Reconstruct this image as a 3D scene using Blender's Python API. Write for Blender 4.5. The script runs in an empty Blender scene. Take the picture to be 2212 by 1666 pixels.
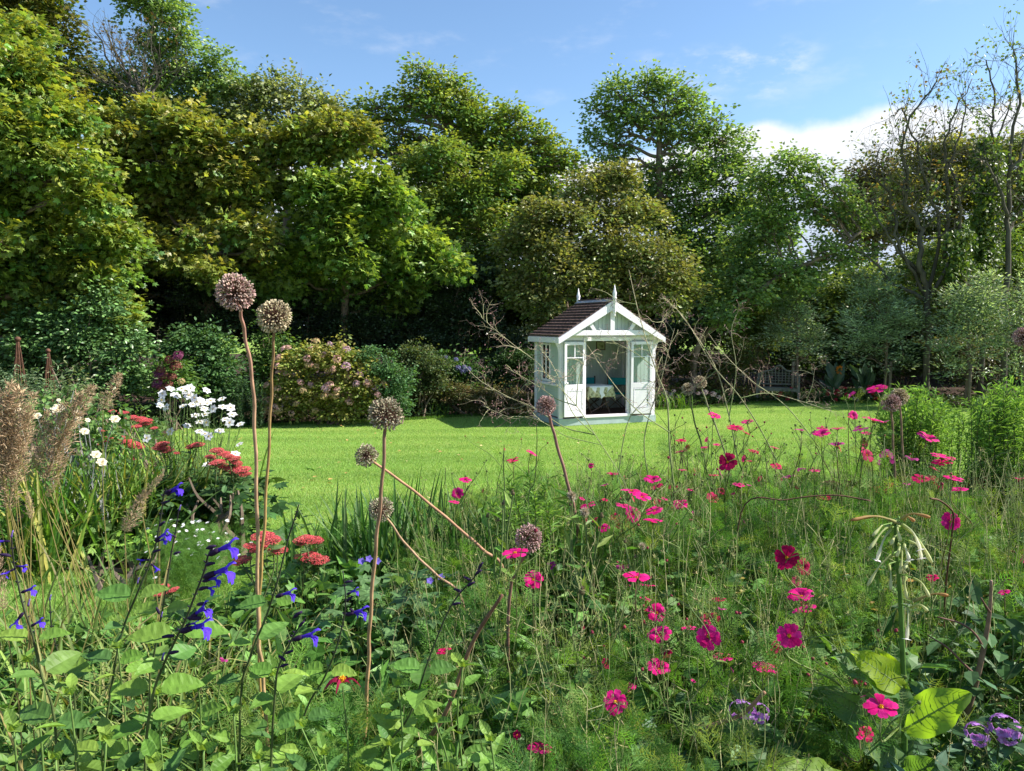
import bpy, math, random
import numpy as np
from mathutils import Vector, Matrix

SC = bpy.context.scene
COL = SC.collection
R = math.radians
random.seed(7)

# ------------------------------------------------------------------ camera
CAMZ = 2.4
PITCH = math.atan(133 / 1620)
cam_d = bpy.data.cameras.new("camera")
cam = bpy.data.objects.new("camera", cam_d)
COL.objects.link(cam)
cam.location = (0, 0, CAMZ)
cam.rotation_euler = (R(90) - PITCH, 0, 0)
cam_d.sensor_width = 36
cam_d.lens = 1620 / 2212 * 36
cam_d.clip_start = 0.05
cam_d.clip_end = 3000
SC.camera = cam

# ------------------------------------------------------------------ sun and sky
SUN_EL = 42.0
SUN_AZ = 2.0          # degrees from +x (right) towards +y (away)
sd = Vector((math.cos(R(SUN_AZ)) * math.cos(R(SUN_EL)), math.sin(R(SUN_AZ)) * math.cos(R(SUN_EL)), math.sin(R(SUN_EL))))
sun_d = bpy.data.lights.new("sun", 'SUN')
sun_d.energy = 5.0
sun_d.angle = R(0.55)
sun_d.color = (1.0, 0.95, 0.86)
sun = bpy.data.objects.new("sun", sun_d)
COL.objects.link(sun)
sun.rotation_euler = sd.to_track_quat('Z', 'Y').to_euler()

W = bpy.data.worlds.new("World")
SC.world = W
W.use_nodes = True
wn, wl = W.node_tree.nodes, W.node_tree.links
wn.clear()


def wnode(t, **k):
    n = wn.new(t)
    for a, b in k.items():
        setattr(n, a, b)
    return n


def wmath(op, a, b=None, c=None, clamp=False):
    n = wn.new('ShaderNodeMath')
    n.operation = op
    n.use_clamp = clamp
    for i, v in enumerate((a, b, c)):
        if v is None:
            continue
        if isinstance(v, (int, float)):
            n.inputs[i].default_value = v
        else:
            wl.new(v, n.inputs[i])
    return n.outputs[0]


def wmap(v, a, b, c, d, smooth=True):
    n = wn.new('ShaderNodeMapRange')
    n.interpolation_type = 'SMOOTHSTEP' if smooth else 'LINEAR'
    wl.new(v, n.inputs[0])
    for i, q in enumerate((a, b, c, d)):
        if isinstance(q, (int, float)):
            n.inputs[i + 1].default_value = q
        else:
            wl.new(q, n.inputs[i + 1])
    return n.outputs[0]


sky = wnode('ShaderNodeTexSky', sky_type='NISHITA', sun_disc=False)
sky.sun_elevation = R(SUN_EL)
sky.sun_rotation = R(90 - SUN_AZ)
sky.altitude = 50
sky.air_density = 1.0
sky.dust_density = 0.35
sky.ozone_density = 1.6
tc = wnode('ShaderNodeTexCoord')
sx = wnode('ShaderNodeSeparateXYZ')
wl.new(tc.outputs['Generated'], sx.inputs[0])
az = wmath('MULTIPLY', wmath('ARCTAN2', sx.outputs[0], sx.outputs[1]), 57.2958)
el = wmath('MULTIPLY', wmath('ARCSINE', sx.outputs[2]), 57.2958)
cv = wnode('ShaderNodeCombineXYZ')
wl.new(az, cv.inputs[0]); wl.new(el, cv.inputs[1])


def wnoise(scale, detail, rough, sy=1.0, off=0.0):
    m = wnode('ShaderNodeMapping')
    m.inputs['Scale'].default_value = (1, sy, 1)
    m.inputs['Location'].default_value = (off, off, 0)
    wl.new(cv.outputs[0], m.inputs[0])
    n = wnode('ShaderNodeTexNoise')
    n.inputs['Scale'].default_value = scale
    n.inputs['Detail'].default_value = detail
    n.inputs['Roughness'].default_value = rough
    wl.new(m.outputs[0], n.inputs['Vector'])
    return n.outputs['Fac']


n1 = wnoise(0.16, 6, 0.55, 1.0, 3.0)
n2 = wnoise(0.30, 8, 0.6, 2.2, 11.0)
n3 = wnoise(0.12, 5, 0.6, 2.5, 40.0)
# low cloud bank whose top edge climbs towards the right
azr = wmap(az, 3, 18, 11.8, 14.1)
top = wmath('ADD', azr, wmath('MULTIPLY', wmath('SUBTRACT', n1, 0.5), 3.2))
bank = wmap(wmath('SUBTRACT', top, el), -0.15, 0.9, 0.0, 1.0)
# thin wisps above it
w_az = wmath('MULTIPLY', wmap(az, 7, 12, 0, 1), wmap(az, 19, 23, 1, 0))
w_el = wmath('MULTIPLY', wmap(el, 14.5, 17.0, 0, 1), wmap(el, 18.0, 19.6, 1, 0))
wisp = wmath('MULTIPLY', wmath('MULTIPLY', w_az, w_el), wmap(n2, 0.44, 0.72, 0.0, 0.55))
w2 = wmath('MULTIPLY', wmap(n3, 0.52, 0.8, 0.0, 0.35), wmap(el, 14, 22, 0.5, 1.0))
mask = wmath('MAXIMUM', wmath('MAXIMUM', bank, wisp), w2)
shade = wmap(wmath('SUBTRACT', top, el), 1.0, 6.5, 0.0, 1.0)
cc = wnode('ShaderNodeMix', data_type='RGBA')
wl.new(shade, cc.inputs[0])
cc.inputs[6].default_value = (4.7, 4.85, 5.1, 1)
cc.inputs[7].default_value = (3.1, 3.6, 4.4, 1)
tnt = wnode('ShaderNodeMix', data_type='RGBA', blend_type='MULTIPLY')
tnt.inputs[0].default_value = 1
tnt.inputs[7].default_value = (.80, .90, .96, 1)
wl.new(sky.outputs[0], tnt.inputs[6])
mx = wnode('ShaderNodeMix', data_type='RGBA')
wl.new(mask, mx.inputs[0])
wl.new(tnt.outputs[2], mx.inputs[6])
wl.new(cc.outputs[2], mx.inputs[7])
bg = wnode('ShaderNodeBackground')
bg.inputs[1].default_value = 0.105
wl.new(mx.outputs[2], bg.inputs[0])
wo = wnode('ShaderNodeOutputWorld')
wl.new(bg.outputs[0], wo.inputs[0])

SC.view_settings.view_transform = 'Standard'
SC.view_settings.look = 'None'
SC.view_settings.gamma = 1
SC.view_settings.exposure = 1.12
SC.cycles.max_bounces = 6
SC.cycles.diffuse_bounces = 3
SC.cycles.transmission_bounces = 4
SC.cycles.transparent_max_bounces = 6

# ------------------------------------------------------------------ helpers


def at(px, py, D):
    """point seen at (px,py) of a 2212x1666 picture, D metres ahead"""
    u, v = (px - 1106) / 1620, (833 - py) / 1620
    cp, sp = math.cos(PITCH), math.sin(PITCH)
    d = np.array([u, cp + v * sp, -sp + v * cp])
    return d * (D / d[1]) + np.array([0, 0, CAMZ])


def ss(a, b, x):
    t = np.clip((x - a) / (b - a), 0, 1)
    return t * t * (3 - 2 * t)


def ground(x, y):
    z = 0.95 * (1 - np.clip((np.asarray(y, float) - 3.5) / 13.5, 0, 1))
    z = z + 0.03 * np.sin(np.asarray(x) * 0.7 + 1) * ss(4, 8, np.asarray(y))*ss(17,13,np.asarray(y)) 
    return z


def sxy(x, y):
    return 1106 + 1620 * x / np.maximum(y, 0.1)


EX = [-4000, -600, 450, 700, 1150, 1450, 1650, 1900, 2300, 2800, 6000]
EY = [12, 14, 17.4, 17.9, 20.0, 21.2, 22.6, 22.6, 20.5, 18, 14]


def far_edge(px):
    return np.interp(px, EX, EY) + 0.12 * np.sin(px * 0.02) + 0.1 * np.sin(px * 0.0071 + 2)


def in_far(x, y):
    return y > far_edge(sxy(x, y))


def in_left(x, y):
    px = sxy(x, y)
    return (y > 4.5) & (px < np.interp(y, [4.5, 5.2, 7.5, 9, 12, 17, 18], [250, 500, 500, 430, 330, 380, 430]))


def in_front(x, y):
    px = sxy(x, y)
    return y < np.interp(px, [-500, 300, 560, 700, 1000, 1300, 2300], [3.1, 3.1, 3.5, 4.6, 5.0, 5.2, 5.6])


class MB:
    def __init__(s):
        s.V, s.F, s.T, s.n = [], [], [], 0

    def add(s, v, f, tint=(0.5, 0.5, 0.5), m=0):
        v = np.asarray(v, float).reshape(-1, 3)
        if isinstance(f, np.ndarray):
            f = [f]
        t = np.asarray(tint, float)
        if t.ndim == 1:
            t = np.tile(t, (len(v), 1))
        s.V.append(v); s.T.append(t)
        for a in f:
            a = np.asarray(a, int)
            if a.ndim == 1:
                a = a[None, :]
            s.F.append((a + s.n, m))
        s.n += len(v)

    def build(s, name, mats, parent=None, smooth=False, loc=None):
        me = bpy.data.meshes.new(name)
        if not isinstance(mats, (list, tuple)):
            mats = [mats]
        for m in mats:
            me.materials.append(m)
        o = bpy.data.objects.new(name, me)
        COL.objects.link(o)
        org = np.zeros(3)
        if parent is not None:
            org = np.array(parent['org'])
            o.parent = parent
        elif loc is not None:
            org = np.asarray(loc, float)
            o.location = org
        if s.n:
            V = np.concatenate(s.V) - org
            T = np.concatenate(s.T)
            me.vertices.add(len(V))
            me.vertices.foreach_set('co', V.astype(np.float32).ravel())
            li = np.concatenate([a.ravel() for a, _ in s.F])
            lt = np.concatenate([np.full(len(a), a.shape[1]) for a, _ in s.F])
            mi = np.concatenate([np.full(len(a), m) for a, m in s.F])
            ls = np.concatenate([[0], np.cumsum(lt)[:-1]])
            me.loops.add(len(li))
            me.loops.foreach_set('vertex_index', li.astype(np.int32))
            me.polygons.add(len(lt))
            me.polygons.foreach_set('loop_start', ls.astype(np.int32))
            me.polygons.foreach_set('loop_total', lt.astype(np.int32))
            me.polygons.foreach_set('material_index', mi.astype(np.int32))
            me.polygons.foreach_set('use_smooth', np.full(len(lt), smooth))
            at_ = me.attributes.new('tint', 'FLOAT_COLOR', 'POINT')
            at_.data.foreach_set('color', np.c_[T, np.ones(len(T))].astype(np.float32).ravel())
            me.update(calc_edges=True)
            me.validate()
        return o


def tag(o, label=None, cat=None, group=None, kind=None):
    if label: o['label'] = label
    if cat: o['category'] = cat
    if group: o['group'] = group
    if kind: o['kind'] = kind
    return o


def thing(name, loc, label, cat, group=None):
    o = bpy.data.objects.new(name, None)
    o.empty_display_size = 0.1
    COL.objects.link(o)
    o.location = loc
    o['org'] = [float(q) for q in loc]
    return tag(o, label, cat, group)


def part(mesh_or_mb, name, parent, loc, nrm=None, scale=1.0, spin=0.0, mats=None):
    """a shared mesh placed as a child; loc in world space, local +Z along nrm"""
    o = bpy.data.objects.new(name, mesh_or_mb)
    COL.objects.link(o)
    o.parent = parent
    o.location = Vector(loc) - Vector(parent['org'])
    if nrm is not None:
        q = Vector(nrm).to_track_quat('Z', 'Y')
        o.rotation_euler = (q.to_matrix() @ Matrix.Rotation(spin, 3, 'Z')).to_euler()
    o.scale = (scale,) * 3 if np.isscalar(scale) else scale
    return o


def subpart(mesh, name, parent):
    o = bpy.data.objects.new(name, mesh)
    COL.objects.link(o)
    o.parent = parent
    return o


def tomesh(mb, name, mats, smooth=False):
    o = mb.build(name, mats, smooth=smooth)
    me = o.data
    bpy.data.objects.remove(o)
    return me


def nz(v):
    v = np.asarray(v, float)
    return v / np.maximum(np.linalg.norm(v, axis=-1, keepdims=True), 1e-9)


def spline(pts, n=6):
    P = [np.asarray(p, float) for p in pts]
    if len(P) == 2:
        return [P[0] + (P[1] - P[0]) * t for t in np.linspace(0, 1, n + 1)]
    Q = [2 * P[0] - P[1]] + P + [2 * P[-1] - P[-2]]
    out = []
    for i in range(1, len(Q) - 2):
        a, b, c, d = Q[i - 1], Q[i], Q[i + 1], Q[i + 2]
        for k in range(n):
            t = k / n
            out.append(0.5 * (2 * b + (c - a) * t + (2 * a - 5 * b + 4 * c - d) * t * t + (3 * b - a - 3 * c + d) * t ** 3))
    out.append(P[-1])
    return out


def tube(mb, pts, r0, r1=None, sides=5, tint=(.5, .5, .5), m=0, tint1=None, cap=True):
    P = np.asarray(pts, float)
    n = len(P)
    if np.isscalar(r0):
        rr = np.linspace(r0, r0 if r1 is None else r1, n)
    else:
        rr = np.asarray(r0, float)
    T = nz(np.gradient(P, axis=0))
    ref = np.array([0.0, 0, 1]) if abs(T[0][2]) < 0.9 else np.array([1.0, 0, 0])
    N = []
    u = ref
    for t in T:
        u = u - t * np.dot(u, t)
        if np.linalg.norm(u) < 1e-4:
            u = np.cross(t, [1, 0.3, 0.2])
        u = u / np.linalg.norm(u)
        N.append(u)
    N = np.array(N)
    B = np.cross(T, N)
    a = np.linspace(0, 2 * np.pi, sides, endpoint=False)
    V = P[:, None] + rr[:, None, None] * (np.cos(a)[None, :, None] * N[:, None] + np.sin(a)[None, :, None] * B[:, None])
    i = np.arange(n - 1)[:, None] * sides
    j = np.arange(sides)[None]
    k = (j + 1) % sides
    F = np.stack([i + j, i + k, i + sides + k, i + sides + j], -1).reshape(-1, 4)
    fs = [F]
    if cap:
        fs += [np.arange(sides)[::-1][None], (np.arange(sides) + (n - 1) * sides)[None]]
    if tint1 is not None:
        w = np.linspace(0, 1, n)[:, None]
        t = np.asarray(tint)[None] * (1 - w) + np.asarray(tint1)[None] * w
        tint = np.repeat(t, sides, 0)
    mb.add(V.reshape(-1, 3), fs, tint, m)


def lathe(mb, c, prof, sides=12, tint=(.5, .5, .5), m=0):
    pts = [np.array(c) + [0, 0, z] for r, z in prof]
    a = np.linspace(0, 2 * np.pi, sides, endpoint=False)
    V = np.array([[(c[0] + r * math.cos(t), c[1] + r * math.sin(t), c[2] + z) for t in a] for r, z in prof]).reshape(-1, 3)
    n = len(prof)
    i = np.arange(n - 1)[:, None] * sides
    j = np.arange(sides)[None]
    k = (j + 1) % sides
    F = np.stack([i + j, i + k, i + sides + k, i + sides + j], -1).reshape(-1, 4)
    mb.add(V, [F, np.arange(sides)[::-1][None], (np.arange(sides) + (n - 1) * sides)[None]], tint, m)


def box(mb, a, b, M=None, tint=(.5, .5, .5), m=0, bev=0.0):
    x0, y0, z0 = a
    x1, y1, z1 = b
    if bev > 0:
        s = bev
        V = []
        for z, q in ((z0, s), (z0 + s, 0), (z1 - s, 0), (z1, s)):
            V += [(x0 + q + s * 0, y0 + q, z), (x1 - q, y0 + q, z), (x1 - q, y1 - q, z), (x0 + q, y1 - q, z)]
        V = np.array(V, float)
        F = [np.array([[0, 3, 2, 1]]), np.array([[12, 13, 14, 15]])]
        for l in range(3):
            o = l * 4
            F.append(np.array([[o + i, o + (i + 1) % 4, o + 4 + (i + 1) % 4, o + 4 + i] for i in range(4)]))
    else:
        V = np.array([(x, y, z) for z in (z0, z1) for x, y in ((x0, y0), (x1, y0), (x1, y1), (x0, y1))], float)
        F = [np.array([[0, 3, 2, 1], [4, 5, 6, 7], [0, 1, 5, 4], [1, 2, 6, 5], [2, 3, 7, 6], [3, 0, 4, 7]])]
    if M is not None:
        A = np.array(M)
        V = V @ A[:3, :3].T + A[:3, 3]
    mb.add(V, F, tint, m)


def prism(mb, poly, y0, y1, M=None, m=0, tint=(.5, .5, .5)):
    """polygon in local xz, extruded from y0 to y1 (counter-clockwise seen from -y)"""
    n = len(poly)
    V = np.array([(x, y0, z) for x, z in poly] + [(x, y1, z) for x, z in poly], float)
    F = [np.arange(n)[None], (np.arange(n)[::-1] + n)[None],
         np.array([[(i + 1) % n, i, n + i, n + (i + 1) % n] for i in range(n)])]
    if M is not None:
        A = np.array(M)
        V = V @ A[:3, :3].T + A[:3, 3]
    mb.add(V, F, tint, m)


# leaf templates: x across, y along, z up off the blade
KITE = (np.array([(0, 0, 0), (.36, .42, .07), (0, 1, -.05), (-.36, .42, .07)]), [np.array([[0, 1, 2], [0, 2, 3]])])
OVAL = (np.array([(0, 0, 0), (.24, .22, .05), (.27, .6, .04), (0, 1, -.08), (-.27, .6, .04), (-.24, .22, .05), (0, .45, 0)]),
        [np.array([[0, 1, 6], [1, 2, 6], [2, 3, 6], [3, 4, 6], [4, 5, 6], [5, 0, 6]])])
MAPLE = (np.array([(0, 0, 0), (.5, .12, -.06), (.33, .38, .03), (.56, .72, -.05), (.2, .66, .03), (0, 1.08, -.1), (-.2, .66, .03), (-.56, .72, -.05), (-.33, .38, .03), (-.5, .12, -.06), (0, .4, .05)]),
         [np.array([[i, i + 1, 10] for i in range(9)] + [[9, 0, 10]])])
LONG = (np.array([(0, 0, 0), (.13, .4, .03), (0, 1, -.1), (-.13, .4, .03)]), [np.array([[0, 1, 2], [0, 2, 3]])])
BLADE = (np.array([(-.5, 0, 0), (.5, 0, 0), (.38, .5, .04), (-.38, .5, .04), (0, 1, -.02)]), [np.array([[0, 1, 2, 3]]), np.array([[3, 2, 4]])])


def scatter(mb, tm, pos, d, nrm, size, tint, m=0, wid=1.0):
    V, F = tm
    pos = np.asarray(pos, float)
    N = len(pos)
    d = nz(d)
    n = nrm - d * np.sum(nrm * d, -1, keepdims=True)
    n = nz(n + 1e-6)
    s = np.cross(d, n)
    size = np.broadcast_to(np.asarray(size, float), (N,))
    wid = np.broadcast_to(np.asarray(wid, float), (N,))
    k = len(V)
    W_ = (V[None, :, 0, None] * wid[:, None, None] * s[:, None] + V[None, :, 1, None] * d[:, None] + V[None, :, 2, None] * n[:, None]) * size[:, None, None] + pos[:, None]
    off = np.arange(N)[:, None, None] * k
    FF = [(f[None] + off).reshape(-1, f.shape[1]) for f in F]
    t = np.asarray(tint, float)
    if t.ndim == 1:
        t = np.tile(t, (N, 1))
    mb.add(W_.reshape(-1, 3), FF, np.repeat(t, k, 0), m)


def pick(rng, cols, n, jit=0.18, w=None):
    cols = np.asarray(cols, float)
    i = rng.choice(len(cols), n, p=w)
    c = cols[i]
    j = rng.choice(len(cols), n, p=w)
    a = rng.random((n, 1)) * 0.5
    c = c * (1 - a) + cols[j] * a
    return np.clip(c * np.exp(rng.normal(0, jit, (n, 1))), 0, .95)


# ------------------------------------------------------------------ materials
MATS = {}


def newmat(name):
    m = bpy.data.materials.new(name)
    m.use_nodes = True
    n = m.node_tree.nodes
    l = m.node_tree.links
    b = n['Principled BSDF']
    MATS[name] = m
    return m, n, l, b


def leafmat(name, trans=0.35, rough=0.5, spec=0.3, twarm=(1.25, 1.2, 0.5), noise=0.0, nscale=60):
    m, n, l, b = newmat(name)
    a = n.new('ShaderNodeAttribute'); a.attribute_name = 'tint'
    colr = a.outputs['Color']
    if noise:
        t = n.new('ShaderNodeTexCoord')
        z = n.new('ShaderNodeTexNoise'); z.inputs['Scale'].default_value = nscale; z.inputs['Detail'].default_value = 3
        l.new(t.outputs['Object'], z.inputs['Vector'])
        mr = n.new('ShaderNodeMapRange'); mr.inputs[1].default_value = .3; mr.inputs[2].default_value = .7
        mr.inputs[3].default_value = 1 - noise; mr.inputs[4].default_value = 1 + noise
        l.new(z.outputs['Fac'], mr.inputs[0])
        v = n.new('ShaderNodeVectorMath'); v.operation = 'SCALE'
        l.new(colr, v.inputs[0]); l.new(mr.outputs[0], v.inputs['Scale'])
        colr = v.outputs[0]
    l.new(colr, b.inputs['Base Color'])
    b.inputs['Roughness'].default_value = rough
    b.inputs['Specular IOR Level'].default_value = spec
    if trans > 0:
        tr = n.new('ShaderNodeBsdfTranslucent')
        v = n.new('ShaderNodeVectorMath'); v.operation = 'MULTIPLY'
        l.new(colr, v.inputs[0]); v.inputs[1].default_value = twarm
        l.new(v.outputs[0], tr.inputs['Color'])
        mx = n.new('ShaderNodeMixShader'); mx.inputs[0].default_value = trans
        l.new(b.outputs[0], mx.inputs[1]); l.new(tr.outputs[0], mx.inputs[2])
        l.new(mx.outputs[0], n['Material Output'].inputs[0])
    return m


def paint(name, col, rough=0.5, spec=0.3, var=0.08, scale=8, bump=0.0, bscale=60, stretch=(1, 1, 1), metal=0.0):
    m, n, l, b = newmat(name)
    t = n.new('ShaderNodeTexCoord')
    mp = n.new('ShaderNodeMapping'); mp.inputs['Scale'].default_value = stretch
    l.new(t.outputs['Object'], mp.inputs[0])
    z = n.new('ShaderNodeTexNoise'); z.inputs['Scale'].default_value = scale; z.inputs['Detail'].default_value = 6
    l.new(mp.outputs[0], z.inputs['Vector'])
    cr = n.new('ShaderNodeValToRGB')
    c = np.array(col)
    cr.color_ramp.elements[0].position = .3; cr.color_ramp.elements[1].position = .7
    cr.color_ramp.elements[0].color = (*(c * (1 - var)), 1)
    cr.color_ramp.elements[1].color = (*np.clip(c * (1 + var), 0, 1), 1)
    l.new(z.outputs['Fac'], cr.inputs[0])
    l.new(cr.outputs[0], b.inputs['Base Color'])
    b.inputs['Roughness'].default_value = rough
    b.inputs['Specular IOR Level'].default_value = spec
    b.inputs['Metallic'].default_value = metal
    if bump:
        z2 = n.new('ShaderNodeTexNoise'); z2.inputs['Scale'].default_value = bscale; z2.inputs['Detail'].default_value = 5
        l.new(mp.outputs[0], z2.inputs['Vector'])
        bp = n.new('ShaderNodeBump'); bp.inputs['Strength'].default_value = bump; bp.inputs['Distance'].default_value = 0.01
        l.new(z2.outputs['Fac'], bp.inputs['Height'])
        l.new(bp.outputs[0], b.inputs['Normal'])
    return m


M_LEAF = leafmat('tree_leaf', 0.40, 0.42, 0.45)
M_GLOSS = leafmat('glossy_leaf', 0.15, 0.36, 0.45)
M_HERB = leafmat('herb_leaf', 0.35, 0.5, 0.25, noise=0.2, nscale=45)
M_FERN = leafmat('feathery_leaf', 0.45, 0.6, 0.15)
M_PETAL = leafmat('petal', 0.4, 0.6, 0.1, twarm=(1.15, 1.0, 1.1), noise=.2, nscale=4)
M_STEM = leafmat('plant_stem', 0.0, 0.65, 0.15, noise=0.32, nscale=26)
M_DRY = leafmat('dry_seed', 0.15, 0.8, 0.1, twarm=(1.1, 1.0, .8))
M_BARK = paint('bark', (0.17, 0.13, 0.095), 0.9, 0.1, 0.45, 5, 0.6, 25, (1, 1, .3))
M_BARKG = paint('grey_bark', (0.10, 0.09, 0.07), 0.9, 0.1, 0.35, 5, 0.5, 25, (1, 1, .3))
M_WHITE = paint('white_paint', (0.87, 0.81, 0.87), 0.45, 0.4, 0.05, 5, 0.08, 40)
M_GREEN = paint('sage_paint', (0.50, 0.56, 0.53), 0.5, 0.3, 0.06, 6, 0.1, 60, (1, 1, .2))
M_PLINTH = paint('plinth_paint', (0.42, 0.50, 0.50), 0.5, 0.3, 0.08, 6, 0.1, 60)
M_TILE = paint('roof_tile', (0.11, 0.072, 0.062), 0.8, 0.15, 0.4, 9, 0.5, 40)
M_LEAD = paint('lead', (0.42, 0.42, 0.43), 0.5, 0.5, 0.25, 12, 0.3, 40)
M_FLOORB = paint('floor_boards', (0.12, 0.06, 0.045), 0.6, 0.3, 0.3, 6)
M_DWOOD = paint('dark_wood', (0.10, 0.065, 0.045), 0.6, 0.3, 0.3, 10, 0.2)
M_TEAL = paint('teal_canvas', (0.03, 0.33, 0.36), 0.8, 0.1, 0.1, 20, 0.2, 200)
M_LINEN = paint('white_linen', (0.78, 0.8, 0.8), 0.85, 0.1, 0.04, 20, 0.2, 200)
M_RUST = paint('rusty_iron', (0.10, 0.045, 0.025), 0.75, 0.3, 0.4, 30, 0.3, 80)
M_SOIL = paint('soil', (0.055, 0.036, 0.026), 0.95, 0.1, 0.4, 9, 1.0, 30)
M_BENCH = paint('weathered_wood', (0.15, 0.15, 0.12), 0.85, 0.15, 0.2, 10, 0.3)
M_STAKE = paint('stake_wood', (0.16, 0.13, 0.09), 0.85, 0.1, 0.3, 10, 0.4)

m, n, l, b = newmat('olive_cloth')
t = n.new('ShaderNodeTexCoord'); z = n.new('ShaderNodeTexVoronoi'); z.inputs['Scale'].default_value = 14
l.new(t.outputs['Object'], z.inputs['Vector'])
cr = n.new('ShaderNodeValToRGB')
cr.color_ramp.elements[0].color = (0.16, 0.17, 0.07, 1); cr.color_ramp.elements[1].color = (0.5, 0.5, 0.3, 1)
cr.color_ramp.elements[0].position = .15; cr.color_ramp.elements[1].position = .6
l.new(z.outputs['Distance'], cr.inputs[0]); l.new(cr.outputs[0], b.inputs['Base Color']); b.inputs['Roughness'].default_value = .85
M_OLIVE = m
m, n, l, b = newmat('window_glass')
b.inputs['Base Color'].default_value = (.9, .95, .95, 1); b.inputs['Roughness'].default_value = 0.02
tr = n.new('ShaderNodeBsdfTransparent'); tr.inputs[0].default_value = (.93, .97, .96, 1)
gl = n.new('ShaderNodeBsdfGlossy'); gl.inputs['Roughness'].default_value = .03
fr = n.new('ShaderNodeFresnel'); fr.inputs[0].default_value = 1.45
mx = n.new('ShaderNodeMixShader')
l.new(fr.outputs[0], mx.inputs[0]); l.new(tr.outputs[0], mx.inputs[1]); l.new(gl.outputs[0], mx.inputs[2])
l.new(mx.outputs[0], n['Material Output'].inputs[0])
M_GLASS = m

# lawn: mown turf with faint stripes, dry spots and fine grain
m, n, l, b = newmat('turf')
t = n.new('ShaderNodeTexCoord')


def tn(scale, detail, st=(1, 1, 1), rough=.6):
    mp = n.new('ShaderNodeMapping'); mp.inputs['Scale'].default_value = st
    l.new(t.outputs['Object'], mp.inputs[0])
    z = n.new('ShaderNodeTexNoise'); z.inputs['Scale'].default_value = scale; z.inputs['Detail'].default_value = detail; z.inputs['Roughness'].default_value = rough
    l.new(mp.outputs[0], z.inputs['Vector'])
    return z.outputs['Fac']


def ramp(v, els):
    c = n.new('ShaderNodeValToRGB')
    e = c.color_ramp.elements
    e[0].position, e[0].color = els[0][0], (*els[0][1], 1)
    e[1].position, e[1].color = els[-1][0], (*els[-1][1], 1)
    for p, q in els[1:-1]:
        k = e.new(p); k.color = (*q, 1)
    l.new(v, c.inputs[0])
    return c.outputs[0]


c1 = ramp(tn(0.5, 5, (.35, 1.6, 1)), [(.32, (.16, .27, .05)), (.5, (.22, .34, .065)), (.68, (.30, .38, .09))])
c2 = ramp(tn(45, 4), [(.3, (.45, .45, .45)), (.7, (1.3, 1.3, 1.2))])
mu = n.new('ShaderNodeMix'); mu.data_type = 'RGBA'; mu.blend_type = 'MULTIPLY'; mu.inputs[0].default_value = 1
l.new(c1, mu.inputs[6]); l.new(c2, mu.inputs[7])
l.new(mu.outputs[2], b.inputs['Base Color'])
b.inputs['Roughness'].default_value = .9
b.inputs['Specular IOR Level'].default_value = .1
bp = n.new('ShaderNodeBump'); bp.inputs['Strength'].default_value = 1; bp.inputs['Distance'].default_value = .02
l.new(tn(90, 3), bp.inputs['Height']); l.new(bp.outputs[0], b.inputs['Normal'])
M_TURF = m
# ------------------------------------------------------------------ ground
def sheet(name, x0, x1, y0, y1, nx, ny, mask, lift, mat):
    xs = np.linspace(x0, x1, nx + 1); ys = np.linspace(y0, y1, ny + 1)
    X, Y = np.meshgrid(xs, ys)
    Z = ground(X, Y) + lift
    V = np.stack([X, Y, Z], -1).reshape(-1, 3)
    i, j = np.meshgrid(np.arange(nx), np.arange(ny))
    a = (j * (nx + 1) + i)
    F = np.stack([a, a + 1, a + nx + 2, a + nx + 1], -1).reshape(-1, 4)
    if mask is not None:
        c = V[F].mean(1)
        F = F[mask(c[:, 0], c[:, 1])]
    mb = MB(); mb.add(V, F)
    o = mb.build(name, mat, smooth=True)
    o['kind'] = 'structure'
    return o


gx = np.concatenate([np.linspace(-400, -30, 12)[:-1], np.linspace(-30, 30, 121), np.linspace(30, 400, 12)[1:]])
gy = np.concatenate([np.linspace(-60, -2, 12)[:-1], np.linspace(-2, 30, 129), np.linspace(30, 900, 14)[1:]])
X, Y = np.meshgrid(gx, gy)
V = np.stack([X, Y, ground(X, Y)], -1).reshape(-1, 3)
i, j = np.meshgrid(np.arange(len(gx) - 1), np.arange(len(gy) - 1))
a = j * len(gx) + i
F = np.stack([a, a + 1, a + len(gx) + 1, a + len(gx)], -1).reshape(-1, 4)
mb = MB(); mb.add(V, F)
o = mb.build('lawn', M_TURF, smooth=True); o['kind'] = 'structure'
sheet('border_soil', -28, 34, 8, 60, 300, 260, in_far, 0.012, M_SOIL)
sheet('side_border_soil', -14, -1, 4, 18, 130, 140, in_left, 0.016, M_SOIL)
sheet('front_border_soil', -8, 12, -1, 6.5, 200, 90, in_front, 0.012, M_SOIL)

# grass blades over the visible turf
rng = np.random.default_rng(1)
N = 950000
# sample so that nearer turf carries more blades per square metre
u = rng.random(N)
y = 3.2 * (24 / 3.2) ** (u ** 0.9)
px = rng.uniform(-500, 2900, N)
x = (px - 1106) / 1620 * y
ok = ~in_far(x, y + 0.1) & ~in_left(x, y) & ~in_front(x, y)
x, y = x[ok], y[ok]
N = len(x)
pos = np.c_[x, y, ground(x, y)]
d = np.c_[rng.normal(0, .45, N), rng.normal(0, .45, N), np.ones(N)]
big = np.sin(x * 1.1 + np.sin(y * 1.7)) * .5 + np.sin(y * 2.6 + .6 * np.sin(x * .5)) * .5
cols = pick(rng, [(.19, .37, .075), (.24, .42, .09), (.29, .44, .11), (.36, .42, .15)], N, .07, [.3, .4, .22, .08]) * (1 + .10 * big[:, None]) * (1 + .09 * np.sin(y * 3.4 + .5 * np.sin(x * .8)))[:, None]
mb = MB()
tri = (np.array([(-.5, 0, 0), (.5, 0, 0), (0, 1, 0)]), [np.array([[0, 1, 2]])])
sz = rng.uniform(.018, .036, N) * np.where(y < 5, 1.1, 1)
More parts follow.
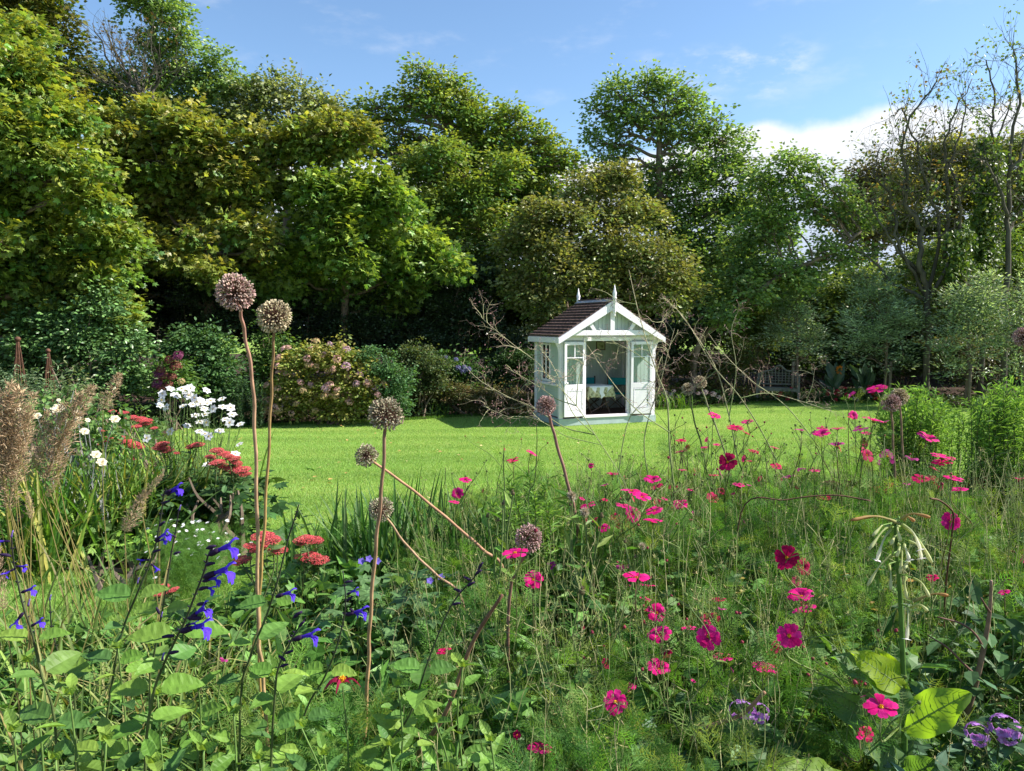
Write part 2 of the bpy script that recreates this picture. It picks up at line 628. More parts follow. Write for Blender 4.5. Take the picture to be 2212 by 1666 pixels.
scatter(mb, tri, pos, d, np.c_[rng.normal(0, 1, N), -np.abs(rng.normal(0, 1, N)), np.zeros(N)], sz, cols, wid=(.0021 + .00036 * y) / sz)
# taller unmown fringe along the border edges

Nf = 16000
pxf = rng.uniform(420, 2250, Nf)
yf = far_edge(pxf) + rng.normal(0, .06, Nf)
xf = (pxf - 1106) / 1620 * yf
posf = np.c_[xf, yf, ground(xf, yf)]
df = np.c_[rng.normal(0, .5, Nf), rng.normal(0, .5, Nf), np.ones(Nf)]
scatter(mb, tri, posf, df, np.c_[rng.normal(0, 1, (Nf, 2)), np.zeros(Nf)], rng.uniform(.04, .10, Nf), pick(rng, [(.07, .17, .02), (.12, .24, .03)], Nf), wid=.14)
o = mb.build('grass', M_HERB)
tag(o, 'short sunlit mown grass covering the lawn', 'grass', kind='stuff')

# scattered fallen leaves
rng = np.random.default_rng(2)
Nl = 260
yl = rng.uniform(4, 19, Nl); pl_ = rng.uniform(300, 2300, Nl); xl = (pl_ - 1106) / 1620 * yl
ok = ~in_far(xl, yl) & ~in_left(xl, yl) & ~in_front(xl, yl)
xl, yl = xl[ok], yl[ok]; Nl = len(xl)
mb = MB()
scatter(mb, KITE, np.c_[xl, yl, ground(xl, yl) + .028], np.c_[rng.normal(0, 1, (Nl, 2)), rng.normal(0, .1, Nl)], np.c_[rng.normal(0, .3, (Nl, 2)), np.ones(Nl)], rng.uniform(.04, .08, Nl), pick(rng, [(.42, .33, .10), (.36, .22, .08), (.5, .45, .2)], Nl))
o = mb.build('fallen_leaves', M_DRY)
tag(o, 'scattered small dry leaves lying on the lawn', 'fallen leaves', kind='stuff')

# ------------------------------------------------------------------ trees
UP = np.array([0, 0, 1.0])


def sph(rng, n):
    v = rng.normal(0, 1, (n, 3))
    return nz(v)


def crown(mb, rng, lobes, cols, tm=KITE, leaf=.15, dens=1.0, flat=.92, droop=.22, per=9, fill=.25, m=0, outward=.5, toptint=None, bright=1.45):
    """lobes: (centre, radius). Sprays of leaves on bumpy shells."""
    for c, r in lobes:
        c = np.asarray(c, float)
        # sub-lobes make the outline uneven
        ns = max(3, int(7 + r * 2))
        dirs = sph(rng, ns)
        dirs[:, 2] = dirs[:, 2] * .8 + .15
        subs = [(c + dd * r * rng.uniform(.4, .66) * np.array([1, 1, flat]), r * rng.uniform(.3, .5)) for dd in dirs] + [(c, r * .6)]
        for dd in sph(rng, int(ns * 1.6)):
            subs.append((c + (dd + UP * .3) * r * rng.uniform(.7, 1.12) * np.array([1, 1, flat]), r * rng.uniform(.08, .2)))
        for sc_, sr in subs:
            area = 4 * math.pi * sr * sr
            n = int(area * 26 * dens * (.13 / leaf) ** 1.6 * 9 / per)
            if n < 3:
                continue
            v = sph(rng, int(n * 1.5))
            keep = (v[:, 1] < .35) | (rng.random(len(v)) < .35)
            keep &= (v[:, 2] > -.35) | (rng.random(len(v)) < .45)
            v = v[keep][:n]
            rad = sr * np.where(rng.random(len(v)) < fill, rng.uniform(.3, .9, len(v)), rng.uniform(.84, 1.08, len(v)))
            P = sc_ + v * rad[:, None] * np.array([1.08, 1.08, flat * (.72 if tm is MAPLE or leaf > .16 else .9)])
            # patchy density
            ph = np.sin(P[:, 0] * 2.3 + c[0]) * np.sin(P[:, 2] * 2.9 + c[2]) * np.sin(P[:, 1] * 2.1) + .5 * np.sin(P[:, 0] * 5.9 + 1) * np.sin(P[:, 2] * 6.7)
            P = P + v * (sr * .22 * np.sin(P[:, 0:1] * 4.1 / max(sr, .3) + P[:, 2:3] * 3.3 / max(sr, .3)))
            kk = (rng.random(len(P)) < .80 + .75 * ph) & ((v[:, 2] > -.25) | (rng.random(len(P)) < .5))
            P, v = P[kk], v[kk]
            k = len(P)
            if k == 0:
                continue
            sc_col = pick(rng, cols, k, .16) * bright
            if toptint is not None:  # yellower sun leaves; lit tops of the lobes are also painted into this colour
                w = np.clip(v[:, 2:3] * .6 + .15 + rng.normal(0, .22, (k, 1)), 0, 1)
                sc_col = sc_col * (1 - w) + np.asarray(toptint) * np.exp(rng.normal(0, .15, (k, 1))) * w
            Pn = np.repeat(P, per, 0)
            vn = np.repeat(v, per, 0)
            cn = np.repeat(sc_col, per, 0) * np.exp(rng.normal(0, .22, (k * per, 1)))
            tt = np.minimum(np.abs(rng.normal(0, 1.2, (k * per, 1))), 2.0)
            off = rng.normal(0, .8, (k * per, 3)) * leaf * np.array([1., 1., .5]) + (vn + np.repeat(rng.normal(0, .35, (k, 3)), per, 0)) * tt * leaf * .95
            dirv = nz(off * np.array([1, 1, .3]) + rng.normal(0, .04, off.shape)) + vn * .25 - UP * droop
            nrm = UP * .55 + vn * (outward + .2) + rng.normal(0, .5, off.shape)
            scatter(mb, tm, Pn + off, dirv, nrm, leaf * rng.uniform(.65, 1.2, k * per), cn, m=m)


def limb(mb, rng, a, b, r0, r1, wob=.12, n=6, sides=6, tint=(.3, .3, .3)):
    a, b = np.asarray(a, float), np.asarray(b, float)
    L = np.linalg.norm(b - a)
    pts = [a]
    for t in np.linspace(0, 1, n + 1)[1:-1]:
        p = a + (b - a) * t + rng.normal(0, wob * L * .3, 3)
        p[2] += math.sin(t * math.pi) * L * wob * .4
        pts.append(p)
    pts.append(b)
    pts = spline(pts, 3)
    tube(mb, pts, r0, r1, sides, tint)
    return pts


def tree(name, label, cat, base, trunkpts, lobes, cols, bark=None, tr=.18, twigs=5, group=None, leafm=None, bare=None, trunk_sides=8, **kw):
    rng = np.random.default_rng(abs(hash(label)) % 1 + sum(map(ord, label)))
    bark = bark or M_BARK
    kw.setdefault('flat', .92)
    base = np.array(base, float)
    root = thing(name, base, label, cat, group)
    mb = MB()
    tp = spline([base - UP * .1] + [np.array(p, float) for p in trunkpts], 5)
    tube(mb, tp, tr, tr * .35, trunk_sides)
    tp = np.array(tp)
    mb.build('trunk', bark, root, smooth=True)
    lb = MB()
    for c, r in lobes:
        # attach from the nearest sensible trunk point that is lower than the lobe
        c = np.asarray(c, float)
        dd = np.linalg.norm(tp - c, axis=1) + np.where(tp[:, 2] > c[2] - .3 * r, 2.0, 0)
        p0 = tp[max(2, int(np.argmin(dd)))]
        pl = limb(lb, rng, p0, c, tr * .30, tr * .12)
        for q in range(twigs):
            s = pl[rng.integers(len(pl) // 2, len(pl))]
            e = c + sph(rng, 1)[0] * r * np.array([.85, .85, .7]) + UP * .1 * r
            pp = limb(lb, rng, s, e, tr * .13, tr * .03, n=4, sides=4)
            for w in range(2):
                s2 = pp[rng.integers(3, len(pp))]
                limb(lb, rng, s2, s2 + nz(e - s + rng.normal(0, .5 * r, 3)) * r * .45, tr * .05, .006, n=3, sides=3)
    lb.build('branches', bark, root, smooth=True)
    cb = MB()
    crown(cb, rng, lobes, cols, **kw)
    if cb.n:
        cb.build('crown', leafm or M_LEAF, root)
    return root


def L(lst, D, dj=0):
    """pixel lobes (px,py,r[,dD]) to world"""
    out = []
    for q in lst:
        d = D + (q[3] if len(q) > 3 else 0)
        out.append((at(q[0], q[1], d), q[2] * d / 1620))
    return out


def gb(px, D):
    x = (px - 1106) / 1620 * D
    return (x, D, float(ground(x, D)))


SYC = [(.09, .16, .035), (.13, .20, .04), (.17, .21, .045), (.06, .12, .03), (.20, .18, .05)]
SYC2 = [(.08, .17, .035), (.12, .21, .04), (.055, .12, .03), (.15, .21, .045)]
DARK = [(.018, .038, .012), (.026, .05, .014), (.035, .06, .018)]
ASH = [(.11, .19, .055), (.16, .25, .07), (.08, .14, .045), (.21, .27, .08)]
BRONZE = [(.12, .155, .05), (.17, .155, .06), (.09, .15, .04), (.15, .19, .06)]
GOLD = [(.17, .20, .055), (.14, .19, .05), (.22, .20, .06), (.11, .16, .04)]
SILV = [(.17, .23, .14), (.25, .31, .21), (.10, .15, .09), (.06, .10, .05)]

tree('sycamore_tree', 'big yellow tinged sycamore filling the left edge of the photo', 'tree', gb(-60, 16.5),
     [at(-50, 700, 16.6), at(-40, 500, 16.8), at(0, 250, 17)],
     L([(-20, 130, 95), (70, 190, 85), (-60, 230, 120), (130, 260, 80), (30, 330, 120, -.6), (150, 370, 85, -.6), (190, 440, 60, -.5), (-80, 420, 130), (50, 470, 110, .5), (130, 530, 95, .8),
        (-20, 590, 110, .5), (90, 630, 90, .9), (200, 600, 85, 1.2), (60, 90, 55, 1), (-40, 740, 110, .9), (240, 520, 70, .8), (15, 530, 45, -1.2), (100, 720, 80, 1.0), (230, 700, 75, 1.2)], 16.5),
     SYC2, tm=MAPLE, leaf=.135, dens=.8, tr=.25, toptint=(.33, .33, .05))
tree('broadleaf_tree', 'dark tree crown rising above the yellow sycamore in the top left corner', 'tree', gb(20, 24),
     [at(30, 500, 24), at(40, 200, 24)], L([(40, 0, 90), (-40, -40, 120), (110, 40, 60), (130, 95, 40), (60, -90, 90), (90, 180, 100, 1), (0, 300, 120, 1)], 24),
     [(.05, .085, .018), (.08, .10, .02), (.12, .11, .02)], leaf=.16, dens=.8, tr=.25)
tree('ash_tree', 'tall narrow ash rising to the top edge behind the dead branches', 'tree', gb(360, 27),
     [at(365, 600, 27), at(352, 380, 27), at(345, 200, 27), at(330, 60, 27)],
     L([(310, 20, 48), (370, 40, 50), (400, 95, 36), (345, 110, 45), (380, 160, 42), (290, -50, 70), (360, -70, 80), (300, 90, 22), (330, 170, 40), (270, 170, 30), (420, 175, 30), (480, 150, 40), (460, 210, 50),
        (300, 235, 60), (380, 240, 60), (210, 175, 45), (150, 165, 40), (220, 230, 60), (500, 200, 40), (440, 270, 60)], 27),
     ASH, bark=M_BARKG, leaf=.14, dens=.74, tr=.22, flat=1.05, fill=.15, twigs=6)
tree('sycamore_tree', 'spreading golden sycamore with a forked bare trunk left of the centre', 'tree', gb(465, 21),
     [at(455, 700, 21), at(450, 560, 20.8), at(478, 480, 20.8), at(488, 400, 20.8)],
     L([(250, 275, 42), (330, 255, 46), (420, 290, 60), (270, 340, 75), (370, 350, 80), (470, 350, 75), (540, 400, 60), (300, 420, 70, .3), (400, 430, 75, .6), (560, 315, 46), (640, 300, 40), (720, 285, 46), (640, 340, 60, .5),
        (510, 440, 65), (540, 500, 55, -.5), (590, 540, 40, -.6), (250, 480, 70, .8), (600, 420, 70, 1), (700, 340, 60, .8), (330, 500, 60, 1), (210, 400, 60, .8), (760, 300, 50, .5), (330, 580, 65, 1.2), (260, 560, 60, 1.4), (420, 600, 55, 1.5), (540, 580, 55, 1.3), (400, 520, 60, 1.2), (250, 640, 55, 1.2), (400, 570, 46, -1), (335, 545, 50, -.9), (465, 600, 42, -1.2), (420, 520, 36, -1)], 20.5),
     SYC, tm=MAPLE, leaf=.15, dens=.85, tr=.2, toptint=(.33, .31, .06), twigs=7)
tree('whitebeam_tree', 'round topped pale flecked tree behind the golden sycamore', 'tree', gb(620, 27),
     [at(620, 500, 27), at(620, 300, 27)], L([(560, 215, 50), (620, 210, 55), (690, 235, 50), (590, 290, 80), (680, 300, 80), (530, 260, 50), (740, 290, 50)], 27),
     [(.10, .14, .04), (.19, .22, .10), (.26, .28, .15), (.06, .09, .025)], leaf=.15, dens=.85, tr=.22)
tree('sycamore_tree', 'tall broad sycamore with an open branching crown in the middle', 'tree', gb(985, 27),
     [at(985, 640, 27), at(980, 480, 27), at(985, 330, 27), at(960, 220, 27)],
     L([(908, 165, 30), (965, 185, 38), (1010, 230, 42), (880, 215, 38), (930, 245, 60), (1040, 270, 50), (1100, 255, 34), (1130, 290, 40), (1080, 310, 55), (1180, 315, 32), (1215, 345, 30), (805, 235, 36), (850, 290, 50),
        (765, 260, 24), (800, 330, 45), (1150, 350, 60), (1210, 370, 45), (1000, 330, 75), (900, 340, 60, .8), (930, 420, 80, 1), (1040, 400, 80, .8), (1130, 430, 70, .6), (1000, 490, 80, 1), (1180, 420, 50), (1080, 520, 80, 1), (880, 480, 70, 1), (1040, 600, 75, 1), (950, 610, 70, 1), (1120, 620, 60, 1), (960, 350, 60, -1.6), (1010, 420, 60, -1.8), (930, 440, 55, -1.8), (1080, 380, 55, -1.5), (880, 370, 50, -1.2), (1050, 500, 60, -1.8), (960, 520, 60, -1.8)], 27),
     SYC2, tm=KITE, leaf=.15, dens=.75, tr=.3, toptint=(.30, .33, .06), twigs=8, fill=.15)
tree('sycamore_tree', 'bright green sycamore boughs hanging in front of the dark holly', 'tree', gb(745, 22),
     [at(740, 760, 22), at(750, 560, 21.5), at(740, 440, 21)],
     L([(700, 420, 60), (770, 400, 55), (830, 430, 50), (870, 465, 38), (760, 460, 65), (680, 480, 60), (740, 530, 60, -.3), (800, 520, 50, .5), (775, 580, 42, -.3), (650, 560, 60, .4), (600, 620, 45, .3),
        (700, 620, 45, 1.5), (760, 640, 45, 1.6), (840, 650, 50, 1.8), (840, 560, 55, .8), (910, 540, 60, 1.4), (950, 590, 50, 1.2), (900, 620, 45, 1.5)], 20.5),
     SYC2, tm=MAPLE, leaf=.17, dens=.9, tr=.16, toptint=(.28, .34, .05))
tree('copper_sycamore_tree', 'bronze tinged sycamore above the summerhouse roof', 'tree', gb(1230, 24),
     [at(1225, 720, 24), at(1215, 600, 23.5), at(1240, 480, 23)],
     L([(1150, 495, 62), (1220, 480, 65), (1110, 540, 50), (1190, 560, 70, -.5), (1270, 420, 55, .8), (1330, 400, 45, .8), (1290, 390, 40, 1), (1340, 470, 60, .6), (1390, 480, 50, .8), (1300, 540, 70), (1400, 560, 65), (1450, 600, 55),
        (1240, 610, 55, -.6), (1160, 650, 62, -.5), (1120, 620, 45, -.3), (1330, 620, 70), (1400, 650, 60), (1470, 650, 50, .3), (1190, 710, 40, -.3), (1330, 690, 60, .4)], 22.5),
     BRONZE, tm=KITE, leaf=.13, dens=.9, tr=.2, toptint=(.23, .22, .07), twigs=6)
tree('ash_tree', 'tall airy ash with a domed crown behind the summerhouse', 'tree', gb(1432, 28),
     [at(1440, 600, 28), at(1425, 400, 28), at(1425, 260, 28)],
     L([(1330, 205, 42), (1390, 195, 42), (1450, 205, 45), (1500, 235, 42), (1300, 250, 38), (1350, 265, 45), (1420, 270, 50), (1480, 300, 55), (1540, 290, 45), (1590, 310, 38), (1620, 350, 28), (1290, 310, 32), (1340, 340, 36, .5), (1550, 360, 60), (1480, 400, 65),
        (1600, 400, 45), (1420, 390, 50, .6), (1500, 480, 75), (1570, 470, 60), (1460, 540, 70), (1550, 560, 70), (1380, 420, 45, 1), (1620, 480, 45), (1320, 395, 38), (1365, 450, 45), (1300, 350, 30), (1410, 480, 50), (1640, 440, 42), (1660, 520, 50), (1340, 290, 30)], 28),
     ASH, leaf=.15, dens=.66, tr=.24, flat=1.0, fill=.12, twigs=8, droop=.05)
tree('leaning_ash_tree', 'ash leaning right with long low boughs right of the summerhouse', 'tree', gb(1495, 23.6),
     [at(1510, 745, 23.6), at(1580, 680, 23.5), at(1680, 600, 23.4), at(1800, 545, 23.4), at(1860, 500, 23.4)],
     L([(1700, 370, 42), (1690, 430, 50), (1770, 380, 30), (1800, 420, 42), (1650, 520, 55), (1720, 600, 50), (1780, 470, 42), (1800, 560, 48), (1850, 500, 40), (1640, 600, 60, .5), (1600, 540, 50, .8), (1590, 640, 60, .6), (1680, 660, 50, .8),
        (1870, 560, 30), (1740, 345, 22), (1640, 400, 38), (1560, 690, 42, -.9), (1625, 640, 38, -.9), (1700, 590, 34, -.8), (1780, 540, 30, -.6), (1600, 600, 40), (1690, 480, 36), (1745, 440, 28), (1650, 470, 40), (1720, 400, 28), (1800, 480, 34), (1840, 450, 30)], 24),
     ASH, bark=M_BARK, leaf=.14, dens=.72, tr=.11, flat=.95, fill=.1, twigs=8)
tree('beech_tree', 'rounded brownish tree far off below the white cloud', 'tree', gb(1890, 44),
     [at(1890, 560, 44), at(1890, 430, 44)], L([(1890, 385, 45), (1850, 400, 35), (1935, 400, 38), (1880, 440, 55), (1940, 450, 45), (1840, 470, 40), (1890, 510, 60)], 44),
     [(.09, .09, .03), (.13, .10, .04), (.07, .08, .03)], leaf=.24, dens=.75, tr=.3)
tree('oak_tree', 'golden brown tree crown behind the bare trees at the right', 'tree', gb(2060, 36),
     [at(2060, 600, 36), at(2060, 420, 36)], L([(2000, 350, 45), (2060, 330, 45), (2110, 350, 50), (1960, 420, 55), (2030, 410, 60), (2100, 430, 60), (1990, 500, 60), (2070, 510, 65), (1930, 490, 45), (2000, 580, 60), (2100, 590, 60)], 36),
     GOLD, leaf=.19, dens=.72, tr=.28, toptint=(.25, .23, .06))
tree('oak_tree', 'golden tree crown cut off by the right edge of the photo', 'tree', gb(2200, 33),
     [at(2200, 600, 33), at(2200, 420, 33)], L([(2170, 350, 45), (2220, 330, 50), (2180, 420, 60), (2250, 420, 70), (2160, 500, 55), (2210, 540, 65), (2260, 560, 70)], 33),
     GOLD, leaf=.18, dens=.72, tr=.28)


def bare_tree(name, label, stems, base, D, ivy=(), leafs=(), bark=M_BARKG, seed=3, tr=.13, depthmax=4):
    """stems: pixel paths; forks grow off them"""
    rng = np.random.default_rng(seed)
    root = thing(name, base, label, 'tree')
    tb = MB(); bb = MB(); lb = MB()
    tips = []

    def grow(p, d, ln, r, dep):
        pts = [p]
        dd = nz(d)
        for k in range(4):
            dd = nz(dd + rng.normal(0, .16, 3) + UP * .06)
            pts.append(pts[-1] + dd * ln / 4)
        tube(bb, pts, r, r * .55, 4, cap=False)
        if dep == 0 or r < .006:
            tips.append((pts[-1], dd))
            return
        for k in range(rng.integers(2, 4)):
            q = pts[rng.integers(2, 5)]
            s = rng.normal(0, .55, 3); s[1] *= .6
            grow(q, nz(dd + s + UP * .12), ln * rng.uniform(.55, .8), r * .55, dep - 1)
    for si, st in enumerate(stems):
        d0 = D + (st[0] if isinstance(st[0], (int, float)) else 0)
        path = st[1] if isinstance(st[0], (int, float)) else st
        P = [at(x_, y_, d0 + rng.normal(0, .12)) for x_, y_ in path]
        if si == 0:
            P = [np.array(base) - UP * .1] + P
        pp = spline(P, 5)
        rr = tr * (1 if si == 0 else .6)
        pp = [q_ + (rng.normal(0, .035, 3) if 0 < k_ < len(pp) - 1 else 0) for k_, q_ in enumerate(pp)]
        tube(tb, pp, rr, rr * .2, 7)
        for k in range(int(len(pp) * .8)):
            i_ = rng.integers(len(pp) // 3, len(pp))
            w = i_ / len(pp)
            tdir = nz(pp[min(i_ + 1, len(pp) - 1)] - pp[i_ - 1])
            s = rng.normal(0, .8, 3); s[1] *= .6
            grow(pp[i_], nz(tdir * .6 + s + UP * .2), rng.uniform(.5, 1.5) * (1.2 - .5 * w), rr * (1 - .75 * w) * .35, depthmax - 1 if w < .7 else 2)
        tips.append((pp[-1], UP))
    tb.build('trunk', bark, root, smooth=True)
    bb.build('branches', bark, root)
    if leafs:
        frac, cols, lf = leafs
        sel = [t for t in tips if rng.random() < frac]
        for p, d in sel:
            n_ = 10
            off = rng.normal(0, 1, (n_, 3)) * .1
            scatter(lb, KITE, p + off, nz(off) - UP * .3, UP + rng.normal(0, .5, (n_, 3)), lf * rng.uniform(.6, 1.2, n_), pick(rng, cols, n_))
        lb.build('leaves', M_LEAF, root)
    if ivy:
        ib = MB()
        for x_, y0_, y1_, w_ in ivy:
            n_ = int(abs(y1_ - y0_) * w_ * 1.1)
            yy = rng.uniform(y0_, y1_, n_)
            ww = w_ * (.5 + .5 * np.abs(np.sin(yy * .045 + x_)))
            pp = np.array([at(x_ + 6 * math.sin(a_ * .02) + rng.normal(0, .5) * b_, a_, D + rng.normal(0, .25)) for a_, b_ in zip(yy, ww)])
            scatter(ib, KITE, pp, sph(rng, n_) - UP * .4, np.c_[rng.normal(0, .6, n_), -np.abs(rng.normal(.8, .4, n_)), rng.normal(.5, .4, n_)], .13 * rng.uniform(.6, 1.2, n_), pick(rng, [(.06, .12, .02), (.10, .17, .025), (.14, .19, .03)], n_))
        ib.build('ivy', M_LEAF, root)
    return root


bare_tree('dying_tree', 'dying pale barked tree with several bare crooked stems', [[(2005, 640), (1985, 570), (1990, 500), (1955, 440), (1962, 380), (1948, 320), (1978, 240), (2020, 180)], [(2010, 640), (2060, 540), (2075, 430), (2050, 350), (2085, 260), (2075, 200)], [(1990, 600), (1940, 520), (1925, 430), (1890, 380), (1900, 320)], [(2005, 640), (2030, 520), (2010, 420), (1985, 330), (1950, 240), (1925, 250)],
          [(2040, 560), (2050, 430), (2040, 330), (2060, 250), (2100, 170)], [(2000, 640), (1950, 560), (1900, 480), (1870, 420)], [(2000, 650), (1930, 610), (1880, 560), (1830, 530)]], gb(2005, 23), 23,
          leafs=(.22, [(.13, .22, .06), (.19, .26, .07), (.22, .14, .05)], .12), bark=M_BARKG, seed=5, tr=.10)
bare_tree('ivy_clad_tree', 'slim bare topped tree with ivy round its stem near the right edge', [[(2130, 600), (2118, 500), (2140, 420), (2140, 300), (2150, 200), (2130, 130)], [(2135, 380), (2160, 280), (2190, 200)]], gb(2120, 23.5), 23.5,
          ivy=((2135, 300, 700, 34),), leafs=(.16, [(.13, .22, .06), (.19, .26, .07)], .12), seed=9, tr=.085)
bare_tree('bare_tree', 'grey bare topped tree cut off by the right edge of the photo', [[(2175, 600), (2180, 450), (2185, 330), (2200, 200), (2190, 110)], [(2180, 380), (2215, 300), (2225, 180)], [(2178, 470), (2155, 400), (2120, 330)]], gb(2175, 22.5), 22.5,
          ivy=((2080, 500, 680, 30),), leafs=(.2, [(.13, .22, .06), (.19, .26, .07)], .12), seed=12, tr=.095)
bare_tree('dead_tree', 'dead grey branches reaching up in front of the tall ash at the left', [[(330, 420), (325, 260), (300, 190), (270, 150), (225, 60)], [(322, 260), (300, 215), (240, 140), (200, 50)], [(320, 250), (330, 200), (345, 170), (350, 150)]], gb(340, 24), 24,
          leafs=(.15, [(.10, .12, .05), (.16, .10, .04)], .12), bark=M_BARKG, seed=21, tr=.11, depthmax=3)

# dark woodland mass behind everything
rng = np.random.default_rng(33)
mb = MB()
lob = []
for k in range(150):
    px_ = rng.uniform(-500, 2700) if k < 80 else -500 + (k - 80) * 46
    D_ = rng.uniform(30, 40) if k < 80 else 30 + (k % 3)
    top_ = np.interp(px_, [-500, 200, 700, 1250, 1600, 1750, 1900, 2300], [300, 300, 380, 420, 560, 640, 600, 560])
    py_ = rng.uniform(top_ + 60, 760) if k < 80 else (690 if k % 2 else 640)
    lob.append((at(px_, py_, D_), rng.uniform(55, 85) * D_ / 1620))
crown(mb, rng, lob, [(.035, .06, .018), (.05, .085, .02), (.075, .10, .025)], leaf=.34, dens=.9, per=6, fill=.3)
o = mb.build('woodland', M_LEAF)
tag(o, 'dense dark woodland seen between the trees behind the garden', 'woodland', kind='stuff')
# ------------------------------------------------------------------ shrubs along the far border
def shrub(name, label, lobes, cols, D, px, cat='shrub', tm=KITE, leaf=.09, dens=1.0, mat=None, group=None, stems=10, fill=.3, flat=.85, **kw):
    rng = np.random.default_rng(sum(map(ord, label)))
    base = gb(px, D)
    root = thing(name, base, label, cat, group)
    sb = MB()
    lob = L(lobes, D)
    for k in range(stems):
        c, r = lob[rng.integers(len(lob))]
        limb(sb, rng, np.array(base) + rng.normal(0, .12, 3) * [1, 1, 0] - UP * .05, c + sph(rng, 1)[0] * r * .7, .025, .006, n=4, sides=4)
    sb.build('stems', M_BARK, root)
    cb = MB()
    crown(cb, rng, lob, cols, tm=tm, leaf=leaf, dens=dens, fill=fill, flat=flat, **kw)
    cb.build('foliage', mat or M_LEAF, root)
    return root


HOL = [(.016, .032, .012), (.024, .045, .015), (.035, .06, .022)]
GRN = [(.04, .085, .02), (.06, .12, .025), (.09, .15, .03)]
CAM = [(.045, .10, .03), (.065, .13, .04), (.09, .16, .05)]
shrub('holly_bush', 'dark glossy holly thicket right of the camellia', L_ := [(300, 620, 70), (380, 640, 75), (330, 700, 70), (430, 600, 70), (270, 560, 60), (440, 700, 60), (430, 640, 60, -1.6), (480, 690, 55, -1.6), (510, 640, 50, -1.4)], HOL, 22.3, 360, leaf=.08, mat=M_GLOSS, dens=.8)
shrub('holly_bush', 'dark holly with bare twigs behind the pink hydrangea', [(560, 620, 75), (640, 640, 75), (720, 650, 70), (600, 720, 70), (690, 740, 70), (760, 720, 70), (520, 560, 60), (790, 640, 60), (450, 560, 55), (640, 570, 50)], HOL, 22.3, 660, leaf=.08, mat=M_GLOSS, dens=.8)
shrub('holly_bush', 'dark evergreen bush rising behind the blue hydrangea', [(860, 690, 75), (930, 650, 75), (860, 760, 60), (960, 740, 75), (1030, 680, 75), (1000, 600, 60), (1080, 760, 60), (1050, 610, 60)], HOL, 23, 960, leaf=.08, mat=M_GLOSS, dens=.8)
shrub('holly_bush', 'black green evergreen mass behind the summerhouse', [(1120, 780, 70), (1190, 760, 70), (1270, 780, 80), (1360, 760, 70), (1440, 780, 70), (1480, 720, 60)], HOL, 24.5, 1290, leaf=.08, mat=M_GLOSS, dens=.8)
shrub('holly_bush', 'dark evergreen bush under the left sycamore', [(30, 700, 90), (-60, 640, 90), (130, 660, 80), (200, 600, 70), (60, 790, 80), (-40, 800, 90)], HOL, 19.5, 40, leaf=.09, mat=M_GLOSS, dens=.7)
shrub('camellia_bush', 'large glossy leaved camellia left of the red brown hydrangea', [(130, 690, 60), (210, 680, 60), (110, 760, 70), (190, 760, 75), (270, 760, 55), (280, 830, 45), (150, 840, 70), (240, 830, 60), (60, 720, 50), (50, 800, 50)], CAM, 17.0, 180,
      tm=OVAL, leaf=.105, mat=M_GLOSS, dens=1.1)
shrub('leafy_shrub', 'upright dark green shrub behind the white anemones', [(420, 745, 42), (460, 760, 48), (420, 800, 50), (480, 810, 48), (450, 850, 50), (380, 760, 34), (500, 850, 40)], [(.035, .08, .03), (.05, .11, .035), (.07, .13, .04)], 17.8, 450, tm=OVAL, leaf=.10, mat=M_HERB)
shrub('leafy_shrub', 'upright light green shrub left of the pink hydrangea', [(590, 735, 42), (600, 790, 42), (570, 790, 40), (560, 840, 40), (610, 760, 30), (585, 695, 25)], GRN, 18.6, 585, tm=OVAL, leaf=.08, mat=M_HERB)
shrub('rose_bush', 'loose green bush against the right flank of the pink hydrangea', [(830, 800, 36), (850, 850, 40), (870, 820, 34), (830, 880, 34), (860, 885, 28), (800, 770, 24)], [(.05, .12, .045), (.08, .16, .06), (.05, .10, .03)], 17.9, 845, leaf=.06, mat=M_HERB)
shrub('leafy_shrub', 'dull green shrub between the rose bush and the blue hydrangea', [(900, 780, 42), (940, 800, 40), (880, 840, 40), (930, 840, 36), (870, 770, 30)], [(.04, .07, .025), (.055, .09, .03), (.08, .09, .03)], 19.3, 905, leaf=.07, mat=M_HERB)
shrub('low_hedge', 'low olive brown shrub edging the lawn left of the summerhouse', [(900, 865, 32), (950, 855, 36), (1000, 858, 36), (1050, 858, 36), (1100, 862, 34), (1140, 868, 30), (920, 885, 26), (1020, 882, 28), (1080, 885, 26), (1160, 880, 26)],
      [(.075, .085, .03), (.10, .095, .035), (.06, .08, .025), (.13, .09, .045)], 19.7, 1030, leaf=.055, mat=M_HERB, flat=.8, dens=1.1)
shrub('leafy_shrub', 'dark shrub close to the left wall of the summerhouse', [(1080, 790, 34), (1120, 780, 36), (1060, 820, 30), (1110, 820, 34), (1150, 800, 32)], [(.03, .065, .02), (.045, .085, .025)], 21, 1100, leaf=.07, mat=M_HERB)
shrub('leafy_shrub', 'yellow green shrub right of the leaning ash trunk', [(1620, 670, 34), (1655, 690, 34), (1630, 725, 36), (1665, 740, 30), (1610, 700, 30)], [(.09, .13, .025), (.12, .15, .03), (.06, .09, .02)], 25, 1640, leaf=.08)
shrub('leafy_shrub', 'tangled green bush beside the right wall of the summerhouse', [(1460, 800, 40), (1510, 790, 45), (1470, 850, 36), (1520, 845, 40), (1560, 800, 42), (1580, 850, 34), (1600, 780, 40)], [(.05, .08, .02), (.08, .10, .025), (.11, .09, .03)], 24.0, 1520, leaf=.08, dens=.75)
shrub('leafy_shrub', 'dark laurel behind the curved back bench', [(1650, 780, 50), (1720, 790, 50), (1790, 780, 55), (1860, 790, 55), (1690, 730, 40), (1930, 790, 55), (2010, 780, 60), (1590, 760, 40)], [(.03, .055, .018), (.045, .075, .022)], 27, 1780, leaf=.11, dens=.75)
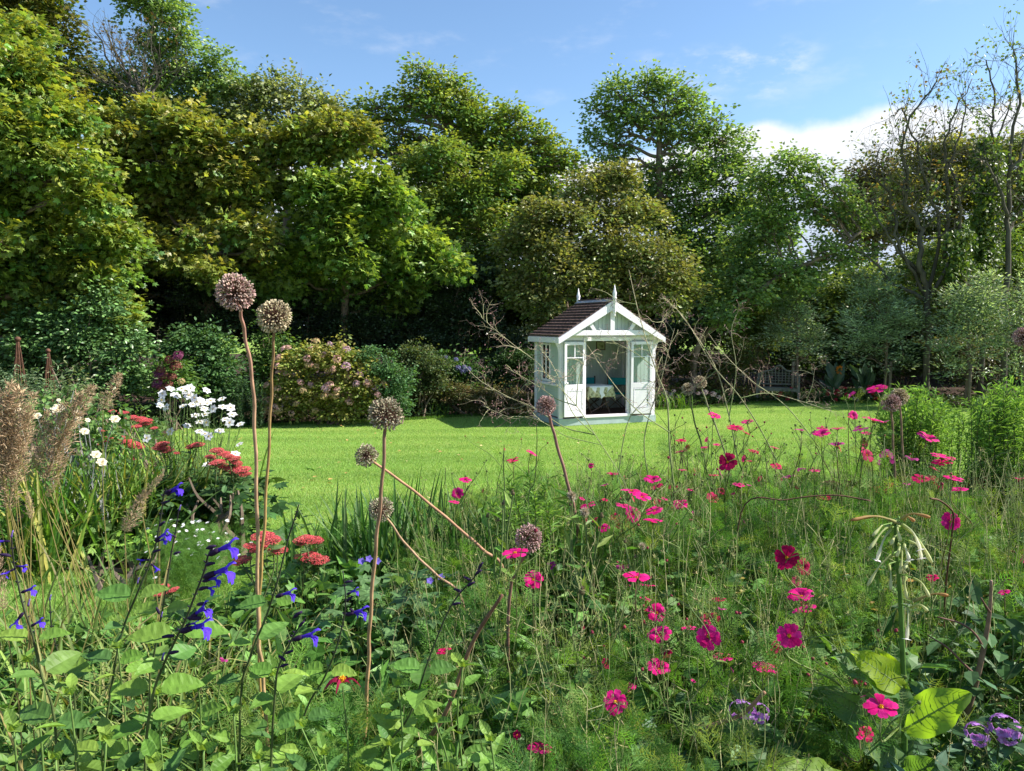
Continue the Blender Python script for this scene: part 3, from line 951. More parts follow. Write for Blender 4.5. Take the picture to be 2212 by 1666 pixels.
shrub('leafy_shrub', 'straw flecked shrub behind the silver trees at the right edge', [(2060, 770, 55), (2130, 780, 55), (2200, 770, 60), (2240, 720, 50), (2100, 820, 35)], [(.12, .11, .05), (.08, .09, .03), (.06, .08, .025)], 24.5, 2130, leaf=.09, dens=.9)

shrub('ivy_thicket', 'yellow green ivy covered thicket behind the dying pale barked tree', [(1930, 600, 45), (1990, 590, 50), (2050, 600, 50), (1900, 650, 50), (1960, 660, 55), (2030, 670, 55), (1860, 610, 40), (2010, 540, 40), (1820, 640, 45)], [(.14, .20, .04), (.18, .22, .05), (.09, .13, .03)], 27.5, 1950, leaf=.10, dens=.7)
shrub('ivy_thicket', 'green ivy covered thicket between the two right hand bare trees', [(2110, 590, 50), (2170, 580, 50), (2120, 650, 55), (2190, 650, 55), (2240, 600, 50), (2100, 520, 40), (2170, 520, 40)], [(.08, .14, .025), (.12, .17, .03), (.05, .09, .02)], 27.0, 2160, leaf=.10, dens=.7)
shrub('leafy_tree', 'mid green bushy tree behind the leaning ash', [(1650, 620, 55), (1710, 660, 55), (1770, 640, 50), (1600, 680, 50), (1820, 690, 50), (1740, 700, 50), (1560, 640, 50)], [(.07, .14, .03), (.11, .18, .04)], 30, 1700, 'tree', leaf=.12, dens=.8)
# silver leaved standards
for px_, D_, lobes_, lab in [
    (1722, 24.0, [(1720, 620, 30), (1700, 650, 34), (1715, 670, 42), (1745, 700, 42), (1690, 710, 42), (1730, 740, 45), (1670, 735, 35), (1760, 740, 35), (1720, 640, 28), (1690, 690, 22), (1750, 650, 20), (1700, 765, 26), (1745, 770, 26)], 'silver leaved standard tree on a slim trunk nearest the bench'),
    (1915, 23.0, [(1890, 610, 32), (1870, 640, 38), (1930, 630, 34), (1880, 660, 48), (1920, 680, 52), (1860, 700, 48), (1930, 730, 52), (1880, 740, 48), (1840, 740, 35), (1960, 700, 42), (1900, 630, 30), (1850, 770, 30), (1900, 785, 32), (1950, 775, 30), (1835, 680, 22), (1985, 650, 24)], 'silver green standard tree between the bench tree and the shaggy one'),
    (2092, 21.5, [(2110, 620, 40), (2070, 650, 42), (2140, 640, 40), (2080, 680, 52), (2120, 660, 50), (2060, 720, 50), (2110, 730, 55), (2150, 700, 48), (2040, 750, 38), (2100, 770, 36), (2060, 800, 34), (2120, 800, 36), (2030, 650, 24), (2150, 600, 24), (2095, 600, 22)], 'shaggy silver leaved tree above the asters'),
    (2215, 21.0, [(2200, 650, 52), (2180, 700, 48), (2220, 740, 52), (2240, 680, 50), (2170, 750, 38), (2190, 800, 36), (2230, 800, 34), (2180, 620, 24), (2215, 595, 24)], 'silver leaved tree cut by the right edge of the photo')]:
    tree('silver_pear_tree', lab, 'tree', gb(px_, D_), [at(px_, 770, D_), at(px_, 700, D_)], L(lobes_, D_), SILV, bark=M_BARK, tr=.06, tm=LONG, leaf=.10, dens=2.6, per=12, droop=-.1, outward=.7, mat=None) if False else \
    tree('silver_pear_tree', lab, 'tree', gb(px_, D_), [at(px_, 770, D_), at(px_, 700, D_)], L(lobes_, D_), SILV, bark=M_BARK, tr=.06, tm=LONG, leaf=.13, dens=.62, per=16, droop=-.25, outward=.5, twigs=4, bright=1.8, flat=1.15, fill=.6)
for px_, lab in ((1714, 'pale tree stake beside the slim trunk nearest the bench'), (1925, 'wooden stake beside the second silver tree'), (2098, 'wooden stake under the shaggy silver tree')):
    D_ = 22.9 if px_ != 2098 else 21.3
    r = thing('tree_stake', gb(px_, D_), lab, 'stake', 'stakes tied to the young silver trees')
    mb = MB(); b0 = np.array(gb(px_, D_)); tube(mb, [b0 - UP * .1, b0 + UP * 1.25], .045, .045, 8); mb.build('post', M_STAKE, r, smooth=True)
    mb = MB(); tube(mb, [b0 + UP * 1.1 + np.array([.05 * math.cos(a_), .05 * math.sin(a_), 0]) for a_ in np.linspace(0, 6.28, 12)], .012, .012, 4); mb.build('tie', M_RUST, r)


# ------------------------------------------------------------------ flower heads shared by several plants
def ball_head(n, rad, cols, fl=.02, seed=1, up=False):
    rng = np.random.default_rng(seed)
    mb = MB()
    v = sph(rng, n)
    if up:
        v[:, 2] = np.abs(v[:, 2])
    P = v * rad * rng.uniform(.85, 1.05, (n, 1)) * (np.array([1, 1, .7]) if up else 1)
    for k in range(4):
        a_ = sph(rng, n)
        scatter(mb, KITE, P, np.cross(v, a_) + v * .15, v + rng.normal(0, .2, (n, 3)), fl * rng.uniform(.7, 1.2, n), pick(rng, cols, n, .15), wid=1.4)
    return mb


HP = [tomesh(ball_head(34, .085, c_, .035, s_, True), 'hydrangea_head', M_PETAL) for s_, c_ in enumerate((
    [(.62, .36, .32), (.70, .46, .38), (.52, .40, .24)], [(.74, .44, .46), (.64, .40, .34), (.74, .58, .48)], [(.62, .42, .50), (.52, .40, .56), (.66, .46, .40)], [(.55, .42, .24), (.62, .42, .28), (.40, .38, .14)]))]
HB = tomesh(ball_head(60, .10, [(.22, .22, .42), (.27, .25, .44), (.18, .2, .32)], .035, 9, True), 'blue_head', M_PETAL)
HRR = tomesh(ball_head(60, .10, [(.20, .05, .06), (.28, .08, .07), (.25, .14, .07)], .035, 10, True), 'red_head', M_PETAL)
HPU = tomesh(ball_head(60, .10, [(.20, .05, .12), (.26, .08, .15)], .035, 11, True), 'purple_head', M_PETAL)
HW = tomesh(ball_head(50, .08, [(.6, .55, .5), (.55, .42, .4)], .03, 12, True), 'pale_head', M_PETAL)


def mound(root, lob, n, meshes, rng, sc=(.7, 1.2), name='flower_head', w=None):
    for k in range(n):
        c, r = lob[rng.integers(len(lob))]
        v = sph(rng, 1)[0]
        v[1] = -abs(v[1]) * .9 if rng.random() < .85 else v[1]
        v[2] = abs(v[2]) * .9 - .25 * rng.random()
        v = nz(v)
        p = c + v * r * rng.uniform(1.12, 1.3) * np.array([1, 1, .9])
        part(meshes[rng.choice(len(meshes), p=w)], name, root, p, nz(v + UP * .8), rng.uniform(*sc), rng.uniform(0, 6))


rg = np.random.default_rng(4)
lb_ = [(650, 790, 44), (700, 780, 46), (750, 785, 46), (630, 840, 44), (690, 845, 52), (750, 845, 50), (790, 830, 40), (660, 880, 40), (740, 885, 40), (800, 870, 36), (610, 880, 30)]
hy = shrub('hydrangea_bush', 'wide lacecap hydrangea of faded pink flower heads on the lawn edge', lb_, [(.14, .18, .04), (.22, .23, .05), (.26, .22, .07), (.10, .14, .03)], 17.9, 705, 'hydrangea', tm=OVAL, leaf=.095, mat=M_HERB)
mound(hy, L(lb_, 17.9), 99, HP, rg, (.8, 1.2))
lb_ = [(350, 810, 26), (380, 790, 26), (345, 845, 30), (390, 830, 30)]
hy = shrub('hydrangea_bush', 'hydrangea with dull red mophead flowers beside the camellia', lb_, GRN, 16.6, 362, 'hydrangea', tm=OVAL, leaf=.10, mat=M_HERB)
for (x_, y_, m_) in [(368, 778, HRR), (348, 800, HRR), (380, 792, HRR), (355, 812, HRR), (385, 770, HPU), (340, 830, HPU), (372, 815, HRR), (392, 825, HP[3]), (352, 838, HRR), (345, 808, HPU), (365, 832, HRR)]:
    part(m_, 'flower_head', hy, at(x_, y_, 16.1), (0, -.6, .8), rg.uniform(.9, 1.3))
lb_ = [(940, 795, 30), (975, 790, 34), (1010, 800, 32), (960, 825, 28), (1000, 830, 28)]
hy = shrub('hydrangea_bush', 'dark leaved hydrangea with a few small blue flower heads', lb_, [(.035, .08, .02), (.055, .11, .03)], 20.6, 975, 'hydrangea', tm=OVAL, leaf=.12, mat=M_HERB)
for (x_, y_) in [(953, 778), (985, 777), (960, 788), (944, 795), (1003, 793), (1012, 798), (990, 795), (963, 772), (1000, 802)]:
    part(HB, 'flower_head', hy, at(x_, y_, 20.0), (0, -.6, .8), rg.uniform(.6, .9))
lb_ = [(1440, 860, 16), (1460, 870, 18), (1530, 862, 18), (1560, 868, 16)]
hy = shrub('hydrangea_bush', 'small pale mophead hydrangea right of the summerhouse', lb_, GRN, 22.6, 1500, 'hydrangea', tm=OVAL, leaf=.10, mat=M_HERB)
for (x_, y_) in [(1436, 848), (1448, 853), (1465, 858), (1508, 850), (1522, 848), (1540, 852), (1455, 845), (1552, 858)]:
    part(HW, 'flower_head', hy, at(x_, y_, 22.2), (0, -.6, .8), rg.uniform(.7, 1.2))
# red flowering clumps in the shaded right border
RED = tomesh(ball_head(30, .07, [(.45, .03, .05), (.55, .06, .08), (.3, .02, .04)], .03, 14, True), 'red_flower', M_PETAL)
for (x_, n_, lab, mcol) in [(1700, 5, 'low red flowered clump in the border below the bench', RED), (1690 + 85, 4, 'small leafy clump with red blooms right of the bench', RED), (1815, 12, 'bushy clump of crimson flowers left of the second stake', RED), (1850, 6, 'pale pink flowered clump beside the crimson one', HW), (1880, 7, 'dusky red clump by the second silver tree stake', RED)]:
    lb_ = [(x_ - 12, 862, 14), (x_ + 12, 860, 14), (x_, 850, 13)]
    D_ = 23.0
    q = shrub('border_plant', lab, lb_, [(.04, .08, .02), (.06, .11, .03)], D_, x_, 'plant', leaf=.07, mat=M_HERB, stems=4)
    mound(q, L(lb_, D_), n_, [mcol], rg, (.6, 1.0), 'flower')
# big leaved plant beyond the lawn
for (x_, D_, lab) in [(1805, 23.6, 'glossy paddle leaved plant with an orange flower behind the crimson clump'), (1870, 24.0, 'broad leaved dark canna right of the orange flowered plant'), (1090, 0, '')]:
    if D_ == 0: continue
    root = thing('canna_plant', gb(x_, D_), lab, 'plant')
    rng = np.random.default_rng(int(x_)); mb = MB(); base = np.array(gb(x_, D_))
    for k in range(16):
        d0 = nz(np.array([rng.normal(0, .5), rng.normal(0, .4), 1]))
        s = base + UP * rng.uniform(.1, .6)
        scatter(mb, OVAL, s[None], d0[None], nz(np.array([[rng.normal(0, .5), -1, .4]])), rng.uniform(.5, .8), pick(rng, [(.03, .07, .03), (.05, .10, .05)], 1), wid=.6)
    mb.build('leaves', M_GLOSS, root)
    if x_ == 1805:
        mb = MB(); v = sph(rng, 24) * .05 * np.array([1, 1, 2.2])
        scatter(mb, KITE, np.array(at(1813, 800, 23.4)) + v, v, sph(rng, 24), .08, (.6, .2, .02)); mb.build('flower', M_PETAL, root)
# rosemary-like grey plant, fern clumps on far edge
def strap(name, label, base, n, length, spread, cols, width=.012, seed=0, cat='plant', mat=None, group=None, bend=.5, lj=.3, footprint=.15):
    """clump of long arching strap leaves"""
    rng = np.random.default_rng(seed)
    base = np.array(base, float)
    root = thing(name, base, label, cat, group)
    mb = MB()
    blades(mb, rng, base, n, length, spread, cols, width, bend, lj, footprint)
    mb.build('leaves', mat or M_HERB, root)
    return root


def blades(mb, rng, base, n, length, spread, cols, width, bend=.5, lj=.3, footprint=.15, seg=6, fold=.25):
    for k in range(n):
        a_ = rng.uniform(0, 2 * math.pi)
        out = np.array([math.cos(a_), math.sin(a_), 0])
        ln = length * rng.uniform(1 - lj, 1 + lj * .5)
        tilt = abs(rng.normal(0, spread))
        d = nz(UP + out * tilt)
        p = base + np.array([rng.normal(0, footprint), rng.normal(0, footprint), 0])
        side = np.cross(out, UP)
        pts = [p]
        bb = bend * rng.uniform(.2, 1.3)
        for s in range(seg):
            pts.append(pts[-1] + d * ln / seg)
            d = nz(d + (out * .55 - UP * .35) * bb * (s + 1) / seg)
        pts = np.array(pts)
        w = width * rng.uniform(.7, 1.2) * np.array([.75, 1, 1, .95, .8, .5, .05])[:seg + 1]
        nn = np.cross(side, nz(np.gradient(pts, axis=0)))
        Lf = pts - side * w[:, None] + nn * (w * fold)[:, None]
        Rt = pts + side * w[:, None] + nn * (w * fold)[:, None]
        V = np.stack([Lf, pts, Rt], 1).reshape(-1, 3)
        i_ = np.arange(seg) * 3
        F = np.concatenate([np.stack([i_, i_ + 1, i_ + 4, i_ + 3], -1), np.stack([i_ + 1, i_ + 2, i_ + 5, i_ + 4], -1)])
        c = pick(rng, cols, 1, .15)[0]
        mb.add(V, F, c)


rng = np.random.default_rng(51)
q = thing('rosemary_bush', gb(515, 17.4), 'grey green spiky rosemary bush left of the pink hydrangea', 'shrub')
mb = MB()
for k in range(60):
    b0 = np.array(gb(515 + rng.normal(0, 26), 17.4 + rng.normal(0, .2)))
    h = rng.uniform(.5, 1.25)
    tip = b0 + UP * h + rng.normal(0, .12, 3) * [1, 1, 0]
    n_ = 90
    t_ = rng.random(n_)
    P = b0 + (tip - b0) * t_[:, None]
    dv = sph(rng, n_) + UP * .5
    scatter(mb, LONG, P, dv, sph(rng, n_), .07, pick(rng, [(.06, .12, .05), (.09, .15, .07), (.04, .09, .03)], n_), wid=.9)
mb.build('foliage', M_HERB, q)
strap('fern_clump', 'shaggy dark rosette of leaves at the lawn edge left of the summerhouse', gb(945, 19.4), 60, .45, .9, [(.04, .09, .03), (.06, .12, .04)], .02, 60, bend=.7)
strap('lily_clump', 'tuft of green strap leaves at the foot of the bush right of the summerhouse', gb(1455, 21.4), 90, .5, .4, [(.08, .17, .02), (.12, .22, .03)], .015, 61, bend=.6, footprint=.3)
# bench --------------------------------------------------------------
BX = 23.2
bb0 = np.array(gb(1683, BX))
bench = thing('garden_bench', bb0, 'weathered wooden bench with a high scrolled back under the silver trees', 'bench')
MR = Matrix.Translation(Vector(bb0)) @ Matrix.Rotation(R(-22), 4, 'Z')
mb = MB()
for k in range(6):
    box(mb, (-.62, -.25 + k * .085, .41), (.62, -.25 + k * .085 + .07, .435), MR)
box(mb, (-.62, -.262, .34), (.62, -.235, .405), MR)
mb.build('seat', M_BENCH, bench)
for sx_ in (-1, 1):
    for sy_ in (-.25, .27):
        mb = MB(); h_ = .62 if sy_ < 0 else .86
        box(mb, (sx_ * .6 - .03, sy_ - .03, -.02), (sx_ * .6 + .03, sy_ + .03, h_), MR); mb.build('leg', M_BENCH, bench)
    mb = MB()
    for k in range(5):
        z_ = .47 + k * .035
        box(mb, (sx_ * .6 - .015, -.22, z_), (sx_ * .6 + .015, .24, z_ + .02), MR)
    tube(mb, [np.array(MR @ Vector((sx_ * .6, y_, .64 + .05 * math.sin((y_ + .3) * 6)))) for y_ in np.linspace(-.32, .26, 9)], .03, .03, 6)
    mb.build('armrest', M_BENCH, bench)
mb = MB()
tx = np.linspace(-.57, .57, 25)
topz = .86 + .22 * np.exp(-(tx / .28) ** 2) + .03 * np.cos(tx * 16)
tube(mb, [np.array(MR @ Vector((a_, .27, b_))) for a_, b_ in zip(tx, topz)], .028, .028, 6)
box(mb, (-.57, .25, .50), (.57, .28, .55), MR)
for a_ in np.linspace(-.5, .5, 11):
    box(mb, (a_ - .01, .26, .55), (a_ + .01, .275, float(np.interp(a_, tx, topz))), MR)
for z_ in (.62, .70, .78, .86):
    w_ = .56 if z_ < .84 else .34
    box(mb, (-w_, .258, z_), (w_, .277, z_ + .018), MR)
mb.build('backrest', M_BENCH, bench)


# ------------------------------------------------------------------ summerhouse
F0 = at(1208, 921, 17.5)
F0[2] = 0.0
YAW = R(20)
HM = Matrix.Translation(Vector((F0[0], F0[1], 0))) @ Matrix.Rotation(YAW, 4, 'Z')
Wd, Dp = 2.56, 1.58
house = thing('summerhouse', (F0[0], F0[1], 0), 'small white and sage green wooden summerhouse with open double doors on the lawn', 'summerhouse')


def hb(name, boxes, mat, parent=house, bev=0.0):
    mb = MB()
    for q in boxes:
        box(mb, q[0], q[1], HM, bev=bev)
    o = mb.build(name, mat, parent if parent.parent is None and 'org' in parent else None)
    if o.parent is None:
        o.parent = parent
        me = o.data
        me.transform(Matrix.Translation(-Vector(house['org'])))
    return o


hb('plinth', [((-.02, -.02, .0), (Wd + .02, Dp + .02, .17))], M_PLINTH, bev=.006)
hb('floor', [((.04, .04, .171), (Wd - .04, Dp - .04, .2))], M_FLOORB)
hb('threshold', [((.60, -.045, .172), (1.86, .038, .235))], M_WHITE, bev=.004)
# corner posts
for (a_, b_) in ((0, 0), (Wd - .09, 0), (0, Dp - .09), (Wd - .09, Dp - .09)):
    hb('post', [((a_, b_, .172), (a_ + .09, b_ + .09, 2.06))], M_WHITE, bev=.005)
# door jambs
hb('door_jamb', [((.62, .005, .236), (.685, .085, 2.02))], M_WHITE, bev=.003)
hb('door_jamb', [((1.80, .005, .236), (1.865, .085, 2.02))], M_WHITE, bev=.003)
# walls
def vboards(x0, x1, z0, z1, y, t=.02, w=.095, side=None):
    out = []
    k = int(round((x1 - x0) / w)); w = (x1 - x0) / k
    for i_ in range(k):
        a_, b_ = x0 + i_ * w + .0035, x0 + (i_ + 1) * w - .0035
        out.append(((a_, y, z0), (b_, y + t, z1)) if side is None else ((side, a_, z0), (side + t, b_, z1)))
    if side is None:
        out.append(((x0, y + t * .4, z0), (x1, y + t * .8, z1)))
    else:
        out.append(((side + t * .4, x0, z0), (side + t * .8, x1, z1)))
    return out


def hboards(x0, x1, z0, z1, y, t=.02, w=.13, side=None):
    out = []
    k = int(round((z1 - z0) / w)); w = (z1 - z0) / k
    for i_ in range(k):
        a_, b_ = z0 + i_ * w + .004, z0 + (i_ + 1) * w - .004
        out.append(((x0, y, a_), (x1, y + t, b_)) if side is None else ((side, x0, a_), (side + t, x1, b_)))
    if side is None:
        out.append(((x0, y + t * .4, z0), (x1, y + t * .8, z1)))
    else:
        out.append(((side + t * .4, x0, z0), (side + t * .8, x1, z1)))
    return out


hb('front_wall', vboards(.092, .618, .96, 2.02, .03) + hboards(.092, .618, .2, .955, .03), M_GREEN)
hb('front_wall', vboards(1.867, Wd - .092, .96, 2.02, .03) + hboards(1.867, Wd - .092, .2, .955, .03), M_GREEN)
hb('back_wall', vboards(.092, Wd - .092, .2, 2.05, Dp - .05), M_GREEN)
hb('side_wall', vboards(.092, .62, .98, 2.05, 0, side=.03) + vboards(1.16, Dp - .092, .98, 2.05, 0, side=.03) + vboards(.622, 1.158, .98, 1.02, 0, side=.03) + vboards(.622, 1.158, 1.93, 2.05, 0, side=.03) + hboards(.092, Dp - .092, .2, .93, 0, side=.03), M_GREEN)
hb('side_wall', vboards(.092, Dp - .092, .98, 2.05, 0, side=Wd - .05) + hboards(.092, Dp - .092, .2, .975, 0, side=Wd - .05), M_GREEN)
hb('side_rail', [((-.03, .092, .932), (.05, Dp - .092, .978))], M_WHITE, bev=.004)
# side window
win = hb('window', [((.012, .625, 1.021), (.06, .665, 1.929)), ((.012, 1.115, 1.021), (.06, 1.155, 1.929)), ((.012, .666, 1.021), (.06, 1.114, 1.06)), ((.012, .666, 1.89), (.06, 1.114, 1.929)),
                    ((.016, .872, 1.061), (.056, .905, 1.889)), ((.022, .666, 1.60), (.05, .871, 1.622)), ((.022, .906, 1.60), (.05, 1.114, 1.622))], M_WHITE)
hb('pane', [((.034, .667, 1.062), (.038, .871, 1.888)), ((.034, .906, 1.062), (.038, 1.113, 1.888))], M_GLASS, win)
mb = MB()
yy = np.linspace(.63, 1.15, 60)
V = np.array([(.09 + .012 * math.sin(y_ * 70), y_, z_) for z_ in (1.0, 1.93) for y_ in yy]); A = np.array(HM); V = V @ A[:3, :3].T + A[:3, 3]
mb.add(V, np.array([[i_, i_ + 1, i_ + 61, i_ + 60] for i_ in range(59)])); cur = mb.build('curtain', M_LINEN, house, smooth=True); cur.parent = win
# cornice beams above wall
hb('wall_plate', [((-.01, -.012, 2.021), (Wd + .01, .088, 2.125))], M_WHITE, bev=.004)
hb('wall_plate', [((.01, .09, 2.061), (.085, Dp, 2.12))], M_WHITE)
hb('wall_plate', [((Wd - .085, .09, 2.061), (Wd - .01, Dp, 2.12))], M_WHITE)
hb('header_board', [((.60, -.05, 2.0), (1.88, -.014, 2.085))], M_WHITE, bev=.004)
# curved brackets at the front corners
for sx_ in (0, 1):
    mb = MB()
    t_ = np.linspace(0, math.pi / 2, 8)
    poly = [(0, 1.62)] + [(-.20 * (1 - math.cos(a_)), 1.62 + .40 * math.sin(a_)) for a_ in t_[1:]] + [(0, 2.02)]
    if sx_ == 0:
        prism(mb, [(x_ - .001, z_) for x_, z_ in poly][::-1], .02, .07, HM)
    else:
        prism(mb, [(Wd + .001 - x_, z_) for x_, z_ in poly], .02, .07, HM)
    mb.build('bracket', M_WHITE, house)
# roof
cx = Wd / 2
EH, PK = 2.10, 2.94
HW_, Yf, Yb = 1.38, -.22, Dp + .10
sl = (PK - EH) / HW_
ang = math.atan(sl)
rl = math.hypot(HW_, PK - EH)
for s_ in (-1, 1):
    mb = MB()
    nrow = 12
    for k in range(nrow):
        r0_ = k / nrow; r1_ = (k + 1) / nrow
        xa = cx + s_ * (HW_ * (1 - r0_) + .02); xb = cx + s_ * (HW_ * (1 - r1_) - .0)
        za = EH + (PK - EH) * r0_; zb = EH + (PK - EH) * r1_
        lo, hi = .052, .010
        ncol = 15
        for c_ in range(ncol):
            rr_ = np.random.default_rng(k * 40 + c_)
            off = (k % 2) * .5
            ya = Yf + .01 + (Yb - Yf - .02) * max(0, (c_ - off)) / (ncol - .5); yb_ = Yf + .01 + (Yb - Yf - .02) * min(1, (c_ + 1 - off) / (ncol - .5))
            if yb_ <= ya: continue
            j_ = rr_.uniform(-.003, .003)
            V = np.array([(xa, ya + .002, za + lo + j_), (xa, yb_ - .002, za + lo - j_), (xb, yb_ - .002, zb + hi), (xb, ya + .002, zb + hi),
                          (xa, ya + .002, za + .004), (xa, yb_ - .002, za + .004), (xb, yb_ - .002, zb + .002), (xb, ya + .002, zb + .002)])
            A = np.array(HM); V = V @ A[:3, :3].T + A[:3, 3]
            mb.add(V, np.array([[0, 1, 2, 3], [4, 7, 6, 5], [0, 4, 5, 1], [1, 5, 6, 2], [2, 6, 7, 3], [3, 7, 4, 0]]))
    mb.build('roof', M_TILE, house)
    mb = MB()   # underside boarding
    prism(mb, [(cx + s_ * HW_, EH - .02), (cx, PK - .02), (cx, PK), (cx + s_ * HW_, EH)][::(1 if s_ < 0 else -1)], Yf + .03, Yb, HM)
    mb.build('soffit', M_WHITE, house)
    mb = MB()   # bargeboards front
    dv_ = .15
    poly = [(cx + s_ * (HW_ + .03), EH - .03), (cx + s_ * (HW_ + .03), EH - .03 - .13), (cx + s_ * .0, PK - .20), (cx, PK + .02)]
    prism(mb, poly[::(-1 if s_ > 0 else 1)], Yf - .025, Yf + .005, HM); mb.build('bargeboard', M_WHITE, house)
    mb = MB()
    prism(mb, poly[::(-1 if s_ > 0 else 1)], Yb + .001, Yb + .03, HM); mb.build('bargeboard', M_WHITE, house)
    hb('fascia', [((cx + s_ * (HW_ + .015) - .012, Yf + .006, EH - .14), (cx + s_ * (HW_ + .015) + .012, Yb, EH - .012))], M_WHITE)
hb('ridge_flashing', [((cx - .03, Yf + .01, PK + .064), (cx + .03, Yb, PK + .085))], M_TILE)
mb = MB()
for s_ in (-1, 1):
    prism(mb, [(cx, PK + .056), (cx + s_ * .13, PK - .13 * sl + .064), (cx + s_ * .13, PK - .13 * sl + .070), (cx, PK + .062)][::(1 if s_ < 0 else -1)], Yf + .02, Yb - .01, HM)
mb.build('lead_flashing', M_LEAD, house)
# gable wall, boarded, and its trusses
mb = MB()
nb = 24
for k in range(nb):
    xa = cx - 1.22 + 2.44 * k / nb + .004; xb = cx - 1.22 + 2.44 * (k + 1) / nb - .004
    za = PK - .05 - abs(xa - cx) * sl; zb = PK - .05 - abs(xb - cx) * sl
    if max(za, zb) < 2.15: continue
    prism(mb, [(xa, 2.13), (xb, 2.13), (xb, max(zb, 2.131)), (xa, max(za, 2.131))], -.04, -.02, HM)
prism(mb, [(cx - 1.2, 2.13), (cx + 1.2, 2.13), (cx, PK - .06)], -.025, -.005, HM)
mb.build('gable_wall', M_GREEN, house)
hb('tie_beam', [((cx - 1.16, Yf + .03, 2.13), (cx + 1.16, Yf + .075, 2.25))], M_WHITE, bev=.004)
mb = MB(); box(mb, (cx - .055, Yf + .03, 2.251), (cx + .055, Yf + .07, 2.80), HM); mb.build('king_post', M_WHITE, house)
for s_ in (-1, 1):
    mb = MB()
    prism(mb, [(cx + s_ * .42, 2.251), (cx + s_ * .52, 2.251), (cx + s_ * .70, 2.50), (cx + s_ * .63, 2.56)][::(1 if s_ > 0 else -1)], Yf + .03, Yf + .07, HM)
    mb.build('strut', M_WHITE, house)
for y_, zt in ((Yf - .045, 0), (Yb + .05, 0)):
    mb = MB()
    c_ = HM @ Vector((cx, y_, PK - .38))
    lathe(mb, tuple(c_), [(.004, 0), (.022, .02), (.03, .05), (.018, .08), (.035, .10), (.04, .13), (.04, .42), (.05, .44), (.05, .46), (.035, .48), (.045, .52), (.05, .56), (.035, .60), (.03, .62), (.018, .68), (.003, .76)], 10)
    mb.build('finial', M_WHITE, house, smooth=True)


# doors folded back against the front walls, a leaf is 0.56 wide
def door(hinge_x, sgn, angle):
    DM = HM @ Matrix.Translation(Vector((hinge_x, -.03, 0))) @ Matrix.Rotation(R(angle), 4, 'Z')

    def db(name, boxes, mat, parent, bev=0.0):
        mb = MB()
        for a_, b_ in boxes:
            a_ = list(a_); b_ = list(b_)
            if sgn < 0:
                a_[0], b_[0] = -b_[0], -a_[0]
            box(mb, a_, b_, DM, bev=bev)
        o = mb.build(name, mat, house)
        if parent is not house:
            o.parent = parent
        return o
    w_, b0, t0 = .555, .225, 1.975
    dr = db('door', [((0, -.04, b0), (.06, 0, t0)), ((w_ - .06, -.04, b0), (w_, 0, t0)), ((.061, -.04, b0), (w_ - .061, 0, b0 + .14)), ((.061, -.04, .86), (w_ - .061, 0, .98)), ((.061, -.04, t0 - .07), (w_ - .061, 0, t0))], M_WHITE, house, bev=.003)
    db('panel', [((.062, -.028, b0 + .141), (w_ - .062, -.012, .859)), ((.10, -.034, b0 + .18), (w_ - .10, -.029, .82)), ((.08, -.042, b0 + .155), (w_ - .08, -.029, b0 + .172)), ((.08, -.042, .828), (w_ - .08, -.029, .845)), ((.08, -.042, b0 + .173), (.095, -.029, .827)), ((w_ - .095, -.042, b0 + .173), (w_ - .08, -.029, .827))], M_WHITE, dr)
    db('glazing_bar', [((.062, -.034, 1.60), (w_ - .062, -.008, 1.622)), ((w_ / 2 - .011, -.032, 1.623), (w_ / 2 + .011, -.01, t0 - .072))], M_WHITE, dr)
    db('pane', [((.062, -.022, .982), (w_ - .062, -.018, 1.598)), ((.062, -.022, 1.624), (w_ - .062, -.018, t0 - .072))], M_GLASS, dr)
    mb = MB(); x_ = (w_ - .05) * sgn
    pp_ = [np.array(DM @ Vector((x_, -.041 - k_ * .012, 1.02))) for k_ in range(5)]
    tube(mb, pp_, [.012, .012, .024, .028, .012], None, 10); mb.build('door_knob', M_WHITE, house, smooth=True).parent = dr


door(.625, -1, 6)
door(1.86, 1, -5)
# picture on back wall
mp_ = thing('wall_picture', HM @ Vector((1.83, Dp - .06, 1.75)), 'small framed picture hanging on the back wall inside the summerhouse', 'picture')


def ip(name, boxes, mat, root, M=HM):
    mb = MB()
    for a_, b_ in boxes:
        box(mb, a_, b_, M)
    return mb.build(name, mat, root)


ip('frame', [((1.70, Dp - .075, 1.72), (1.96, Dp - .051, 1.74)), ((1.70, Dp - .075, 1.93), (1.96, Dp - .051, 1.95)), ((1.70, Dp - .075, 1.741), (1.72, Dp - .051, 1.929)), ((1.94, Dp - .075, 1.741), (1.96, Dp - .051, 1.929))], M_DWOOD, mp_)
ip('print', [((1.721, Dp - .065, 1.742), (1.939, Dp - .055, 1.928))], M_OLIVE, mp_)
# table inside
TB = HM @ Matrix.Translation(Vector((1.25, .66, .2)))
tb = thing('folding_table', TB.translation, 'small folding wooden table under the cloths inside the summerhouse', 'table')
ip('table_top', [((-.33, -.33, .655), (.33, .33, .675))], M_DWOOD, tb, TB)
for sx_ in (-1, 1):
    mb = MB()
    for (ya, yb_) in ((-.28, .28), (.28, -.28)):
        a_ = np.array(TB @ Vector((sx_ * .25 + (.03 if ya < 0 else 0), ya, 0))); b_ = np.array(TB @ Vector((sx_ * .25 + (.03 if ya < 0 else 0), yb_, .65)))
        tube(mb, [a_, b_], .016, .016, 6)
    mb.build('leg', M_DWOOD, tb)
for sy_ in (-1, 1):
    mb = MB()
    tube(mb, [np.array(TB @ Vector((-.25, sy_ * .27, .04))), np.array(TB @ Vector((.25, sy_ * .27, .30)))], .014, .014, 6); mb.build('stretcher', M_DWOOD, tb)


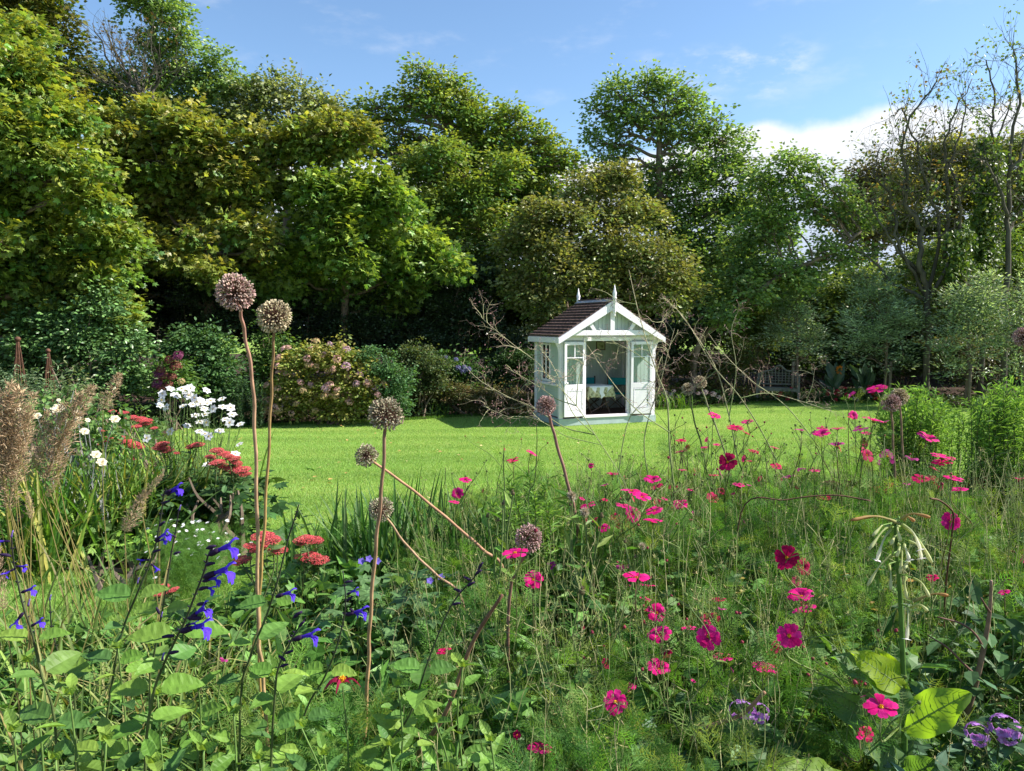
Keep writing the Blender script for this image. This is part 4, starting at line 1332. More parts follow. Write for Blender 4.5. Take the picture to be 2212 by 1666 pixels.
def cloth(name, label, M, hw, drop, z, mat, rot=0, amp=.02, corner=.10):
    n_ = 40
    g = np.linspace(-1, 1, n_ + 1)
    X_, Y_ = np.meshgrid(g, g)
    S = hw + drop
    X_, Y_ = X_ * S, Y_ * S
    if rot:
        c_, s_ = math.cos(rot), math.sin(rot)
        X_, Y_ = X_ * c_ - Y_ * s_, X_ * s_ + Y_ * c_
    tabl = .335
    ox = np.clip(np.abs(X_) - tabl, 0, None); oy = np.clip(np.abs(Y_) - tabl, 0, None)
    dr_ = np.sqrt(ox ** 2 + oy ** 2)
    Z_ = z - dr_ * .97
    xx = np.clip(X_, -tabl, tabl) + np.sign(X_) * ox * .12; yy = np.clip(Y_, -tabl, tabl) + np.sign(Y_) * oy * .12
    xx += np.where(dr_ > 0, amp * np.sin(Y_ * 30), 0) * np.minimum(dr_ * 6, 1); yy += np.where(dr_ > 0, amp * np.sin(X_ * 30 + 1), 0) * np.minimum(dr_ * 6, 1)
    V = np.stack([xx, yy, Z_], -1).reshape(-1, 3)
    A = np.array(M); V = V @ A[:3, :3].T + A[:3, 3]
    i_, j_ = np.meshgrid(np.arange(n_), np.arange(n_)); a_ = j_ * (n_ + 1) + i_
    mb = MB(); mb.add(V, np.stack([a_, a_ + 1, a_ + n_ + 2, a_ + n_ + 1], -1).reshape(-1, 4))
    o = mb.build(name, mat, loc=tuple(M @ Vector((0, 0, z))), smooth=True)
    mo = o.modifiers.new('thickness', 'SOLIDIFY'); mo.thickness = .003; mo.offset = 1
    return tag(o, label, 'tablecloth')


cloth('tablecloth', 'patterned olive tablecloth over the folding table', TB, .335, .27, .680, M_OLIVE)
cloth('tablecloth', 'plain white overcloth laid cornerwise on the olive one', TB, .335, .13, .690, M_LINEN, rot=math.pi / 4, amp=.005)


def chair(label, lx, ly, rz, seat_only=False):
    CM = HM @ Matrix.Translation(Vector((lx, ly, .2))) @ Matrix.Rotation(rz, 4, 'Z')
    c = thing('directors_chair', CM.translation, label, 'chair', 'canvas chairs in the summerhouse')
    ip('seat', [((-.23, -.2, .43), (.23, .2, .445))], M_TEAL, c, CM)
    ip('backrest', [((-.24, .20, .64), (.24, .215, .82))], M_TEAL, c, CM)
    for s_ in (-1, 1):
        ip('back_post', [((s_ * .25 - .014, .195, .43), (s_ * .25 + .014, .222, .86))], M_DWOOD, c, CM)
        ip('armrest', [((s_ * .26 - .03, -.22, .62), (s_ * .26 + .03, .19, .64))], M_DWOOD, c, CM)
        ip('arm_post', [((s_ * .26 - .014, -.2, .03), (s_ * .26 + .014, -.175, .615))], M_DWOOD, c, CM)
        for yy in (-.18, .18):
            mb = MB(); tube(mb, [np.array(CM @ Vector((s_ * .23, yy, .02))), np.array(CM @ Vector((-s_ * .23, yy, .43)))], .013, .013, 5); mb.build('leg', M_DWOOD, c)
    return c


chair('teal canvas folding chair at the back left of the cloth covered table', 1.40, 1.22, R(5))
chair('teal canvas folding chair at the right of the cloth covered table', 2.0, .95, R(-35))
# obelisks at left
for (x_, ytop, D_, wpx, lab) in ((38, 732, 9.5, 22, 'taller rusty plant obelisk with a ball finial at the left edge'), (104, 757, 11.5, 14, 'shorter rusty plant obelisk just right of the taller one')):
    b0 = np.array(gb(x_, D_)); tp_ = at(x_, ytop, D_)
    ob = thing('garden_obelisk', b0, lab, 'obelisk', 'rusty obelisks in the left border')
    hh = tp_[2] - b0[2]
    for k in range(6):
        a_ = k * math.pi / 3 + .3
        mb = MB(); f_ = b0 + np.array([.2 * math.cos(a_), .2 * math.sin(a_), -.05]); tube(mb, [f_, np.array([tp_[0] + .012 * math.cos(a_), tp_[1] + .012 * math.sin(a_), tp_[2] - .03])], .008, .008, 6); mb.build('rod', M_RUST, ob)
    for w_ in (.3, .65):
        mb = MB(); rr_ = .2 * (1 - w_) + .012
        tube(mb, [b0 + UP * hh * w_ + np.array([rr_ * math.cos(a_), rr_ * math.sin(a_), 0]) for a_ in np.linspace(0, 2 * math.pi, 19)], .006, .006, 5); mb.build('ring', M_RUST, ob)
    mb = MB(); lathe(mb, tuple(tp_ - UP * .04), [(.003, 0), (.025, .008), (.036, .03), (.036, .04), (.025, .06), (.003, .07)], 10); mb.build('finial', M_RUST, ob, smooth=True)
# ------------------------------------------------------------------ foreground and side planting
def PX(D):
    return D / 1620


# flower meshes ------------------------------------------------------
def cosmos_flower(seed, cols, cup=.12, npet=8, ragged=.08, missing=0):
    """radius 1, face up"""
    rng = np.random.default_rng(seed)
    mb = MB()
    for k in range(npet):
        if k < missing:
            continue
        a = 2 * math.pi * k / npet + rng.normal(0, .05)
        ln = 1 + rng.normal(0, ragged)
        up = cup + rng.normal(0, .07)
        c = pick(rng, cols, 1, .1)[0]
        rad = np.array([.10, .35, .62, .85, .97])
        hw = np.array([.05, .17, .28, .31, .20])
        rows = []
        for r_, w_ in zip(rad, hw):
            zz = up * math.sin(r_ * 2.2) - .10 * max(0, r_ - .6)
            tw = rng.normal(0, .02)
            row = []
            for q, s_ in enumerate((-1, -.5, 0, .5, 1)):
                notch = (0, .05, -.03, .05, 0)[q] if r_ > .9 else 0
                zz2 = zz + (.035 * (abs(s_) - .5) if r_ > .2 else 0) + .018 * math.cos(s_ * 9) + tw * s_
                rr = (r_ + notch) * ln
                row.append((rr * math.cos(a) - s_ * w_ * math.sin(a), rr * math.sin(a) + s_ * w_ * math.cos(a), zz2 + .012 * (k % 2)))
            rows.append(row)
        V = np.array(rows).reshape(-1, 3)
        F = np.array([[i * 5 + j, i * 5 + j + 1, i * 5 + j + 6, i * 5 + j + 5] for i in range(4) for j in range(4)])
        fade = np.repeat(np.array([.62, .85, 1, 1.05, 1.05]), 5)[:, None]
        mb.add(V, F, np.clip(c[None] * fade, 0, 1))
    # calyx
    pts = [np.array([0, 0, -.22]), np.array([0, 0, -.12]), np.array([0, 0, -.02])]
    tube(mb, pts, [.05, .13, .16], None, 7, (.06, .12, .03), m=1)
    for k in range(8):
        a = k * math.pi / 4
        o_ = np.array([math.cos(a), math.sin(a), 0])
        scatter(mb, LONG, (o_ * .1 - UP * .05)[None], (o_ - UP * .35)[None], UP[None], .32, (.06, .13, .03), m=1)
    return mb


def flower_centre(seed, col=(.75, .42, .02)):
    rng = np.random.default_rng(seed)
    mb = MB()
    n_ = 70
    r_ = .17 * np.sqrt(rng.random(n_)); a_ = rng.uniform(0, 6.28, n_)
    P = np.c_[r_ * np.cos(a_), r_ * np.sin(a_), .02 + .08 * (1 - (r_ / .17) ** 2)]
    scatter(mb, KITE, P, np.c_[rng.normal(0, .35, (n_, 2)), np.ones(n_)], sph(rng, n_), .07, pick(rng, [col, (.55, .22, .02)], n_), wid=1.2)
    lathe(mb, (0, 0, .0), [(.15, 0), (.16, .03), (.09, .07), (.01, .09)], 9, col)
    return mb


PINK = [(.70, .010, .20), (.58, .008, .15), (.78, .03, .27), (.66, .02, .24)]
DEEP = [(.34, .004, .06), (.42, .006, .085), (.26, .003, .045)]
RUBY = [(.55, .006, .10), (.46, .005, .08), (.62, .012, .13)]
MAUV = [(.40, .03, .20), (.30, .02, .14), (.5, .07, .26)]
CF = {}
for nm, cl in (('p', PINK), ('d', DEEP), ('r', RUBY), ('m', MAUV)):
    CF[nm] = [tomesh(cosmos_flower(10 + s_ + ord(nm), cl, (.08, .2, .32)[s_], 8, .07 if nm != 'm' else .16, 0 if nm != 'm' else 2 + s_), 'cosmos_petals', [M_PETAL, M_STEM]) for s_ in range(3)]
CC = [tomesh(flower_centre(s_), 'flower_centre', M_STEM) for s_ in range(2)]
_b = MB(); _r = np.random.default_rng(2)
lathe(_b, (0, 0, -.45), [(.08, 0), (.34, .12), (.42, .4), (.36, .62), (.16, .82), (.02, .9)], 9, (.10, .14, .035))
for k in range(8):
    a_ = k * .785; o_ = np.array([math.cos(a_), math.sin(a_), 0])
    scatter(_b, LONG, (o_ * .3 - UP * .35)[None], (o_ * .9 - UP * .3)[None], UP[None], .6, (.07, .14, .03))
BUD = tomesh(_b, 'flower_bud', M_STEM, True)
_b = MB(); lathe(_b, (0, 0, -.4), [(.08, 0), (.34, .12), (.44, .4), (.36, .62), (.2, .85), (.02, 1.0)], 9, (.22, .03, .05))
BUDR = tomesh(_b, 'flower_bud', M_STEM, True)


# ferny cosmos leaf template, length 1
def fern_template(seed=1, pairs=6, w=.011):
    rng = np.random.default_rng(seed)
    V, F = [], []

    def seg(a, b, w_):
        a, b = np.array(a, float), np.array(b, float)
        d = nz(b - a); s = np.array([-d[1], d[0], 0]) * w_
        i = len(V)
        V.extend([a - s, a + s, b])
        F.append([i, i + 1, i + 2])
    seg((0, 0, 0), (0, .55, .05), w * 1.6); seg((0, .5, .05), (0, 1, 0), w)
    for k in range(pairs):
        y0 = .18 + .75 * k / pairs
        for s_ in (-1, 1):
            ln = .42 * math.sin(math.pi * (.25 + .65 * k / pairs)) * rng.uniform(.8, 1.2)
            a = rng.uniform(.65, 1.0)
            e = (s_ * ln * math.sin(a), y0 + ln * math.cos(a), rng.normal(0, .06))
            seg((0, y0, .03), e, w)
            for f_ in (.35, .65):
                m_ = (s_ * ln * math.sin(a) * f_, y0 + ln * math.cos(a) * f_, .02)
                seg(m_, (m_[0] + s_ * ln * .25, m_[1] + ln * .42, rng.normal(0, .05)), w * .8)
                if f_ < .5:
                    seg(m_, (m_[0] + s_ * ln * .45, m_[1] + ln * .05, rng.normal(0, .05)), w * .8)
    return (np.array(V), [np.array(F)])


FERN = [fern_template(s_) for s_ in range(3)]
FG = [(.07, .19, .035), (.11, .26, .045), (.17, .31, .055), (.23, .30, .08)]


def fern_leaves(mb, rng, P, out, size, cols=FG):
    n_ = len(P)
    k = rng.integers(0, 3, n_)
    c = pick(rng, cols, n_, .22)
    for q in range(3):
        s_ = k == q
        if s_.any():
            m_ = s_.sum()
            scatter(mb, FERN[q], P[s_], out[s_], UP + rng.normal(0, .6, (m_, 3)), size[s_] if hasattr(size, '__len__') else size, c[s_])


def bez(a, b, rng, wob=.04, lift=.35, n=8):
    a, b = np.asarray(a, float), np.asarray(b, float)
    m1 = a + (b - a) * .35 + rng.normal(0, wob, 3) * [1, 1, .2] + UP * 0
    m1[2] = a[2] + (b[2] - a[2]) * (.35 + .2 * lift)
    m2 = a + (b - a) * .7 + rng.normal(0, wob, 3) * [1, 1, .2]
    m2[2] = a[2] + (b[2] - a[2]) * (.7 + .15 * lift)
    return spline([a, m1, m2, b], 4)


# cosmos --------------------------------------------------------------
def c5(l):
    return [(1377 + a * .3775, 716 + b * .3775, w * .3775, t) for a, b, w, t in l]


def c3(l):
    return [(1046.5 + a * .4378, 936.4 + b * .4378, w * .4378, t) for a, b, w, t in l]


def c4(l):
    return [(1597 + a * .3716, 1046.5 + b * .3716, w * .3716, t) for a, b, w, t in l]


def c2(l):
    return [(495.7 + a * .4047, 991.4 + b * .4047, w * .4047, t) for a, b, w, t in l]


# tone letter then facing: u up, c towards camera, s sideways
COSMOS = [
    ('cosmos with the four small magenta blooms at the top left of the drift', 1545, c5([(440, 482, 80, 'pu'), (560, 560, 105, 'ru'), (630, 525, 70, 'pu'), (620, 585, 55, 'ru')])),
    ('cosmos with small ruby blooms level with the summerhouse base on the lawn', 1480, c5([(250, 632, 60, 'ru'), (250, 688, 75, 'pu'), (288, 662, 32, 'dc'), (395, 620, 42, 'ps'), (255, 800, 55, 'pu')])),
    ('cosmos with one large deep purple bloom showing a yellow centre at the back left', 1570, c5([(515, 748, 120, 'dc'), (470, 815, 75, 'ms'), (435, 828, 60, 'ru'), (610, 728, 55, 'ps'), (640, 745, 40, 'ru')])),
    ('cosmos with thin pink blooms over the middle of the lawn', 1650, c5([(660, 692, 60, 'ru'), (745, 640, 38, 'ps'), (785, 670, 58, 'pu'), (795, 772, 70, 'ru'), (700, 843, 48, 'rs'), (580, 888, 72, 'pu')])),
    ('cosmos with a faded purple bloom and pale ones over the centre right lawn', 1720, c5([(940, 570, 95, 'mu'), (870, 843, 85, 'mu'), (1015, 798, 62, 'pu'), (935, 790, 48, 'mu'), (1055, 595, 100, 'pu')])),
    ('tall cosmos carrying the highest magenta bloom against the dark border', 1885, c5([(1370, 330, 112, 'pu'), (1230, 480, 65, 'pc'), (1350, 513, 120, 'pu'), (1230, 365, 60, 'ms')])),
    ('cosmos with cupped pink blooms left of the tallest one', 1800, c5([(1145, 558, 95, 'pu'), (1140, 660, 100, 'mu'), (1275, 555, 90, 'mu')])),
    ('cosmos with the dark crimson bloom facing the camera beside the asters', 1880, c5([(1310, 708, 98, 'dc'), (1430, 715, 92, 'mc')])),
    ('cosmos with two bright magenta blooms in front of the asters', 1995, c5([(1660, 620, 120, 'pu'), (1745, 725, 138, 'pu'), (1700, 790, 60, 'du')])),
    ('cosmos with a pair of low pink blooms at the foot of the asters', 2060, c5([(1810, 848, 108, 'pu'), (1840, 915, 100, 'pu'), (1620, 845, 90, 'ru'), (1680, 842, 60, 'ru'), (2180, 850, 66, 'pu')])),
    ('cosmos with one magenta bloom behind the bent rusty support rod', 2050, c5([(1790, 1090, 122, 'pc'), (2212, 1270, 60, 'rs')])),
    ('cosmos with a dusky bloom half hidden in the feathery green middle', 1790, c5([(1065, 960, 90, 'du'), (610, 1090, 45, 'ms'), (310, 1030, 48, 'ms')])),
    ('cosmos with a tilted ruby bloom right of the dense magenta cluster', 1530, c5([(430, 955, 82, 'rc'), (245, 995, 92, 'pu'), (300, 910, 44, 'pu')])),
    ('cosmos forming the dense magenta cluster, upper part', 1420, c3([(725, 285, 105, 'pu'), (775, 317, 100, 'pu'), (830, 235, 85, 'pu'), (850, 270, 72, 'ru'), (915, 265, 30, 'rs')])),
    ('cosmos forming the dense magenta cluster, lower left part', 1360, c3([(730, 400, 95, 'pc'), (720, 450, 80, 'rc'), (690, 370, 90, 'pu'), (645, 420, 66, 'dc'), (660, 452, 50, 'dc')])),
    ('cosmos forming the dense magenta cluster, lower right part', 1440, c3([(840, 385, 92, 'pu'), (830, 440, 95, 'pu'), (800, 380, 42, 'ru'), (845, 345, 60, 'rc'), (965, 352, 78, 'pu')])),
    ('cosmos with small blooms among the thistle heads', 1270, c3([(510, 358, 82, 'pu'), (545, 430, 45, 'ru'), (480, 322, 35, 'pu'), (500, 430, 40, 'rs'), (630, 207, 62, 'pu'), (690, 218, 26, 'rs'), (525, 160, 34, 'pc')])),
    ('spindly cosmos with three small blooms over the near edge of the lawn', 1100, c3([(97, 78, 20, 'rs'), (140, 140, 66, 'ru'), (230, 103, 66, 'pu'), (330, 650, 50, 'mu')])),
    ('cosmos with a group of three blooms stacked over the iris leaves', 985, c2([(1260, 117, 70, 'pu'), (1215, 185, 76, 'pc'), (1200, 235, 62, 'pu'), (1355, 170, 32, 'ds')])),
    ('cosmos with a bright bloom just below the round brown seed head', 1115, c3([(150, 592, 128, 'pu'), (240, 722, 112, 'pc')])),
    ('cosmos with two layered pink blooms in the middle of the foreground', 1370, c3([(750, 715, 142, 'pu'), (805, 757, 95, 'pu'), (675, 650, 80, 'mc')])),
    ('cosmos with a yellow centred bloom low in the middle', 1420, c3([(850, 885, 110, 'pc'), (865, 1000, 122, 'pu'), (860, 1165, 118, 'pu'), (900, 1100, 48, 'ms')])),
    ('cosmos with the long tilted bloom and its smaller neighbour', 1520, c3([(1155, 825, 70, 'ru'), (1100, 912, 95, 'ru'), (1010, 965, 76, 'pu'), (1105, 1003, 142, 'pc')])),
    ('cosmos with a drooping wilted bloom under a pale magenta one', 1570, c3([(1180, 1110, 100, 'pu'), (1220, 1165, 52, 'ms')])),
    ('cosmos with a dark faded bloom with bright yellow centre', 1310, c3([(600, 1135, 60, 'dc'), (620, 995, 26, 'rs'), (490, 960, 22, 'rs')])),
    ('cosmos with the open magenta bloom at the bottom centre facing the camera', 1330, c3([(645, 1325, 142, 'pc')])),
    ('cosmos with a single magenta bloom at the bottom edge of the photo', 1165, c3([(275, 1562, 132, 'pu'), (160, 1487, 50, 'dc')])),
    ('cosmos with the velvety open bloom with a large golden centre', 1700, c4([(275, 425, 158, 'dc'), (330, 565, 72, 'pc')])),
    ('cosmos with two flat pink blooms one above the other', 1732, c4([(360, 655, 162, 'pu'), (380, 742, 142, 'pu')])),
    ('cosmos with the biggest fully open bloom facing the camera', 1703, c4([(290, 880, 168, 'pc')])),
    ('cosmos with one side lit bloom low right of the middle', 1650, c4([(140, 1070, 152, 'pu')])),
    ('cosmos with a bloom leaning on the lime green tobacco leaf', 1850, c4([(685, 1040, 158, 'pu'), (635, 1130, 55, 'ms'), (690, 1155, 78, 'du')])),
    ('cosmos with three blooms overlapping the lower tobacco leaves', 1900, c4([(825, 1295, 190, 'pu'), (750, 1355, 100, 'rc'), (730, 1450, 112, 'rc')])),
    ('cosmos with small half hidden blooms at the right edge', 2170, c4([(1540, 630, 72, 'pu'), (1125, 550, 70, 'ru'), (1650, 440, 50, 'ps')])),
    ('cosmos with a small bloom in the shade low in the middle left', 960, c2([(1145, 1035, 88, 'ru'), (1480, 505, 20, 'rs')])),
]


def depth_for(py, w):
    d0 = float(np.interp(py, [860, 1000, 1100, 1250, 1400, 1600], [3.9, 3.5, 3.1, 2.6, 2.15, 1.8]))
    d0 *= float(np.interp(py, [1100, 1300], [1, .93]))
    return float(np.clip(1620 * .075 / max(w, 1), d0 * .88, d0 * 1.15))


grp = 'cosmos plants in the front border'
rng = np.random.default_rng(77)
for lab, bx, fl in COSMOS:
    # lesser blooms and half closed ones near the main blooms
    for q in range(1 + 2 * (len(fl) > 2)):
        b_ = fl[rng.integers(len(fl))]
        nx_, ny_ = b_[0] + rng.normal(0, 38), b_[1] + rng.normal(6, 24)
        if nx_ > 1250 and ny_ > 900: fl.append((nx_, ny_, b_[2] * rng.uniform(.4, .8), rng.choice(['ru', 'mu', 'rs', 'pu', 'dc'])))
    Ds = [depth_for(f[1], f[2]) for f in fl]
    Dm = float(np.max(Ds)) + .14
    x0 = at(bx, 1000, Dm)[0]
    base = np.array([x0, Dm, float(ground(x0, Dm))])
    root = thing('cosmos_plant', base, lab, 'cosmos', grp)
    sb = MB(); fb = MB()
    topz = max(at(f[0], f[1], d)[2] for f, d in zip(fl, Ds))
    H = topz - base[2]
    # a few main stems
    for (px_, py_, w_, t_), D_ in zip(fl, Ds):
        D2 = D_ + rng.normal(0, .05)
        p = at(px_, py_, D2)
        face = {'u': nz(np.array([rng.normal(-.05, .26), -.06 + rng.normal(0, .15), 1])), 'c': nz(np.array([rng.normal(0, .3), -1, .55 + rng.normal(0, .2)])), 's': nz(np.array([rng.choice([-1, 1]) * 1.0, -.3, .5]))}[t_[1]]
        r_ = w_ * D2 / 1620 / 2 * {'u': 1.0, 'c': .88, 's': .8}[t_[1]]
        ml = CF[t_[0]]
        o = part(ml[rng.integers(3)], 'flower', root, p, face, r_, rng.uniform(0, 6))
        if w_ > 20:
            subpart(CC[rng.integers(2)], 'flower_centre', o)
        a = base + np.array([rng.normal(0, .04), rng.normal(0, .04), 0])
        # stem comes up near vertical, then to the flower
        mid = a + (p - a) * .5 + np.array([rng.normal(0, .05), rng.normal(0, .05), .05])
        pts = spline([a, mid, p - face * r_ * .9 - UP * .06, p - face * r_ * .22], 5)
        tube(sb, pts, .0034, .0016, 5, pick(rng, [(.10, .16, .04), (.16, .20, .07), (.13, .10, .05)], 1)[0])
        pts = np.array(pts)
        # side shoots carrying buds
        for q in range(rng.integers(1, 4)):
            s = pts[rng.integers(len(pts) // 2, len(pts) - 3)]
            e = s + np.array([rng.normal(0, .07), rng.normal(0, .07), rng.uniform(.06, .2)])
            tube(sb, bez(s, e, rng, .01), .0018, .001, 4, (.11, .16, .05))
            part(BUD if rng.random() < .75 else BUDR, 'flower_bud', root, e, nz(e - s), rng.uniform(.009, .014))
        n_ = 12
        t2 = rng.random(n_) ** .8
        ii = (t2 * (len(pts) - 4)).astype(int)
        fern_leaves(fb, rng, pts[ii], np.c_[rng.normal(0, 1, (n_, 2)), rng.uniform(.2, 1.3, n_)], rng.uniform(.05, .11, n_))
    for q in range(5):
        e = base + np.array([rng.normal(0, .14), rng.normal(0, .14), H * rng.uniform(.45, .8)])
        pts = np.array(bez(base + rng.normal(0, .03, 3) * [1, 1, 0], e, rng, .03))
        tube(sb, pts, .004, .0018, 5, (.10, .16, .04))
        n_ = 22
        ii = (rng.random(n_) ** .7 * (len(pts) - 1)).astype(int)
        fern_leaves(fb, rng, pts[ii] + rng.normal(0, .02, (n_, 3)), np.c_[rng.normal(0, 1, (n_, 2)), rng.uniform(.1, 1.2, n_)], rng.uniform(.06, .13, n_))
    sb.build('stems', M_STEM, root)
    fb.build('foliage', M_FERN, root)

# withered cosmos at the lower left
for (px_, py_, w_, lab, D_) in ((740, 1475, 85, 'withered crimson cosmos bloom with curled petals beside the tall cane stem', 1.75), (485, 1425, 24, 'pink cosmos bud under the blue sage spike', 1.9)):
    p = at(px_, py_, D_); b0 = np.array([p[0] + .03, D_, float(ground(p[0], D_))])
    root = thing('cosmos_plant', b0, lab, 'cosmos')
    sb = MB(); tube(sb, bez(b0, p - UP * .01, rng, .01), .003, .002, 5, (.12, .18, .05)); sb.build('stems', M_STEM, root)
    fb = MB()
    if w_ > 40:
        for k in range(6):
            a_ = k * 1.05 + .3
            o_ = np.array([math.cos(a_), math.sin(a_) * .6, .1])
            pts = [p + o_ * t_ * .045 + UP * (.012 * math.sin(t_ * 3) - .02 * t_ * t_) + np.array([0, -.002, 0]) for t_ in np.linspace(0.05, 1, 7)]
            P = np.array(pts); sd_ = nz(np.cross(o_, UP)) * .3 + UP * .5
            w2 = .008 * np.array([.4, 1, 1.1, .9, 1.0, .8, .3])
            V = np.stack([P - sd_ * w2[:, None], P + sd_ * w2[:, None]], 1).reshape(-1, 3); i_ = np.arange(6) * 2
            fb.add(V, np.stack([i_, i_ + 1, i_ + 3, i_ + 2], -1), (.30, .015, .06))
        fb.build('flower', M_PETAL, root); part(CC[0], 'flower_centre', root, p + UP * .008, (0, -.5, .8), .055)
    else:
        part(CF['m'][2], 'flower', root, p, (0, -.3, 1), .014)
    fb = MB(); n_ = 26; t_ = rng.random(n_)
    fern_leaves(fb, rng, b0 + (p - b0) * (t_ * .85)[:, None], np.c_[rng.normal(0, 1, (n_, 2)), rng.uniform(.2, 1, n_)], rng.uniform(.06, .11, n_)); fb.build('foliage', M_FERN, root)


# alliums -------------------------------------------------------------
def allium_head(seed, cols, n=620):
    rng = np.random.default_rng(seed)
    mb = MB()
    k = np.arange(n) + .5
    ph = np.arccos(1 - 2 * k / n); th = math.pi * (1 + 5 ** .5) * k
    v = nz(np.c_[np.cos(th) * np.sin(ph), np.sin(th) * np.sin(ph), np.cos(ph)] + rng.normal(0, .05, (n, 3)))
    v = v[(v[:, 2] > -.93) & (rng.random(len(v)) > .10 + .25 * (np.sin(v[:, 0] * 5 + seed) * np.sin(v[:, 2] * 4) > .6))]
    n = len(v)
    rad = rng.uniform(.78, 1.0, n) * (1 + .06 * np.sin(v[:, 0] * 4 + seed) * np.sin(v[:, 1] * 3))
    # pedicels
    s = nz(np.cross(v, sph(rng, n)))
    V = np.stack([v * .05 - s * .006, v * .05 + s * .006, v * (rad - .08)[:, None] + s * .008, v * (rad - .08)[:, None] - s * .008], 1).reshape(-1, 3)
    mb.add(V, np.arange(4 * n).reshape(n, 4), (.16, .09, .07))
    s2 = np.cross(v, s)
    V = np.stack([V.reshape(n, 4, 3)[:, 0], V.reshape(n, 4, 3)[:, 0] + s2 * .012, v * (rad - .08)[:, None] + s2 * .01, v * (rad - .08)[:, None] - s2 * .008], 1).reshape(-1, 3)
    mb.add(V, np.arange(4 * n).reshape(n, 4), (.16, .09, .07))
    # three lobed capsules with papery tepals
    cap = np.array([(0, 0, -.10), (.055, 0, -.02), (-.027, .048, -.02), (-.027, -.048, -.02), (.045, 0, .05), (-.022, .039, .05), (-.022, -.039, .05), (0, 0, .075)])
    fc = np.array([[0, 2, 1], [0, 3, 2], [0, 1, 3], [1, 2, 5], [1, 5, 4], [2, 3, 6], [2, 6, 5], [3, 1, 4], [3, 4, 6], [4, 5, 7], [5, 6, 7], [6, 4, 7]])
    c = pick(rng, cols, n, .25)
    sz = rng.uniform(.75, 1.15, n)
    C = cap[None] * sz[:, None, None]
    Wv = C[..., 0:1] * s[:, None] + C[..., 1:2] * s2[:, None] + C[..., 2:3] * v[:, None] + (v * rad[:, None])[:, None]
    off = np.arange(n)[:, None, None] * 8
    mb.add(Wv.reshape(-1, 3), (fc[None] + off).reshape(-1, 3), np.repeat(c, 8, 0))
    for q in range(4):
        a_ = sph(rng, n)
        scatter(mb, KITE, v * (rad - .05)[:, None], v * .6 + np.cross(v, a_) * .8, v, .10 * rng.uniform(.6, 1.1, n), pick(rng, cols, n, .25) * .9, wid=.5)
    lathe(mb, (0, 0, -.08), [(.02, 0), (.08, .04), (.08, .1), (.02, .14)], 8, (.2, .12, .08))
    return mb


AH = [tomesh(allium_head(3, [(.56, .40, .34), (.48, .31, .28), (.62, .50, .40), (.38, .22, .21)]), 'seed_head', M_DRY),
      tomesh(allium_head(4, [(.52, .44, .28), (.60, .52, .36), (.40, .31, .2)]), 'seed_head', M_DRY),
      tomesh(allium_head(5, [(.42, .38, .25), (.34, .28, .19), (.50, .46, .33), (.24, .18, .13)], 480), 'seed_head', M_DRY),
      tomesh(allium_head(6, [(.50, .33, .30), (.56, .40, .36), (.36, .2, .19)], 520), 'seed_head', M_DRY)]
g2 = 'dried allium seed heads on tall stems'
ALL = [
    ('tallest dried allium head, pinkish, on a thick curving stem', 508, 632, 40, 1.82, 0, [(518, 668), (528, 720), (545, 820), (551, 950), (556, 1150), (558, 1370), (570, 1480)], 4.4, (.36, .17, .15), (.42, .30, .14)),
    ('straw coloured allium head just right of the tallest one', 592, 684, 36, 2.0, 1, [(592, 718), (588, 800), (583, 920), (572, 1120), (563, 1250), (560, 1400)], 3.6, (.20, .11, .08), (.50, .34, .10)),
    ('dark open allium head on a straight cane like stem in the middle', 834, 895, 37, 1.95, 2, [(832, 930), (824, 1060), (812, 1180), (800, 1330), (795, 1450), (786, 1620), (783, 1700)], 4.6, (.22, .12, .10), (.50, .32, .14)),
    ('small brown allium head on a stem slanting down to the right', 792, 984, 25, 2.9, 2, [(810, 1000), (880, 1050), (960, 1115), (1040, 1185), (1090, 1240)], 3.4, (.40, .22, .12), (.40, .22, .14)),
    ('pale allium head behind the straight stem of the dark one', 822, 1101, 27, 2.75, 2, [(838, 1122), (880, 1180), (940, 1240), (1000, 1300)], 3.0, (.36, .25, .14), (.34, .2, .14)),
    ('brown allium head above the magenta bloom in the centre', 1142, 1163, 31, 2.35, 3, [(1136, 1192), (1115, 1240), (1100, 1300)], 3.6, (.22, .11, .10), (.2, .12, .08)),
    ('pinkish allium head in front of the left corner of the summerhouse', 1179, 876, 22, 3.3, 3, [(1186, 897), (1200, 950), (1225, 1040), (1245, 1120), (1250, 1180)], 4.0, (.26, .13, .12), (.25, .15, .1)),
    ('lower of the two sandy allium heads right of the summerhouse', 1486, 841, 13.5, 5.0, 1, [(1489, 855), (1500, 910), (1520, 980), (1530, 1060), (1532, 1150)], 1.9, (.2, .2, .08), (.12, .14, .06)),
    ('upper of the two sandy allium heads right of the summerhouse', 1512, 826, 14, 5.0, 1, [(1516, 840), (1530, 880), (1560, 960), (1580, 1050), (1590, 1150)], 1.9, (.36, .34, .2), (.2, .2, .1)),
    ('brown allium head half behind the left side of the asters', 1924, 870, 20, 3.8, 3, [(1926, 890), (1930, 980), (1935, 1100)], 2.6, (.25, .15, .1), (.2, .15, .1)),
    ('allium head just behind and above the one beside the asters', 1942, 858, 19, 4.1, 1, [(1944, 878), (1950, 980), (1952, 1100)], 2.4, (.25, .15, .1), (.2, .15, .1)),
    ('allium head cut off by the right edge of the photo', 2212, 728, 22, 3.2, 3, [(2214, 752), (2218, 900), (2222, 1100)], 4.0, (.25, .15, .1), (.2, .15, .1)),
]
